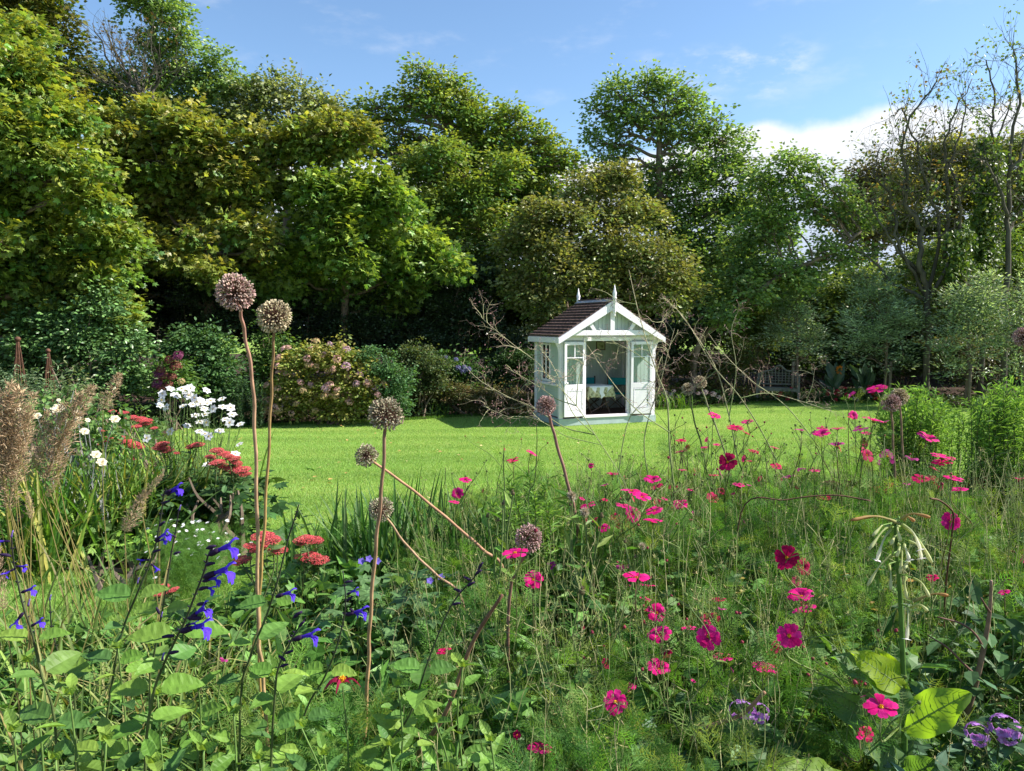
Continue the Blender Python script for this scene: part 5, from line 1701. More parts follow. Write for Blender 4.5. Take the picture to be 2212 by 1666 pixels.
for i_, (lab, px_, py_, r_, D_, mi, path, rw, ca, cb_) in enumerate(ALL):
    p = at(px_, py_, D_)
    P = [at(a_, b_, D_ + .04 * k) for k, (a_, b_) in enumerate(path)]
    last = P[-1]
    g_ = np.array([last[0] + (P[-1][0] - P[-2][0]) * .3, last[1] + .03, float(ground(last[0], last[1]))])
    if g_[2] < last[2] - .02:
        P.append(g_)
    root = thing('allium', P[-1], lab, 'allium', g2)
    rad = r_ * PX(D_)
    d_ = nz(p - P[1])
    part(AH[mi], 'seed_head', root, p, d_, rad / .97, i_ * 1.3)
    mb = MB()
    pts = spline([p - d_ * rad * .15] + P, 6)
    pts = [q_ + np.array([.0016 * math.sin(k_ * 1.3 + i_), 0, 0]) for k_, q_ in enumerate(pts)]
    w0 = rw * PX(D_) * .75
    tube(mb, pts, w0, w0 * 1.5, 10, ca, tint1=cb_)
    mb.build('stem', M_STEM, root, smooth=True)


# blue sage ------------------------------------------------------------
def sage_flower(seed, ln=1.0):
    """pointing +Z from calyx to mouth, unit long"""
    rng = np.random.default_rng(seed)
    mb = MB()
    bl = (.10, .045, .60); bl2 = (.14, .07, .72); dk = (.02, .008, .035)
    c = [np.array([0, .06 * math.sin(t * 2.5), t]) for t in np.linspace(0, .38, 5)]
    tube(mb, c, [.03, .085, .10, .09, .085], None, 7, dk, m=1)
    c = [np.array([0, .06 * math.sin(t * 2.5), t]) for t in np.linspace(.3, .74, 6)]
    tube(mb, c, [.045, .055, .06, .075, .085, .095], None, 8, (.07, .03, .42), tint1=bl, cap=False)
    y0 = .06 * math.sin(.74 * 2.5)
    # upper hood: folded narrow petal
    for s_ in (-1, 1):
        P = np.array([(0, y0 + .07, .70), (0, y0 + .17, .88), (0, y0 + .20, 1.02), (0, y0 + .12, 1.1)])
        Q = P + np.array([(s_ * .09, -.07, 0), (s_ * .10, -.07, 0), (s_ * .08, -.06, 0), (s_ * .02, -.02, 0)])
        V = np.stack([P, Q], 1).reshape(-1, 3); i_ = np.arange(3) * 2
        mb.add(V, np.stack([i_, i_ + 1, i_ + 3, i_ + 2], -1), bl2)
    # lower lip, three lobes bending down
    for a_, w_, l_ in ((-.55, .08, .2), (0, .12, .30), (.55, .08, .2)):
        dx = math.sin(a_)
        P = [(dx * .05, y0 - .07, .70), (dx * .15, y0 - .12, .80), (dx * .3, y0 - .22, .84), (dx * .36, y0 - .16 - l_, .80)]
        ww = [.05, w_, w_ * 1.2, w_ * .6]
        V = np.array([[(x - w, y, z), (x + w, y, z)] for (x, y, z), w in zip(P, ww)]).reshape(-1, 3); i_ = np.arange(3) * 2
        mb.add(V, np.stack([i_, i_ + 1, i_ + 3, i_ + 2], -1), np.array(bl) * rng.uniform(.8, 1.2))
    return mb


SF = [tomesh(sage_flower(s_), 'flower', [M_PETAL, M_STEM], True) for s_ in range(2)]
_b = MB()
for q in range(1):
    tube(_b, [np.array([0, .05 * math.sin(t * 3), t]) for t in np.linspace(0, .8, 5)], [.05, .13, .14, .11, .08], None, 7, (.025, .012, .045))
SCX = tomesh(_b, 'calyx', M_STEM, True)
_b = MB()
tube(_b, [np.array([0, .05 * math.sin(t * 3), t]) for t in np.linspace(0, 1, 6)], [.05, .13, .10, .07, .09, .02], None, 7, (.03, .012, .05), tint1=(.22, .14, .5))
SBD = tomesh(_b, 'flower_bud', M_STEM, True)


def nettle_leaf():
    """broad serrated leaf with sunken veins, unit length"""
    n_ = 15
    V = []
    t = np.linspace(0, 1, n_)
    w = .34 * np.sin(np.pi * np.clip(t, 0, 1) ** .72) ** .8 * (1 - .2 * t)
    for k in range(n_):
        ser = .018 * (k % 2)
        wz = w[k] + ser
        for s_ in (-1, -.5, 0, .5, 1):
            z = .10 * abs(s_) ** 1.2 * (w[k] / .34) - .16 * t[k] ** 2 + (.012 * math.cos(k * 2.1) if s_ in (-.5, .5) else 0)
            V.append((wz * s_, t[k], z))
    F = [[k * 5 + j, k * 5 + j + 1, k * 5 + j + 6, k * 5 + j + 5] for k in range(n_ - 1) for j in range(4)]
    return (np.array(V), [np.array(F)])


NET = nettle_leaf()
NG = [(.11, .23, .035), (.16, .29, .045), (.08, .18, .045), (.20, .31, .05)]


def c1(l):
    return [(.4047 * a, 991.4 + .4047 * b) for a, b in l]


def c2p(l):
    return [(495.7 + .4047 * a, 991.4 + .4047 * b) for a, b in l]


SAGE = [
    ('blue sage spike with the most open violet blue flowers', 1.35, c1([(1140, 460), (1110, 520), (1090, 600), (1040, 730), (990, 860), (930, 980), (860, 1130), (810, 1300), (775, 1660)]),
     c1([(1111, 515), (1270, 460), (1085, 635), (1255, 590), (1080, 655), (1180, 640), (1065, 690), (1150, 700), (1010, 860), (1118, 785), (960, 925), (1130, 892), (990, 890), (1060, 880)]),
     c1([(1100, 480), (1150, 468), (1095, 568), (1140, 560), (1050, 780), (1095, 775), (1000, 850), (1090, 858), (930, 945), (895, 950), (900, 1040), (960, 1030), (1060, 700), (1100, 690)]), [(865, 1080)], 4),
    ('leaning blue sage with flowers at its tip in front of the anemones', 1.7, c1([(885, 160), (872, 200), (860, 300), (820, 500), (740, 700), (650, 930), (590, 1250), (540, 1650)]),
     c1([(880, 185), (975, 150), (890, 195), (955, 165), (825, 440), (905, 395), (830, 445), (890, 430), (800, 540), (760, 545), (805, 560), (830, 585)]), c1([(865, 240), (905, 228), (850, 360), (870, 345), (815, 500), (865, 485)]), [(733, 670)], 5),
    ('thin blue sage stem with faded buds right of the leaning one', 1.85, c1([(955, 265), (935, 400), (915, 500), (885, 700), (855, 870), (815, 1080), (800, 1200)]), c1([(940, 420), (895, 400)]), c1([(925, 510), (960, 500), (850, 830), (835, 800)]), [(957, 280), (860, 850)], 2),
    ('blue sage spike with small flowers at the left edge', 1.5, c1([(60, 415), (75, 560), (120, 770), (170, 930), (220, 1150), (300, 1500)]),
     c1([(55, 440), (0, 445), (82, 575), (140, 580), (85, 585), (60, 600), (112, 715), (190, 695), (125, 820), (75, 905), (165, 895), (232, 865)]), c1([(60, 520), (15, 515)]), [(60, 425), (150, 790)], 3),
    ('fine blue sage stem between the stripy grass and the open spike', 1.8, c1([(265, 740), (275, 900), (300, 1000), (340, 1150), (400, 1300)]), [], [], [(265, 760)], 2),
    ('slender sage stem with one side facing blue flower', 1.75, c2p([(370, 245), (345, 330), (310, 440), (260, 640), (200, 830), (110, 1060), (60, 1300)]), c2p([(245, 738), (355, 715)]), [], [], 3),
    ('dark stubby sage spike with one long blue flower low in the middle left', 1.6, c2p([(405, 850), (350, 930), (325, 980), (260, 1120), (240, 1300), (222, 1640)]), c2p([(335, 968), (480, 940)]),
     c2p([(340, 850), (400, 810), (370, 900), (400, 870), (300, 1040), (330, 1030), (270, 1110), (310, 1100), (300, 1080), (270, 1060)]), [], 4),
    ('sage spike with violet flowers left of the straight cane stem', 1.85, c2p([(605, 600), (620, 760), (600, 900), (560, 1040), (500, 1180), (410, 1340), (330, 1640)]), c2p([(620, 835), (740, 812), (640, 800), (700, 850), (625, 725), (690, 700)]),
     c2p([(615, 660), (665, 655), (625, 760), (655, 740)]), [], 4),
    ('spent blackish sage spike right of the straight cane stem', 1.7, c2p([(1350, 560), (1300, 640), (1180, 790), (1060, 1080), (960, 1370), (800, 1640)]), [], c2p([(1330, 590), (1350, 560), (1310, 620), (1340, 600), (1270, 680), (1310, 660), (1240, 710), (1200, 700), (1190, 780), (1215, 775), (1290, 650), (1265, 640)]), [], 6),
]
g3 = 'blue flowered sage plants in the near left corner'
rng = np.random.default_rng(88)


def near_leaf(mb, rng, p, d, n, size, cols=NG, wid=1.0):
    scatter(mb, NET, np.asarray(p)[None], np.asarray(d)[None], np.asarray(n)[None], size, pick(rng, cols, 1, .12), wid=wid)


for lab, D_, path, fl, cal, buds, nl in SAGE:
    P = [at(a_, b_, D_ + .02 * k) for k, (a_, b_) in enumerate(path)]
    gz = float(ground(P[-1][0], D_))
    b0 = np.array([P[-1][0] - .02, P[-1][1], gz])
    P.append(b0)
    root = thing('sage_plant', b0, lab, 'sage', g3)
    mb = MB(); pts = spline(P, 6)
    tube(mb, pts, .0014, .0034, 6, (.025, .02, .03), tint1=(.10, .14, .04))
    mb.build('stem', M_STEM, root, smooth=True)

    def putf(pairs, mesh, nm, sc=1.0):
        for k in range(0, len(pairs) - 1, 2):
            a_, b_ = at(*pairs[k], D_), at(*pairs[k + 1], D_ - .004)
            v = Vector(b_ - a_)
            ln = v.length
            z = v.normalized(); yv = (Vector((0, 0, 1)) - z * z.z)
            if yv.length < .1: yv = Vector((0, -1, 0)) - z * (-z.y)
            yv.normalize(); xv = yv.cross(z)
            M = Matrix((xv, yv, z)).transposed()
            o = bpy.data.objects.new(nm, mesh[k // 2 % len(mesh)]); COL.objects.link(o); o.parent = root
            o.location = Vector(a_) - Vector(root['org']); o.rotation_euler = M.to_euler(); o.scale = (max(ln, .026) * sc,) * 3
    putf(fl, SF, 'flower')
    putf(cal, [SCX], 'calyx')
    for (a_, b_) in buds:
        q_ = (c2p if 'cane' in lab or 'slender' in lab or 'stubby' in lab else c1)([(a_, b_)])[0]
        part(SBD, 'flower_bud', root, at(q_[0], q_[1], D_), (.3, 0, 1), .018)
    # node whorls of small calyx remnants
    pa = np.array(pts)
    for k in range(3, int(len(pa) * .55), 3):
        for s_ in (-1, 1):
            part(SCX, 'calyx', root, pa[k], nz(np.array([s_, .2, .7])), rng.uniform(.006, .010))
    lb = MB()
    for k in range(nl):
        i_ = int(len(pa) * (.52 + .42 * k / nl))
        i_ = min(i_, len(pa) - 1)
        ang = rng.uniform(-.4, .4) + (k % 2) * 1.2
        for s_ in (-1, 1):
            d = np.array([s_ * math.cos(ang), s_ * math.sin(ang) * .8, rng.uniform(.0, .4)])
            near_leaf(lb, rng, pa[i_] + d * .012, d, UP + np.array([0, -.45, 0]) + rng.normal(0, .2, 3), rng.uniform(.05, .085))
    lb.build('leaves', M_HERB, root)

# leafy sage shoots without flowers fill the bottom left
g4 = 'leafy shoots in the near left corner'
shoots = [(60, 1430, 1.6), (150, 1500, 1.5), (255, 1400, 1.75), (340, 1500, 1.55), (420, 1440, 1.8), (505, 1540, 1.6), (590, 1460, 1.85), (650, 1570, 1.6), (30, 1580, 1.45), (230, 1600, 1.4), (440, 1620, 1.45), (860, 1480, 1.75), (940, 1560, 1.65), (700, 1630, 1.55),
          (560, 1640, 1.5), (120, 1640, 1.4), (330, 1650, 1.4), (1000, 1440, 1.85), (840, 1610, 1.6), (1060, 1600, 1.7)]
SH_LAB = ['pale leafy shoot topmost at the left edge', 'leafy shoot between the two left edge sage stems', 'leafy shoot with bright tip under the leaning sage', 'broad leaved shoot below the dark sage stems', 'leafy shoot just left of the main blue spike stem',
          'leafy shoot right of the main blue spike stem', 'yellow green leafy shoot left of the pink allium stem foot', 'leafy shoot under the withered crimson bloom', 'leafy shoot in the very corner at bottom left', 'low leafy shoot at the bottom edge under the fine stems',
          'low leafy shoot at the bottom edge beside the main spike stem', 'leafy shoot just right of the straight cane stem', 'large pale leaves right of the straight cane stem', 'leafy shoot at the bottom left of the straight cane stem', 'low leafy shoot between bottom edge and pink bud',
          'leafy shoot second from the bottom left corner', 'low leafy shoot with overlapping leaves left of centre', 'leafy shoot below the spent blackish spike', 'leafy shoot at the bottom edge by the cane stem', 'large pale leaf on a stalk at the bottom near the centre']
for (px_, py_, D_), lab in zip(shoots, SH_LAB):
    top = at(px_, py_, D_); b0 = np.array([top[0] + rng.normal(0, .02), D_ + .05, float(ground(top[0], D_))])
    root = thing('leafy_shoot', b0, lab, 'plant', g4)
    mb = MB(); pts = np.array(bez(b0, top, rng, .015)); tube(mb, pts, .0035, .002, 6, (.12, .2, .05)); mb.build('stem', M_STEM, root, smooth=True)
    lb = MB()
    nn = 7
    for k in range(nn):
        p = b0 + (top - b0) * (.35 + .65 * k / (nn - 1))
        ang = k * 1.4 + rng.uniform(-.3, .3)
        sz = .082 * (1 - .55 * (k / nn) ** 1.5) * rng.uniform(.8, 1.15)
        for s_ in (-1, 1):
            d = np.array([s_ * math.cos(ang), s_ * math.sin(ang), .35 + .25 * k / nn])
            near_leaf(lb, rng, p + d * .012, d + rng.normal(0, .18, 3), UP * .9 + np.array([0, -.3, 0]) + rng.normal(0, .35, 3), sz, wid=rng.uniform(.62, .85))
    for k in range(4):
        d = np.array([math.cos(k * 1.6), math.sin(k * 1.6), 1.2]); near_leaf(lb, rng, top, d, np.array([0, -1, .5]), .022, [(.22, .34, .05)])
    lb.build('leaves', M_HERB, root)
# ------------------------------------------------------------------ tobacco plant with hanging white tubes
rng = np.random.default_rng(101)


def q4(a, b):
    return (1597 + a * .3716, 1046.5 + b * .3716)


TD = 2.0
P = [at(*q4(a_, b_), TD + d_) for a_, b_, d_ in ((905, 200, 0), (915, 400, 0), (935, 650, 0), (950, 1000, 0), (960, 1300, 0.01), (957, 1660, .02))]
b0 = P[-1].copy(); b0[2] = float(ground(b0[0], b0[1])); P.append(b0)
root = thing('tobacco_plant', b0, 'flowering tobacco plant with drooping white tube flowers and big lime leaves', 'tobacco plant')
mb = MB(); tube(mb, spline(P, 5), .0045, .010, 8, (.08, .16, .03)); mb.build('stem', M_STEM, root, smooth=True)
tubes = [((940, 200), (1110, 192), 1), ((905, 215), (650, 208), 1), ((930, 230), (700, 195), 1), ((945, 230), (1055, 380), 0), ((950, 240), (1120, 455), 2), ((870, 240), (755, 380), 2), ((880, 260), (800, 440), 0), ((930, 240), (938, 330), 2),
         ((985, 330), (1060, 430), 0), ((960, 350), (990, 440), 0), ((940, 370), (935, 520), 2), ((885, 410), (745, 590), 2), ((870, 470), (880, 615), 2), ((900, 310), (880, 350), 2), ((990, 460), (960, 490), 2), ((970, 540), (975, 670), 2), ((1010, 545), (1105, 655), 2),
         ((1010, 680), (1215, 645), 1), ((980, 715), (975, 900), 0), ((1000, 715), (1095, 735), 2), ((830, 240), (775, 300), 2), ((925, 350), (915, 420), 2), ((960, 210), (1020, 215), 1)]
for a_, b_, kind in tubes:
    A, B = at(*q4(*a_), TD - .02), at(*q4(*b_), TD - .04 - rng.uniform(0, .03))
    mb = MB()
    m_ = (A + B) / 2 + UP * .012 + np.array([rng.normal(0, .004), 0, 0])
    pts = spline([A, m_, B], 5)
    c0, c1_ = ((.34, .42, .12), (.78, .80, .62)) if kind != 1 else ((.30, .32, .12), (.45, .25, .10))
    if kind == 2: c1_ = (.62, .66, .34)
    tube(mb, pts, [.0042, .0042, .0036, .0026, .0022, .0022, .0024, .003, .0044, .0048, .003][:len(pts)], None, 7, c0, tint1=c1_)
    if kind == 0:
        d = nz(B - m_)
        s_ = nz(np.cross(d, [0, 1, 0])); t_ = np.cross(d, s_)
        for k in range(5):
            a2 = k * 1.2566
            o_ = s_ * math.cos(a2) + t_ * math.sin(a2)
            scatter(mb, KITE, (B - d * .002)[None], (o_ + d * .25)[None], d[None], .014, (.82, .84, .82), wid=1.2)
    mb.build('flower', M_PETAL, root, smooth=(kind != 0))
    mb = MB(); tube(mb, spline([P[0] * .0 + at(*q4(925, max(a_[1] - 25, 185)), TD), A - nz(m_ - A) * .004], 4), .0016, .0022, 5, (.14, .24, .05)); mb.build('flower_stalk', M_STEM, root)


def big_leaf(a, b, width, up=(0, -.5, 1), curl=.22, wave=.045, n=14, Da=0, Db=0, col=(.15, .27, .06)):
    A, B = at(*q4(*a), TD + Da), at(*q4(*b), TD + Db)
    d = nz(B - A); ln = np.linalg.norm(B - A)
    u_ = nz(np.array(up, float)); nn = nz(u_ - d * np.dot(u_, d)); s = np.cross(d, nn)
    t = np.linspace(0, 1, n)
    w = width * ln * np.sin(np.pi * (t * .94 + .05) ** .85) ** .75
    V = []
    for k in range(n):
        for j, q in enumerate(np.linspace(-1, 1, 9)):
            z = .16 * abs(q) * w[k] - curl * ln * (t[k] ** 2) * .5 + wave * ln * math.sin(t[k] * 16 + q * 2) * abs(q) + .012 * ln * math.cos(t[k] * 34 - abs(q) * 7) * (1 - abs(q))
            V.append(A + d * ln * t[k] + s * q * w[k] + nn * z)
    F = [[k * 9 + j, k * 9 + j + 1, k * 9 + j + 10, k * 9 + j + 9] for k in range(n - 1) for j in range(8)]
    mb = MB(); mb.add(np.array(V), np.array(F), col)
    pr = np.array(V)[4::9]
    tube(mb, list(pr - nn * .001), .003, .001, 5, (.30, .38, .16))
    VV = np.array(V).reshape(n, 9, 3)
    for k in range(2, n - 2):
        for s_ in (1, -1):
            k2 = min(k + 2, n - 1)
            tube(mb, [VV[k, 4] + nn * .0004, (VV[k, 4 + 2 * s_] + VV[min(k + 1, n - 1), 4 + 2 * s_]) / 2 + nn * .0006, VV[k2, 4 + 4 * s_] * .25 + VV[k2, 4 + 3 * s_] * .75 + nn * .0006], .0011, .0004, 4, (.26, .36, .14), cap=False)
    return mb.build('leaf', M_BIG, root, smooth=True)


M_BIG = leafmat('broad_leaf', .62, .5, .3, noise=.12, nscale=30, twarm=(1.5, 1.5, .3))
big_leaf((945, 1180), (690, 985), .22, (.5, -.9, .3), col=(.30, .42, .03), Db=-.06, Da=-.01)  # this leaf and the next: glow of sun shining through painted in as lime
big_leaf((950, 1190), (800, 960), .27, (-.2, -.9, .2), col=(.26, .38, .04), Db=.02)
big_leaf((950, 1150), (895, 925), .3, (0, -1, .3), col=(.10, .20, .06), Da=.04, Db=.08)
big_leaf((940, 1220), (580, 980), .22, (-.4, -.5, 1), col=(.10, .21, .07), Db=-.04)
big_leaf((965, 1420), (1320, 1205), .28, (.1, -.65, .9), col=(.22, .36, .06), Db=-.08)  # brighter green carries some of the backlit glow in its colour
big_leaf((960, 1440), (1165, 1490), .34, (.2, -.5, .9), col=(.09, .20, .05), Db=-.05)
big_leaf((955, 1330), (940, 1120), .3, (.1, -1, .1), col=(.12, .22, .08), Da=-.02)
big_leaf((950, 1500), (540, 1230), .18, (-.3, -.9, .6), col=(.13, .23, .09), Da=.05, Db=-.02)
big_leaf((955, 1640), (690, 1400), .24, (-.3, -.7, .8), col=(.14, .25, .09), Db=-.08)
big_leaf((640, 1720), (195, 1605), .16, (0, -.5, 1), col=(.20, .34, .03), Da=-.12, Db=-.15)  # sunlit leaf, its light put into the lime colour
big_leaf((960, 1700), (1150, 1620), .4, (.2, -.8, .7), col=(.10, .2, .07), Db=-.05)
big_leaf((955, 1320), (380, 1200), .13, (0, -.9, .5), col=(.07, .14, .07), Da=.08, Db=.06)

# phlox --------------------------------------------------------------
_b = MB(); _r = np.random.default_rng(5)
for k in range(26):
    v = sph(_r, 1)[0]; v[2] = abs(v[2]) * .8
    p = v * .035
    for j in range(5):
        a_ = j * 1.2566 + k; s_ = nz(np.cross(v, [.3, .2, 1])); t_ = np.cross(v, s_)
        o_ = s_ * math.cos(a_) + t_ * math.sin(a_)
        scatter(_b, OVAL, p[None], (o_ + v * .2)[None], v[None], .012, pick(_r, [(.50, .25, .68), (.62, .38, .78), (.58, .22, .62)], 1), wid=1.5)
PHX = tomesh(_b, 'flower_head', M_PETAL)
for (a_, b_, lab, s_) in (((20, 1300), None, 'lilac phlox head left of the slanting brown cane', 1.1), ((115, 1290), None, 'lilac phlox head right beside the first one in the shade', .8), ((1545, 1385), None, 'bright purple phlox head at the bottom right corner', 1.15), ((1385, 1415), None, 'paler purple phlox head left of the corner one', .9)):
    p_ = at(*q4(*a_), 2.05)
    b0 = np.array([p_[0], 2.1, float(ground(p_[0], 2.1))])
    r_ = thing('phlox', b0, lab, 'phlox', 'purple phlox low in the front border')
    part(PHX, 'flower_head', r_, p_ - UP * .02, (0, -.6, .8), s_)
    mb = MB(); tube(mb, bez(b0, p_ - UP * .02, rng, .01), .003, .002, 5, (.08, .14, .04)); mb.build('stem', M_STEM, r_)
    mb = MB(); n_ = 22; t_ = rng.random(n_)
    scatter(mb, OVAL, b0 + (p_ - b0) * t_[:, None], np.c_[rng.normal(0, 1, (n_, 2)), rng.uniform(-.2, .4, n_)], UP + rng.normal(0, .3, (n_, 3)), rng.uniform(.05, .09, n_), pick(rng, [(.05, .12, .05), (.08, .16, .07)], n_), wid=.6); mb.build('leaves', M_HERB, r_)

# canes, twigs and rusty rods -----------------------------------------


def cane(name, label, path, D, r0, r1, mat, tint, tint1=None, cat='stem', smooth=True):
    P = [at(a_, b_, D + (k * .03)) for k, (a_, b_) in enumerate(path)]
    g_ = P[-1].copy(); g_[2] = float(ground(g_[0], g_[1]))
    if g_[2] < P[-1][2] - .03: P.append(g_)
    r_ = thing(name, P[-1], label, cat)
    mb = MB(); tube(mb, spline(P, 7), r0, r1, 8, tint, tint1=tint1); mb.build('stem' if 'rod' not in name and 'support' not in name else 'rod', mat, r_, smooth=True)
    return r_


cane('dry_stalk', 'thick brown dry stalk leaning up from the bottom edge right of the straight cane stem', [(1085, 1285), (1020, 1390), (960, 1545), (885, 1666)], 1.9, .0045, .0075, M_STEM, (.16, .08, .05), (.34, .20, .12), 'dry stalk')
cane('dry_stalk', 'long reddish cane slanting through the shade at the bottom centre', [(1652, 1495), (1600, 1545), (1528, 1572), (1450, 1625), (1380, 1670)], 1.95, .005, .007, M_STEM, (.30, .17, .10), (.36, .2, .13), 'dry stalk')
wr = cane('woody_stem', 'thick forked woody stem at the lower right', [q4(1465, 560), q4(1455, 740), q4(1425, 930), q4(1375, 1150), q4(1290, 1450)], 2.25, .004, .013, M_STEM, (.26, .17, .12), (.14, .09, .06), 'woody stem')
for pth in ([(1150, 770), (1290, 810), (1370, 870), (1420, 950)], [(1100, 880), (1210, 950), (1300, 1040), (1385, 1120)], [(1405, 660), (1435, 710), (1458, 745)]):
    mb = MB(); tube(mb, spline([at(*q4(*p_), 2.22) for p_ in pth], 5), .0022, .0042, 6, (.13, .07, .05)); mb.build('side_branch', M_STEM, wr, smooth=True)
cane('support_rod', 'bent rusty metal plant support in front of the right hand cosmos', [q4(1110, 82), q4(1160, 92), q4(1215, 130), q4(1245, 180), q4(1235, 300), q4(1210, 500), q4(1195, 680)], 2.5, .0032, .0034, M_RUST, (.1, .05, .03), None, 'plant support')
cane('support_rod', 'horizontal rusty hoop of a plant support half hidden behind the cosmos', [(1880, 1082), (1800, 1070), (1700, 1080), (1600, 1110)], 3.0, .0030, .0030, M_RUST, (.1, .05, .03), None, 'plant support')

# thistles -----------------------------------------------------------
_b = MB(); _r = np.random.default_rng(6)
lathe(_b, (0, 0, -.5), [(.1, 0), (.42, .15), (.5, .45), (.4, .75), (.3, .9), (.05, .95)], 9, (.13, .11, .06))
v = sph(_r, 90); v[:, 2] = np.abs(v[:, 2]) * .8 - .3
scatter(_b, LONG, v * .42, v + UP * .8, v, .28, pick(_r, [(.16, .14, .07), (.22, .16, .09)], 90), wid=.8)
scatter(_b, LONG, sph(_r, 60) * .15 + UP * .4, np.c_[_r.normal(0, .35, (60, 2)), np.ones(60)], sph(_r, 60), .5, pick(_r, [(.3, .2, .17), (.4, .3, .22)], 60), wid=.3)
TH = tomesh(_b, 'seed_head', M_DRY)
_b = MB()
scatter(_b, LONG, sph(_r, 220) * .2, sph(_r, 220) + UP * .25, sph(_r, 220), 1.0, pick(_r, [(.55, .47, .36), (.42, .33, .23), (.62, .56, .46)], 220), wid=.25)
lathe(_b, (0, 0, -.6), [(.1, 0), (.4, .15), (.4, .45), (.2, .6)], 9, (.25, .18, .10))
THF = tomesh(_b, 'seed_head', M_DRY)
for lab, bx, D_, heads in (('thistle stem with fluffy seed heads left of the magenta cluster', 1260, 2.9, [(1235, 1072, 11, 1), (1262, 1107, 11, 1), (1300, 1115, 8, 0), (1232, 1090, 6, 0)]),
                           ('tall thistle with closed green brown heads over the lawn edge', 1105, 2.7, [(1108, 1066, 8, 0), (1087, 1088, 7, 0), (1053, 1115, 7, 0), (1076, 1124, 6, 0)]),
                           ('thistle with brown tufted heads below the magenta cluster', 1370, 2.6, [(1350, 1170, 7, 0), (1387, 1180, 8, 1), (1372, 1203, 6, 0)]),
                           ('thistle with one papery bulging head in the centre foreground', 1260, 2.3, [(1257, 1278, 13, 0)])):
    x0 = at(bx, 1000, D_)[0]; b0 = np.array([x0, D_, float(ground(x0, D_))])
    r_ = thing('thistle', b0, lab, 'thistle')
    mb = MB(); lb = MB()
    for (hx, hy_, hr, kd) in heads:
        p = at(hx, hy_, D_); pts = np.array(bez(b0 + rng.normal(0, .015, 3) * [1, 1, 0], p - UP * .01, rng, .015)); tube(mb, pts, .0045, .0028, 6, (.13, .18, .06))
        part((TH, THF)[kd], 'seed_head', r_, p, (rng.normal(0, .2), -.1, 1), hr * PX(D_) * 1.15)
        n_ = 8
        scatter(lb, LONG, pts[rng.integers(2, len(pts), n_)], np.c_[rng.normal(0, 1, (n_, 2)), rng.uniform(-.1, .9, n_)], UP + rng.normal(0, .4, (n_, 3)), rng.uniform(.05, .11, n_), pick(rng, FG, n_))
    mb.build('stems', M_STEM, r_); lb.build('leaves', M_HERB, r_)

# dead sprays of twigs in front of the summerhouse ---------------------


def d1(l):
    return [(991.4 + a * .2739, 578.3 + b * .2739) for a, b in l]


def twiggy(label, D, paths, seed, base_px):
    rng = np.random.default_rng(seed)
    x0 = at(base_px, 1000, D)[0]; b0 = np.array([x0, D, float(ground(x0, D))])
    root = thing('dead_seed_spray', b0, label, 'dead seed stem', 'bleached dead seed sprays in front of the summerhouse')
    mb = MB(); tw = MB()

    def sub(p, d, ln, r, dep):
        pts = [p]; dd = nz(d)
        cur = rng.normal(0, .22, 3)
        for k in range(4):
            dd = nz(dd + cur + rng.normal(0, .12, 3)); pts.append(pts[-1] + dd * ln / 4)
        c = pick(rng, [(.32, .28, .16), (.24, .14, .11), (.36, .27, .2)], 1)[0] if dep < 2 else (.36, .36, .18)
        tube(tw, pts, r, r * .55, 3, c, cap=False)
        if dep == 0:
            scatter(tw, KITE, pts[-1][None], dd[None], sph(rng, 1), .0055, (.42, .22, .22), wid=1.2)
            return
        for k in range(rng.integers(2, 5)):
            sub(pts[rng.integers(1, 5)], dd + rng.normal(0, .75, 3) * [1, .5, 1], ln * rng.uniform(.4, .65), r * .6, dep - 1)
    for p_ in paths:
        w0, pth = p_
        P = [at(a_, b_, D + .02 * k) for k, (a_, b_) in enumerate(pth)]
        pp = np.array(spline(P, 8))
        tube(mb, pp, w0 * PX(D), w0 * .3 * PX(D), 5, (.16, .22, .07), tint1=(.45, .38, .24))
        n_ = len(pp)
        for k in range(int(n_ * .30)):
            i_ = rng.integers(int(n_ * .35), n_ - 1)
            f = i_ / n_
            t = nz(pp[i_ + 1] - pp[i_ - 1]) if i_ > 0 else UP
            sub(pp[i_], t * .7 + rng.normal(0, .6, 3) * [1, .6, 1], rng.uniform(.05, .14) * (1.25 - .4 * f), .0013, 2 if rng.random() < .7 else 1)
    P0 = at(*paths[0][1][0], D)
    tube(mb, spline([b0, (b0 + P0) / 2 + np.array([.02, 0, 0]), P0], 5), .0045, .0035, 6, (.12, .18, .05), tint1=(.16, .22, .07))
    mb.build('stem', M_STEM, root); tw.build('twigs', M_STEM, root)


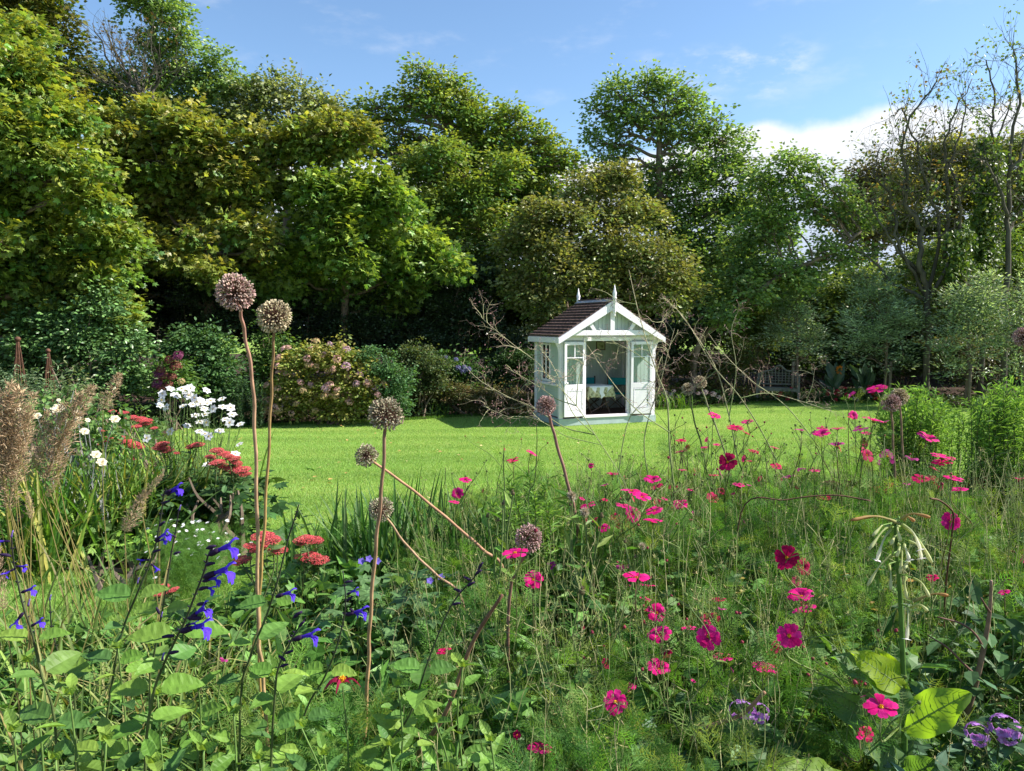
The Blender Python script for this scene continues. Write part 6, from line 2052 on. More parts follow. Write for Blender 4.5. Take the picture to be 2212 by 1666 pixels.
twiggy('left spray of bleached dead twigs crossing the summerhouse doors', 3.6, [(1.2, d1([(1400, 1900), (1250, 1600), (1075, 1320), (925, 1090), (700, 850), (620, 750), (420, 600), (240, 450), (135, 350)])),
       (1.4, d1([(1075, 1320), (860, 1270), (720, 1190), (560, 1090), (390, 1020), (160, 885), (15, 740)])), (1.3, d1([(925, 1090), (780, 1040), (660, 960), (500, 860), (370, 790)])), (1.2, d1([(925, 1090), (940, 900), (980, 760), (1000, 640)])),
       (1.2, d1([(1075, 1320), (900, 1150), (800, 900), (720, 740), (640, 640)])), (1.0, d1([(1130, 1400), (850, 1330), (700, 1240), (560, 1180), (430, 1190), (300, 1140), (190, 1090)]))], 5, 1420)
twiggy('middle spray of dead twigs in front of the right summerhouse door', 3.8, [(2.2, d1([(1690, 1700), (1660, 1400), (1640, 1050), (1560, 830), (1470, 550), (1400, 290), (1340, 20)])), (1.4, d1([(1660, 1300), (1400, 1120), (1200, 890), (1010, 610)])),
       (1.6, d1([(1500, 1700), (1460, 1400), (1500, 1170), (1590, 900), (1640, 700), (1700, 480)])), (1.4, d1([(1250, 1700), (1290, 1400), (1350, 1180), (1480, 1020), (1560, 830), (1500, 600)])), (1.0, d1([(1400, 290), (1300, 270), (1230, 240)])), (1.0, d1([(1530, 780), (1400, 680), (1250, 600), (1180, 560)])),
       (1.0, d1([(1470, 550), (1560, 500), (1620, 400)]))], 6, 1452)
twiggy('right spray of dead pale twigs over the lawn beside the summerhouse', 4.2, [(2.0, [(1640, 1080), (1600, 1010), (1575, 900), (1548, 800), (1500, 720), (1455, 660)]), (1.6, [(1700, 1050), (1660, 960), (1600, 860), (1540, 790), (1480, 690), (1430, 640)]), (1.3, [(1780, 980), (1700, 880), (1620, 820), (1560, 760), (1530, 720)]),
       (1.2, [(1600, 860), (1660, 850), (1740, 870), (1800, 890)]), (1.0, [(1740, 870), (1755, 830), (1760, 790)]), (1.2, [(1575, 900), (1590, 800), (1580, 720), (1590, 680)]), (1.0, [(1548, 800), (1510, 830), (1470, 850)])], 7, 1660)
# leaning green stem tips over the lawn
for k, (pth, D_, lab) in enumerate((([(1158, 900), (1160, 960), (1155, 1040), (1140, 1100)], 3.0, 'thin dark spire rising over the lawn left of the brown allium'), ([(962, 1010), (960, 1100), (955, 1160)], 3.0, 'thin dark spike standing among the iris leaves'), ([(1089, 960), (1088, 1020), (1090, 1090)], 2.8, 'short dark spire beside the small magenta blooms'))):
    cane('seed_spire', lab, pth, D_, .0012, .0028, M_STEM, (.05, .06, .03), (.1, .16, .05), 'seed spire')

# iris and grass clumps -----------------------------------------------
IR = [(.035, .11, .025), (.055, .15, .03), (.08, .18, .035), (.10, .17, .05)]
for k, (px_, D_, n_, ln, lab) in enumerate(((770, 3.9, 60, .62, 'sword leaved iris clump left of the pale allium head'), (860, 3.75, 70, .66, 'dark sword leaved iris clump behind the straight cane stem'), (960, 3.9, 60, .60, 'sword leaved iris clump under the slanting allium stem'),
                                            (1050, 3.6, 40, .55, 'sword leaved iris clump beside the spindly cosmos'), (700, 3.9, 26, .50, 'thin iris tuft right of the pink sedum'), (1330, 3.3, 40, .72, 'sword leaved clump behind the thistle heads'), (1200, 3.5, 30, .6, 'narrow leaved clump under the pinkish allium head'), (1870, 3.6, 40, .62, 'dark strap leaved clump in the middle of the right hand cosmos'))):
    strap('iris_clump', lab, gb(px_, D_), n_, ln, .32, IR, .011, 200 + k, 'iris', bend=.22, footprint=.13, group='sword leaved iris clumps along the lawn edge')
ORG = [(.08, .19, .035), (.12, .26, .04), (.20, .31, .05), (.36, .33, .08), (.06, .14, .03)]
for k, (px_, D_, n_, ln, w_, lab) in enumerate(((120, 4.7, 120, .85, .010, 'green and straw daylily clump at the left edge below the tan plumes'), (230, 4.9, 130, .85, .010, 'big arching daylily clump left of the anemones'), (330, 5.1, 110, .75, .010, 'yellowing daylily clump at the foot of the anemones'), (30, 4.4, 90, .8, .010, 'daylily leaves cut by the left edge of the photo'),
                                             (420, 6.2, 40, .8, .014, 'upright gladiolus like leaves behind the red sedum'), (260, 6.0, 60, .9, .010, 'strap leaves behind the cream roses'))):
    strap('daylily_clump', lab, gb(px_, D_), n_, ln, .5, ORG, w_, 220 + k, 'daylily', bend=.55, footprint=.17, group='arching daylily clumps in the left border')
STR = [(.15, .26, .05), (.24, .28, .08), (.34, .30, .12), (.12, .2, .05), (.20, .30, .06)]
for k, (px_, D_, n_, ln, lab) in enumerate(((180, 2.9, 70, .34, 'pale stripy grass tussock at the left under the sage stems'), (330, 2.6, 90, .36, 'pale straw and green tussock below the leaning sage'), (450, 2.4, 100, .38, 'grass tussock behind the main blue spike'), (90, 2.3, 80, .42, 'grass tussock in the left corner behind the leafy shoots'),
                                          (540, 2.7, 80, .36, 'grass tussock at the foot of the pinkish allium stem'), (250, 2.1, 80, .42, 'low tussock in front of the pale stripy one'), (640, 2.3, 80, .42, 'fine grass tussock right of the pink allium stem foot'), (20, 2.9, 40, .6, 'tall grass blades cut by the left edge'))):
    strap('grass_tussock', lab, gb(px_, D_), n_, ln, .55, STR, .0052, 240 + k, 'grass', bend=.8, footprint=.16, group='straw streaked grass tussocks in the near left bed')


# feather reed grass plumes at left -----------------------------------
def plume_mesh(seed, n=700):
    rng = np.random.default_rng(seed); mb = MB()
    t = rng.random(n)
    w = (.10 + .03 * np.sin(t * 40)) * np.sin(np.pi * np.clip(t * .92 + .05, 0, 1)) ** .7 * (1 - .35 * t)
    a_ = rng.uniform(0, 6.28, n); r_ = np.sqrt(rng.random(n)) * w
    P = np.c_[r_ * np.cos(a_), r_ * np.sin(a_), t]
    d = np.c_[np.cos(a_) * .8, np.sin(a_) * .8, np.full(n, 1.0)] + rng.normal(0, .45, (n, 3))
    scatter(mb, LONG, P, d, sph(rng, n), rng.uniform(.03, .08, n), pick(rng, [(.52, .38, .24), (.42, .29, .18), (.62, .48, .31), (.32, .22, .14)], n, .15), wid=.45)
    tube(mb, [np.array([0, 0, z]) for z in (0, .5, 1)], .006, .002, 4, (.3, .24, .12))
    return mb


PL = [tomesh(plume_mesh(s_), 'plume', M_DRY) for s_ in range(2)]


def s6(a, b):
    return (a * .3472, 578.3 + b * .3472)


for lab, D_, bx, pl in (('feathery tan reed grass at the left edge with the widest plumes', 2.6, 40, [((40, 1330), (120, 760), 1.5), ((0, 1200), (60, 720), 1.5), ((-40, 1400), (20, 880), 1.6), ((130, 1150), (210, 780), 1.2), ((60, 1500), (90, 1000), 1.3), ((10, 1300), (95, 860), 1.5), ((100, 1350), (175, 900), 1.3), ((-20, 1250), (40, 800), 1.6), ((80, 1250), (30, 900), 1.3)]),
                        ('feathery tan reed grass with plumes leaning right over the cream roses', 2.9, 190, [((280, 1330), (490, 790), 1.35), ((330, 1150), (580, 740), 1.1), ((170, 1300), (300, 900), 1.1), ((290, 1430), (420, 1180), .9), ((230, 1250), (400, 850), 1.2), ((300, 1250), (450, 960), 1.0)]),
                        ('single upright reed grass plume between the rose bush and the anemones', 3.6, 230, [((640, 880), (745, 660), 1.7)]),
                        ('drooping grey tan plume above the white groundcover daisies', 2.3, 300, [((775, 1640), (900, 1400), 1.7), ((870, 1440), (1010, 1290), 1.2)]),
                        ('small tan plumes low at the left edge', 1.9, 10, [((20, 2130), (-30, 1700), .9), ((195, 1560), (170, 1400), 1.4)])):
    x0 = at(bx, 1200, D_)[0]; b0 = np.array([x0, D_ + .1, float(ground(x0, D_))])
    r_ = thing('reed_grass', b0, lab, 'ornamental grass', 'tan plumed reed grasses in the left border')
    mb = MB()
    for a_, b_, wf in pl:
        A, B = at(*s6(*a_), D_), at(*s6(*b_), D_)
        ln = np.linalg.norm(B - A)
        o = part(PL[rng.integers(2)], 'plume', r_, A, nz(B - A), ln, rng.uniform(0, 6)); o.scale = (ln * wf, ln * wf, ln)
        tube(mb, spline([b0 + rng.normal(0, .03, 3) * [1, 1, 0], (b0 + A) / 2 + rng.normal(0, .02, 3), A], 5), .0022, .0015, 5, (.32, .27, .10))
    blades(mb, rng, b0, 16, .55, .4, [(.16, .20, .06), (.28, .22, .09), (.10, .17, .04)], .006, bend=.6, footprint=.12)
    mb.build('leaves', M_HERB, r_)

_b = MB()
for k in range(5):
    a_ = k * 1.2566; o_ = np.array([math.cos(a_), math.sin(a_), .3])
    scatter(_b, OVAL, (o_ * .03)[None], o_[None], UP[None], 1.0, (.22, .16, .62), wid=1.5)
AN_B = tomesh(_b, 'flower', M_PETAL)
# anemones -----------------------------------------------------------
_b = MB(); _r = np.random.default_rng(8)
for k in range(6):
    a_ = k * 1.047 + _r.normal(0, .08); o_ = np.array([math.cos(a_), math.sin(a_), 0.12])
    scatter(_b, OVAL, (o_ * .06)[None], o_[None], (UP + o_ * -.2)[None], 1.0, (.80, .80, .80), wid=1.35)
AN = tomesh(_b, 'anemone_petals', M_PETAL)
_b = MB(); v = sph(_r, 60) * .2; v[:, 2] = np.abs(v[:, 2]) * .5
scatter(_b, KITE, v, v + UP * .1, sph(_r, 60), .1, pick(_r, [(.7, .5, .05), (.6, .38, .03)], 60)); lathe(_b, (0, 0, 0), [(.1, 0), (.1, .08), (.02, .12)], 8, (.25, .35, .05))
ANC = tomesh(_b, 'flower_centre', M_STEM)
spots = [(1010, 785, 0), (1060, 755, 1), (1005, 825, 0), (1085, 790, 1), (1130, 755, 1), (1165, 745, 1), (1185, 750, 0), (1175, 795, 0), (1210, 812, 0), (1250, 825, 1), (1285, 765, 1), (1035, 870, 0), (995, 858, 1), (1140, 862, 1), (1200, 855, 1), (1245, 850, 1), (1290, 845, 1), (1325, 880, 0), (1380, 818, 1), (1385, 868, 1), (1435, 872, 0), (1445, 915, 1),
         (1430, 965, 0), (1495, 975, 1), (1400, 945, 1), (1365, 1018, 1), (1275, 915, 1), (1215, 920, 1), (1245, 960, 1), (1285, 965, 0), (1165, 985, 1), (1060, 1020, 0), (912, 1062, 0), (1240, 1020, 1), (1300, 1050, 0), (1275, 1035, 1), (1490, 1100, 1), (1100, 800, 1), (1225, 835, 0), (1310, 830, 1), (1155, 765, 0), (1270, 880, 1), (1465, 1160, 1), (1290, 1225, 1)]
rng = np.random.default_rng(120)
for gi, (lab, lo, hi, D_, bx) in enumerate((('left part of the white anemone clump, with the topmost blooms', 0, 1160, 5.3, 375), ('middle of the white anemone clump above the sedum', 1160, 1275, 5.2, 415), ('right part of the white anemone clump reaching over the lawn', 1275, 1600, 5.1, 455))):
    x0 = at(bx, 1000, D_)[0]; b0 = np.array([x0, D_, float(ground(x0, D_))])
    r_ = thing('anemone_plant', b0, lab, 'anemone', 'white anemones in the left border')
    mb = MB(); lb = MB()
    for (a_, b_, up) in spots:
        if not (lo <= a_ < hi): continue
        p = at(*s6(a_, b_), D_ + rng.normal(0, .12))
        f = nz(np.array([rng.normal(.2, .4), -1, .5]) if not up else np.array([rng.normal(.1, .35), -.45, 1]))
        o = part(AN, 'flower', r_, p, f, rng.uniform(.029, .037), rng.uniform(0, 6)); subpart(ANC, 'flower_centre', o)
        j_ = b0 + rng.normal(0, .05, 3) * [1, 1, 0]
        pts = spline([j_, j_ + (p - j_) * .55 + UP * .05, p - f * .01 - UP * .005], 5); tube(mb, pts, .003, .0015, 4, (.10, .16, .05))
        for q in range(2):
            s = pts[rng.integers(6, 10)]; e = s + np.array([rng.normal(0, .06), rng.normal(0, .05), rng.uniform(.05, .16)])
            tube(mb, [s, (s + e) / 2 + UP * .01, e], .0015, .001, 3, (.10, .16, .05)); part(BUD, 'flower_bud', r_, e, (0, 0, 1), .010)
    n_ = 330
    P = b0 + np.c_[rng.normal(0, .22, n_), rng.normal(0, .18, n_), rng.uniform(.05, .5, n_) ** 1]
    scatter(lb, MAPLE, P, np.c_[rng.normal(0, 1, (n_, 2)), rng.normal(-.1, .3, n_)], UP + rng.normal(0, .35, (n_, 3)), rng.uniform(.07, .13, n_), pick(rng, [(.035, .09, .025), (.05, .12, .03), (.08, .15, .04)], n_))
    mb.build('stems', M_STEM, r_); lb.build('leaves', M_HERB, r_)

# sedum --------------------------------------------------------------
_b = MB(); _r = np.random.default_rng(18)
n_ = 900
rr_ = np.sqrt(_r.random(n_)); a_ = _r.uniform(0, 6.28, n_)
P = np.c_[rr_ * np.cos(a_), rr_ * np.sin(a_), .32 * (1 - rr_ ** 2) + _r.normal(0, .02, n_) + .04 * np.sin(a_ * 5) * rr_]
scatter(_b, KITE, P, np.c_[_r.normal(0, .6, (n_, 2)), np.ones(n_)], sph(_r, n_), .10, pick(_r, [(.74, .16, .17), (.66, .10, .12), (.78, .26, .25)], n_, .15), wid=1.3)
scatter(_b, LONG, P[:200] * [.9, .9, .6] - UP * .02, -P[:200] * [1, 1, 0] - UP * .6, sph(_r, 200), .6, (.12, .16, .06), wid=.25)
SD = tomesh(_b, 'flower_head', M_PETAL)


def sedum(label, D, heads, bx, group='red flowered sedums', cols=[(.08, .16, .05), (.11, .20, .07)]):
    x0 = at(bx, 1000, D)[0]; b0 = np.array([x0, D + .05, float(ground(x0, D))])
    r_ = thing('sedum_plant', b0, label, 'sedum', group)
    mb = MB(); lb = MB()
    for (x_, y_, w_) in heads:
        p = at(x_, y_, D + rng.normal(0, .05)); part(SD, 'flower_head', r_, p, nz(np.array([rng.normal(0, .12), -.12, 1])), w_ * PX(D) / 2, rng.uniform(0, 6))
        pts = np.array(bez(b0 + rng.normal(0, .04, 3) * [1, 1, 0], p - UP * .01, rng, .02)); tube(mb, pts, .004, .003, 5, (.15, .18, .07))
        k_ = 16
        scatter(lb, OVAL, pts[rng.integers(3, len(pts) - 1, k_)], np.c_[rng.normal(0, 1, (k_, 2)), rng.uniform(0, .7, k_)], UP + rng.normal(0, .3, (k_, 3)), rng.uniform(.035, .06, k_), pick(rng, cols, k_))
    mb.build('stems', M_STEM, r_); lb.build('leaves', M_HERB, r_)


def s6h(l):
    return [(*s6(a_, b_), w_ * .3472) for a_, b_, w_ in l]


sedum('red sedum at the lawn edge right below the white anemones', 4.9, s6h([(1350, 1140, 90), (1390, 1160, 90), (1455, 1190, 90), (1470, 1215, 80), (1440, 1255, 100), (1510, 1260, 110), (1480, 1285, 110), (1350, 1215, 100), (1385, 1235, 90), (1310, 1180, 70), (1420, 1175, 70), (1540, 1285, 60), (1460, 1240, 80)]), 480)
sedum('red sedum below the middle of the anemone clump', 5.2, s6h([(1190, 1115, 80), (1230, 1105, 90), (1010, 1100, 90), (985, 1125, 80), (1040, 1140, 90), (1020, 1125, 80), (835, 1190, 40), (1100, 1155, 40)]), 380)
sedum('long flat red sedum between the cream roses and the anemones', 6.0, s6h([(650, 1095, 80), (700, 1070, 90), (745, 1065, 90), (780, 1085, 90), (830, 1105, 110), (860, 1115, 80), (650, 1015, 60), (670, 1060, 60)]), 265)
sedum('farthest red sedum below the single upright plume', 7.0, s6h([(770, 905, 60), (820, 935, 80), (870, 945, 90), (910, 955, 80), (900, 975, 90), (850, 990, 60), (700, 895, 50), (960, 1000, 50)]), 290)
sedum('pink sedum left of the pinkish allium stem near the lawn', 3.2, [(568, 1160, 52), (585, 1168, 46), (560, 1185, 44), (600, 1190, 44), (540, 1180, 30), (522, 1212, 46), (575, 1160, 40)], 565)
sedum('faded pink sedum half hidden by grass right of the pink one', 3.4, [(660, 1165, 40), (680, 1168, 40), (650, 1172, 36), (670, 1205, 50), (690, 1212, 46), (655, 1205, 40)], 670)
sedum('small pale sedum head in the near grass under the leaning sage', 3.4, [(350, 1270, 34), (345, 1283, 28), (375, 1275, 26)], 355)
for q, (lab, xs_) in enumerate((('faded red sedum row behind the right hand cosmos, left end', (1800, 1880)), ('faded red sedum behind the two bright magenta blooms', (1900, 1990)), ('faded red sedum at the right edge of the cosmos drift', (2060, 2200)))):
    sedum(lab, 4.6, [(x_, 1050 + rng.normal(0, 6) - (14 if q == 2 else 0), 44) for x_ in np.linspace(*xs_, 6)], sum(xs_) / 2)

# roses --------------------------------------------------------------
_b = MB(); _r = np.random.default_rng(28)
for ring, (nn, rd, tilt) in enumerate(((6, .95, .25), (6, .75, .6), (5, .55, 1.1), (4, .3, 2.2))):
    for k in range(nn):
        a_ = k * 6.283 / nn + ring * .5; o_ = np.array([math.cos(a_), math.sin(a_), tilt])
        scatter(_b, OVAL, (o_ * [.1, .1, 0])[None], o_[None], (UP - o_ * .4)[None], rd, pick(_r, [(.82, .74, .48), (.84, .80, .62)], 1, .04), wid=1.9)
RS = tomesh(_b, 'flower', M_PETAL)
rl = [(75, 620, 5.5, 0)]
for lab, D_, bx, fl, fx in (('cream rose bush behind the leaning tan plumes', 5.2, 120, [(360, 880, 80), (230, 925, 55), (470, 900, 40), (105, 885, 50), (365, 825, 25)], [(60, 880, 50), (120, 900, 55), (180, 900, 50), (90, 930, 50), (150, 860, 35)]),
                            ('cream rose bush in front of the red sedum', 5.0, 200, [(715, 945, 62), (525, 1020, 55), (545, 950, 32), (490, 940, 35), (620, 1005, 28)], [(200, 930, 45), (240, 920, 40), (175, 950, 45), (215, 970, 45), (150, 960, 40)]),
                            ('pair of cream roses above the daylily leaves', 4.8, 200, [(597, 1165, 62), (632, 1212, 62)], [(200, 1000, 35), (170, 1010, 40), (225, 1010, 30)])):
    b0 = np.array(gb(bx, D_)); r_ = thing('rose_bush', b0, lab, 'rose', 'cream roses in the left border')
    for a_, b_, w_ in fl:
        part(RS, 'flower', r_, at(*s6(a_, b_), D_ - .3), nz(np.array([rng.normal(.5, .3), -.8, 1.1])), w_ * .3472 * PX(D_) / 2)
    mb = MB(); lob = L(fx, D_)
    crown(mb, rng, lob, [(.05, .10, .03), (.07, .14, .035), (.10, .16, .04)], tm=OVAL, leaf=.045, dens=.55, fill=.5, per=7); mb.build('foliage', M_HERB, r_)
    mb = MB()
    for c, rr in lob + lob:
        limb(mb, rng, b0 + rng.normal(0, .05, 3) * [1, 1, 0], c + sph(rng, 1)[0] * rr * .8, .007, .002, n=4, sides=4)
    for a_, b_, w_ in fl: limb(mb, rng, b0, at(*s6(a_, b_), D_ - .29), .006, .002, n=4, sides=4, wob=.05)
    mb.build('stems', M_STEM, r_)

# more herbs in the left border ---------------------------------------
for k, (lab, D_, bx, lob, cols, lf, tm) in enumerate((
    ('grey green herb mass around the taller obelisk', 9.0, 40, [(0, 820, 40), (50, 830, 40), (100, 840, 38), (20, 870, 45), (80, 880, 40)], [(.10, .15, .08), (.07, .12, .05), (.13, .16, .09)], .06, LONG),
    ('tall weedy herb right of the shorter obelisk', 8.5, 150, [(130, 800, 30), (160, 820, 32), (190, 850, 34), (140, 860, 36), (220, 880, 34)], [(.09, .15, .06), (.13, .19, .07), (.14, .12, .07)], .06, LONG),
    ('leafy herb between the camellia and the far sedum', 9.5, 250, [(230, 880, 28), (270, 890, 26), (300, 900, 22), (200, 890, 28)], [(.07, .14, .03), (.11, .19, .04)], .06, LONG),
    ('low leafy edging at the left of the lawn behind the daylilies', 7.5, 330, [(280, 960, 26), (320, 950, 26), (250, 970, 26), (350, 960, 22)], [(.06, .13, .03), (.1, .18, .04)], .06, OVAL),
    ('leafy base plant under the red sedum by the lawn', 4.75, 470, [(440, 1090, 34), (480, 1085, 30), (420, 1050, 32), (400, 1100, 34), (500, 1060, 20), (465, 1040, 26)], [(.05, .12, .03), (.08, .17, .05), (.12, .22, .09)], .055, OVAL),
    ('cranesbill mound with small yellow flowers at the left lawn edge', 4.2, 250, [(250, 1190, 30), (300, 1180, 34), (200, 1210, 26), (340, 1160, 28), (280, 1215, 24)], [(.10, .20, .03), (.15, .25, .04), (.07, .15, .03)], .045, MAPLE),
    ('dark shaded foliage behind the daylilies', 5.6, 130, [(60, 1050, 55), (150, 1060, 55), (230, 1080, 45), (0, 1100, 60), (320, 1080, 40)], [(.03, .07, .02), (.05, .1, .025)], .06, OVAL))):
    shrub('border_plant', lab, lob, cols, D_, bx, 'plant', tm=tm, leaf=lf, dens=.65, mat=M_HERB, stems=8, fill=.5, per=7)
# white daisies groundcover
rng = np.random.default_rng(131)
b0 = np.array(gb(420, 4.4)); r_ = thing('daisy_mat', b0, 'mat of tiny white daisies on fine foliage at the lawn edge', 'plant')
mb = MB(); n_ = 1600
P = np.array([np.array(gb(px_, D_)) + UP * rng.uniform(.02, .28) for px_, D_ in zip(rng.normal(400, 60, n_), rng.normal(4.3, .3, n_))])
fern_leaves(mb, rng, P, np.c_[rng.normal(0, 1, (n_, 2)), rng.uniform(.3, 1.2, n_)], rng.uniform(.05, .10, n_), [(.09, .2, .04), (.12, .24, .05)])
mb.build('foliage', M_FERN, r_)
for k in range(60):
    p = np.array(gb(rng.normal(395, 55), rng.normal(4.3, .25))) + UP * rng.uniform(.2, .36)
    part(AN, 'flower', r_, p, nz(np.array([rng.normal(0, .4), -.3, 1])), rng.uniform(.009, .014), rng.uniform(0, 6))

# asters, tall green not yet flowering --------------------------------


def willowy(label, D, px0, px1, ytop, ybot, n, seed):
    rng = np.random.default_rng(seed)
    bx = (px0 + px1) / 2; b0 = np.array(gb(bx, D))
    r_ = thing('aster_clump', b0, label, 'aster', 'tall leafy asters in the right border')
    mb = MB(); lb = MB()
    for k in range(n):
        u = rng.uniform(-1, 1)
        px_ = bx + u * (px1 - px0) / 2
        D_ = D + rng.normal(0, .16)
        top = at(px_, ytop + 46 * abs(u) ** 2.2 + rng.uniform(-16, 60), D_)
        s = b0 + np.array([u * (px1 - px0) / 2 * PX(D) * .5, rng.normal(0, .12), 0])
        pts = np.array(bez(s, top, rng, .015, n=8)); tube(mb, pts, .0042, .0016, 4, (.07, .08, .035))
        m_ = 150
        t = rng.random(m_) ** .62
        i_ = t * (len(pts) - 1); lo = i_.astype(int).clip(0, len(pts) - 2)
        P = pts[lo] + (pts[lo + 1] - pts[lo]) * (i_ - lo)[:, None]
        side = rng.random(m_) < .35
        P[side] += rng.normal(0, .03, (side.sum(), 3))
        scatter(lb, LONG, P, np.c_[rng.normal(0, .8, (m_, 2)), rng.uniform(.1, 1.1, m_)], UP + rng.normal(0, .5, (m_, 3)), rng.uniform(.03, .065, m_), pick(rng, [(.17, .34, .07), (.23, .42, .09), (.28, .46, .13), (.12, .25, .05)], m_) * .82, wid=.72)
    mb.build('stems', M_STEM, r_); lb.build('leaves', M_FERN, r_)


willowy('left clump of tall leafy asters beside the crimson cosmos', 4.7, 1900, 2050, 842, 1130, 46, 300)
willowy('right clump of tall leafy asters cut by the photo edge', 4.5, 2095, 2290, 834, 1150, 60, 301)
willowy('sparse leafy herb stems rising over the lawn edge behind the centre allium head', 3.5, 1060, 1240, 1035, 1200, 16, 303)
willowy('smaller leafy aster clump behind the two tall ones', 5.4, 1990, 2180, 870, 1050, 24, 302)

for k, (lab, D_, bx, n_, cols, tm, s0, s1, hh, mt) in enumerate((
    ('dark broad leaved plant in the bottom right corner under the purple phlox', 2.15, 2150, 130, [(.05, .11, .05), (.08, .16, .08), (.04, .09, .035)], OVAL, .06, .11, .34, M_HERB),
    ('dark broad leaved plant at the right edge above the purple phlox', 2.5, 2200, 130, [(.04, .10, .03), (.07, .14, .05)], OVAL, .06, .11, .5, M_HERB),
    ('leafy plant with grey green leaves right of the tobacco plant foot', 2.0, 2040, 90, [(.10, .19, .11), (.13, .23, .14), (.08, .15, .08)], OVAL, .05, .09, .26, M_HERB),
    ('grey green poppy leaves at the bottom centre', 1.85, 1085, 60, [(.12, .21, .13), (.16, .26, .17)], MAPLE, .05, .09, .24, M_HERB),
    ('grey green poppy leaves below the brown thistle heads', 2.1, 1240, 60, [(.11, .20, .12), (.14, .24, .15)], MAPLE, .05, .09, .28, M_HERB),
    ('cranesbill clump with fading seed stalks under the pale allium head', 2.9, 900, 130, [(.08, .17, .06), (.12, .22, .08)], MAPLE, .05, .09, .45, M_HERB),
    ('orange and yellow leaved clump behind the tobacco flowers', 3.0, 1800, 90, [(.5, .28, .06), (.55, .42, .08), (.3, .25, .06)], OVAL, .03, .05, .42, M_HERB),
    ('orange and yellow leaved clump at the right edge', 3.0, 2175, 110, [(.55, .25, .05), (.55, .42, .08), (.25, .24, .06)], OVAL, .03, .055, .45, M_HERB))):
    rg = np.random.default_rng(700 + k)
    b0 = np.array(gb(bx, D_)); r_ = thing('leafy_plant', b0, lab, 'plant')
    mb = MB(); sb = MB()
    P = b0 + np.c_[rg.normal(0, .15, n_), rg.normal(0, .13, n_), hh * rg.uniform(.25, 1, n_)]
    scatter(mb, tm, P, np.c_[(P - b0)[:, :2] * 5 + rg.normal(0, .5, (n_, 2)), rg.uniform(-.3, .5, n_)], UP + rg.normal(0, .3, (n_, 3)), rg.uniform(s0, s1, n_), pick(rg, cols, n_, .15), wid=(.75 if tm is OVAL else 1.0))
    for q in range(14):
        tube(sb, bez(b0 + rg.normal(0, .04, 3) * [1, 1, 0], P[rg.integers(n_)], rg, .02), .003, .002, 4, (.14, .18, .07))
    mb.build('leaves', mt, r_); sb.build('stems', M_STEM, r_)
    if 'cranesbill' in lab:
        for a_, b_ in ((745, 535), (790, 548), (705, 548), (1130, 632), (1070, 652)):
            p = at(495.7 + .4047 * a_, 991.4 + .4047 * b_, D_)
            o = part(AN_B, 'flower', r_, p, nz(np.array([.1, -.8, .7])), .016)

# ------------------------------------------------------------------ tangled undergrowth of the front border
rng = np.random.default_rng(400)


def topmap(px):
    return np.interp(px, [-300, 300, 520, 640, 760, 1000, 1150, 1300, 1500, 1700, 1900, 2500], [.26, .26, .30, .40, .40, .42, .50, .62, .70, .72, .70, .66])


def spots_in(n, y0, y1, x0=-400, x1=2900):
    n = int(n * 1.3)
    y = y0 + (y1 - y0) * rng.random(n) ** .8
    px = rng.uniform(x0, x1, n); x = (px - 1106) / 1620 * y
    ok = in_front(x, y - .1)
    return px[ok], x[ok], y[ok]


def cap(px, y):
    h = np.interp(y, [1.5, 1.8, 2.15, 2.6, 3.1, 3.5, 4.5, 5.3], [.34, .40, .48, .53, .60, .64, .58, .45])
    h = np.where((px > 1780) & (px < 2110) & (y < 2.3), .12, h)
    h = np.where((px > 2080) & (y < 2.5), .2, h)
    return np.minimum(topmap(px), h)


mb = MB()
px_, x_, y_ = spots_in(150, 1.55, 5.2, 560)
keep = rng.random(len(px_)) < np.interp(px_, [560, 900, 1100, 1300], [.4, .5, .8, 1])
px_, x_, y_ = px_[keep], x_[keep], y_[keep]
for X_, Y_, Q_ in zip(x_, y_, px_):
    # one feathery bush: leaves thick on a dome, thin beneath it
    Hc = float(cap(Q_, Y_)) * rng.uniform(.78, 1.12)
    Rr = rng.uniform(.15, .27)
    n_ = int(2100 * Rr * Rr * (1 if Y_ < 3 else 1.15)) + 30
    rr = Rr * np.sqrt(rng.random(n_)); aa = rng.uniform(0, 6.283, n_)
    top = Hc * (1 - .55 * (rr / Rr) ** 2)
    zz = top * np.where(rng.random(n_) < .72, rng.uniform(.84, 1.04, n_), rng.uniform(.25, .85, n_))
    bx_, by_ = X_ + rr * np.cos(aa), Y_ + rr * np.sin(aa)
    P = np.c_[bx_, by_, ground(bx_, by_) + zz]
    out = np.c_[np.cos(aa) * rr / Rr * 1.1, np.sin(aa) * rr / Rr * 1.1, np.full(n_, .7)] + rng.normal(0, .4, (n_, 3))
    tone = rng.random()
    cc_ = [(.06, .17, .035), (.10, .24, .045), (.14, .30, .06)] if tone < .45 else (FG if tone < .8 else [(.18, .30, .06), (.25, .32, .09), (.13, .24, .05)])
    fern_leaves(mb, rng, P, out, rng.uniform(.055, .12, n_), cc_)
    for q in range(5):
        k_ = rng.integers(n_)
        tube(mb, bez((X_ + rng.normal(0, .03), Y_ + rng.normal(0, .03), float(ground(X_, Y_))), P[k_], rng, .02)[::3], .0032, .0015, 4, (.10, .17, .05), cap=False)
o = mb.build('feathery_undergrowth', M_FERN); tag(o, 'tangled feathery green foliage filling the cosmos border', 'undergrowth', kind='stuff')

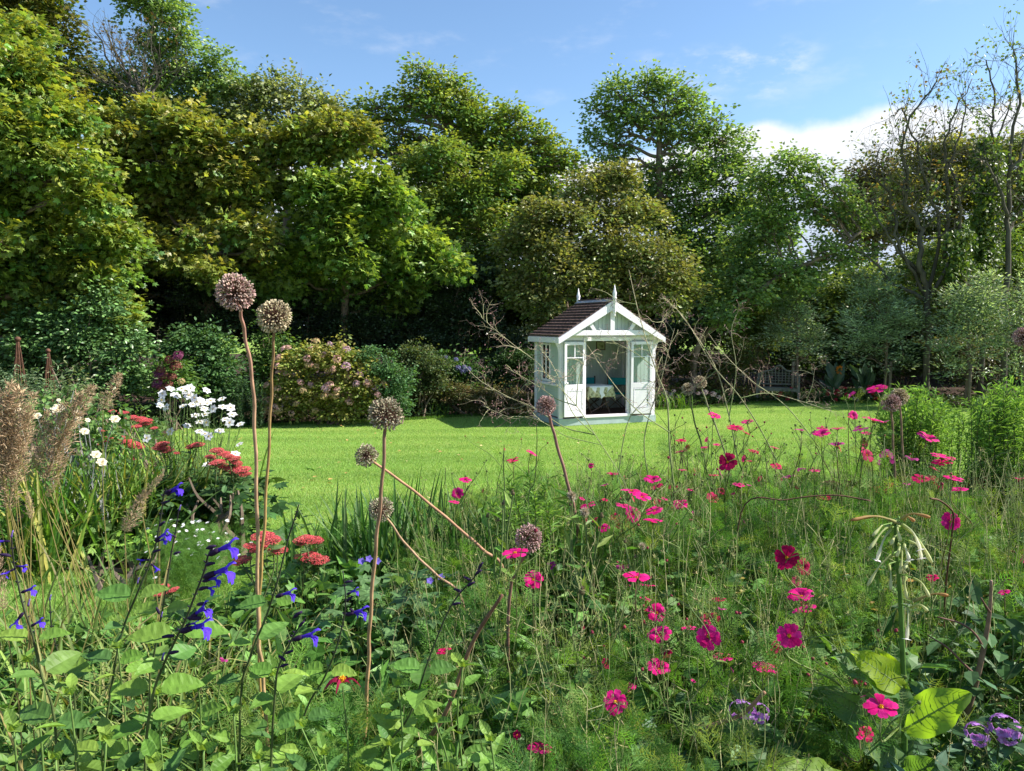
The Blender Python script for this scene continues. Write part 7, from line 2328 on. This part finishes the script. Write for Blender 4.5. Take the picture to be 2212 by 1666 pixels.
# thin upright stems and wiry seed stalks through the border
mb = MB()
px_, x_, y_ = spots_in(1350, 1.7, 4.6, 850)
for X_, Y_, Q_ in zip(x_, y_, px_):
    g_ = float(ground(X_, Y_)); h = float(cap(Q_, Y_)) * rng.uniform(.9, 1.3)
    a = np.array([X_, Y_, g_]); e = a + np.array([rng.normal(0, .07), rng.normal(0, .07), h])
    pts = bez(a, e, rng, .02)
    c = pick(rng, [(.14, .20, .06), (.22, .24, .10), (.30, .28, .14), (.10, .15, .04)], 1)[0]
    tube(mb, pts[::2], .0022, .001, 3, c, cap=False)
    for q in range(rng.integers(1, 4)):
        s = pts[rng.integers(len(pts) // 2, len(pts))]
        t = s + np.array([rng.normal(0, .04), rng.normal(0, .04), rng.uniform(.02, .10)])
        tube(mb, [s, (s + t) / 2 + rng.normal(0, .006, 3), t], .0011, .0008, 3, c, cap=False)
        m_ = 6
        scatter(mb, LONG, np.repeat(t[None], m_, 0), sph(rng, m_) + UP * .6, sph(rng, m_), rng.uniform(.008, .02, m_), pick(rng, [(.24, .27, .08), (.3, .24, .12), (.15, .2, .05)], m_), wid=.8)
o = mb.build('wiry_stems', M_STEM); tag(o, 'countless thin pale stems and seed stalks through the border', 'stems', kind='stuff')

# broad leaved ground layer
mb = MB()
px_, x_, y_ = spots_in(16000, 1.45, 5.2)
H = cap(px_, y_) * .72
z = ground(x_, y_) + H * rng.random(len(x_)) ** .7
P = np.c_[x_, y_, z]
kind = rng.random(len(P)) + .25 * np.sin(x_ * 3 + 2) * np.sin(y_ * 4)
cl = [(.05, .13, .03), (.08, .19, .035), (.12, .25, .05), (.16, .29, .08)]
for tm, sel, s0, s1 in ((OVAL, kind < .4, .04, .09), (MAPLE, (kind >= .4) & (kind < .75), .05, .09), (LONG, kind >= .75, .07, .16)):
    k = sel.sum()
    scatter(mb, tm, P[sel], np.c_[rng.normal(0, 1, (k, 2)), rng.uniform(-.2, .8, k)], UP + rng.normal(0, .45, (k, 3)), rng.uniform(s0, s1, k), pick(rng, cl, k, .2))
o = mb.build('leafy_undergrowth', M_HERB); tag(o, 'low mixed green leaves covering the soil of the front border', 'undergrowth', kind='stuff')
# fine blades everywhere in the near left and centre
mb = MB()
px_, x_, y_ = spots_in(9000, 1.5, 5.2)
g_ = ground(x_, y_)
k = len(px_)
P = np.c_[x_, y_, g_]
ln = cap(px_, y_) * rng.uniform(.4, 1.05, k)
scatter(mb, BLADE, P, np.c_[rng.normal(0, .35, (k, 2)), np.ones(k)], np.c_[rng.normal(0, .6, (k, 1)), -np.ones(k), np.zeros(k)], ln, pick(rng, [(.07, .16, .03), (.12, .22, .04), (.2, .26, .07), (.28, .26, .11)], k, .15), wid=.0065 / ln)
o = mb.build('rough_grass', M_HERB); tag(o, 'rough grass blades growing up between the border plants', 'grass', kind='stuff')
# left border ground cover
mb = MB()
n_ = 9000
y_ = rng.uniform(4.5, 17.5, n_); px_ = rng.uniform(-150, 520, n_); x_ = (px_ - 1106) / 1620 * y_
ok = in_left(x_, y_); x_, y_ = x_[ok], y_[ok]; k = len(x_)
P = np.c_[x_, y_, ground(x_, y_) + rng.random(k) * .3]
scatter(mb, OVAL, P, np.c_[rng.normal(0, 1, (k, 2)), rng.uniform(-.1, .9, k)], UP + rng.normal(0, .4, (k, 3)), rng.uniform(.06, .14, k), pick(rng, [(.05, .11, .03), (.08, .16, .04), (.11, .18, .05)], k))
o = mb.build('leafy_ground_cover', M_HERB); tag(o, 'low leafy ground cover between the plants of the left border', 'ground cover', kind='stuff')
# far border ground cover
mb = MB()
n_ = 26000
px_ = rng.uniform(-300, 2500, n_); y_ = far_edge(px_) + rng.exponential(1.3, n_) + .1; x_ = (px_ - 1106) / 1620 * y_
P = np.c_[x_, y_, ground(x_, y_) + rng.random(n_) * np.interp(px_, [400, 1300, 1500, 2000], [.45, .45, .18, .22])]
scatter(mb, KITE, P, np.c_[rng.normal(0, 1, (n_, 2)), rng.uniform(-.1, .9, n_)], UP + rng.normal(0, .4, (n_, 3)), rng.uniform(.05, .12, n_), pick(rng, [(.03, .065, .02), (.045, .09, .025), (.07, .10, .03)], n_))
o = mb.build('border_ground_cover', M_HERB); tag(o, 'dark leafy ground cover in the border behind the lawn', 'ground cover', kind='stuff')
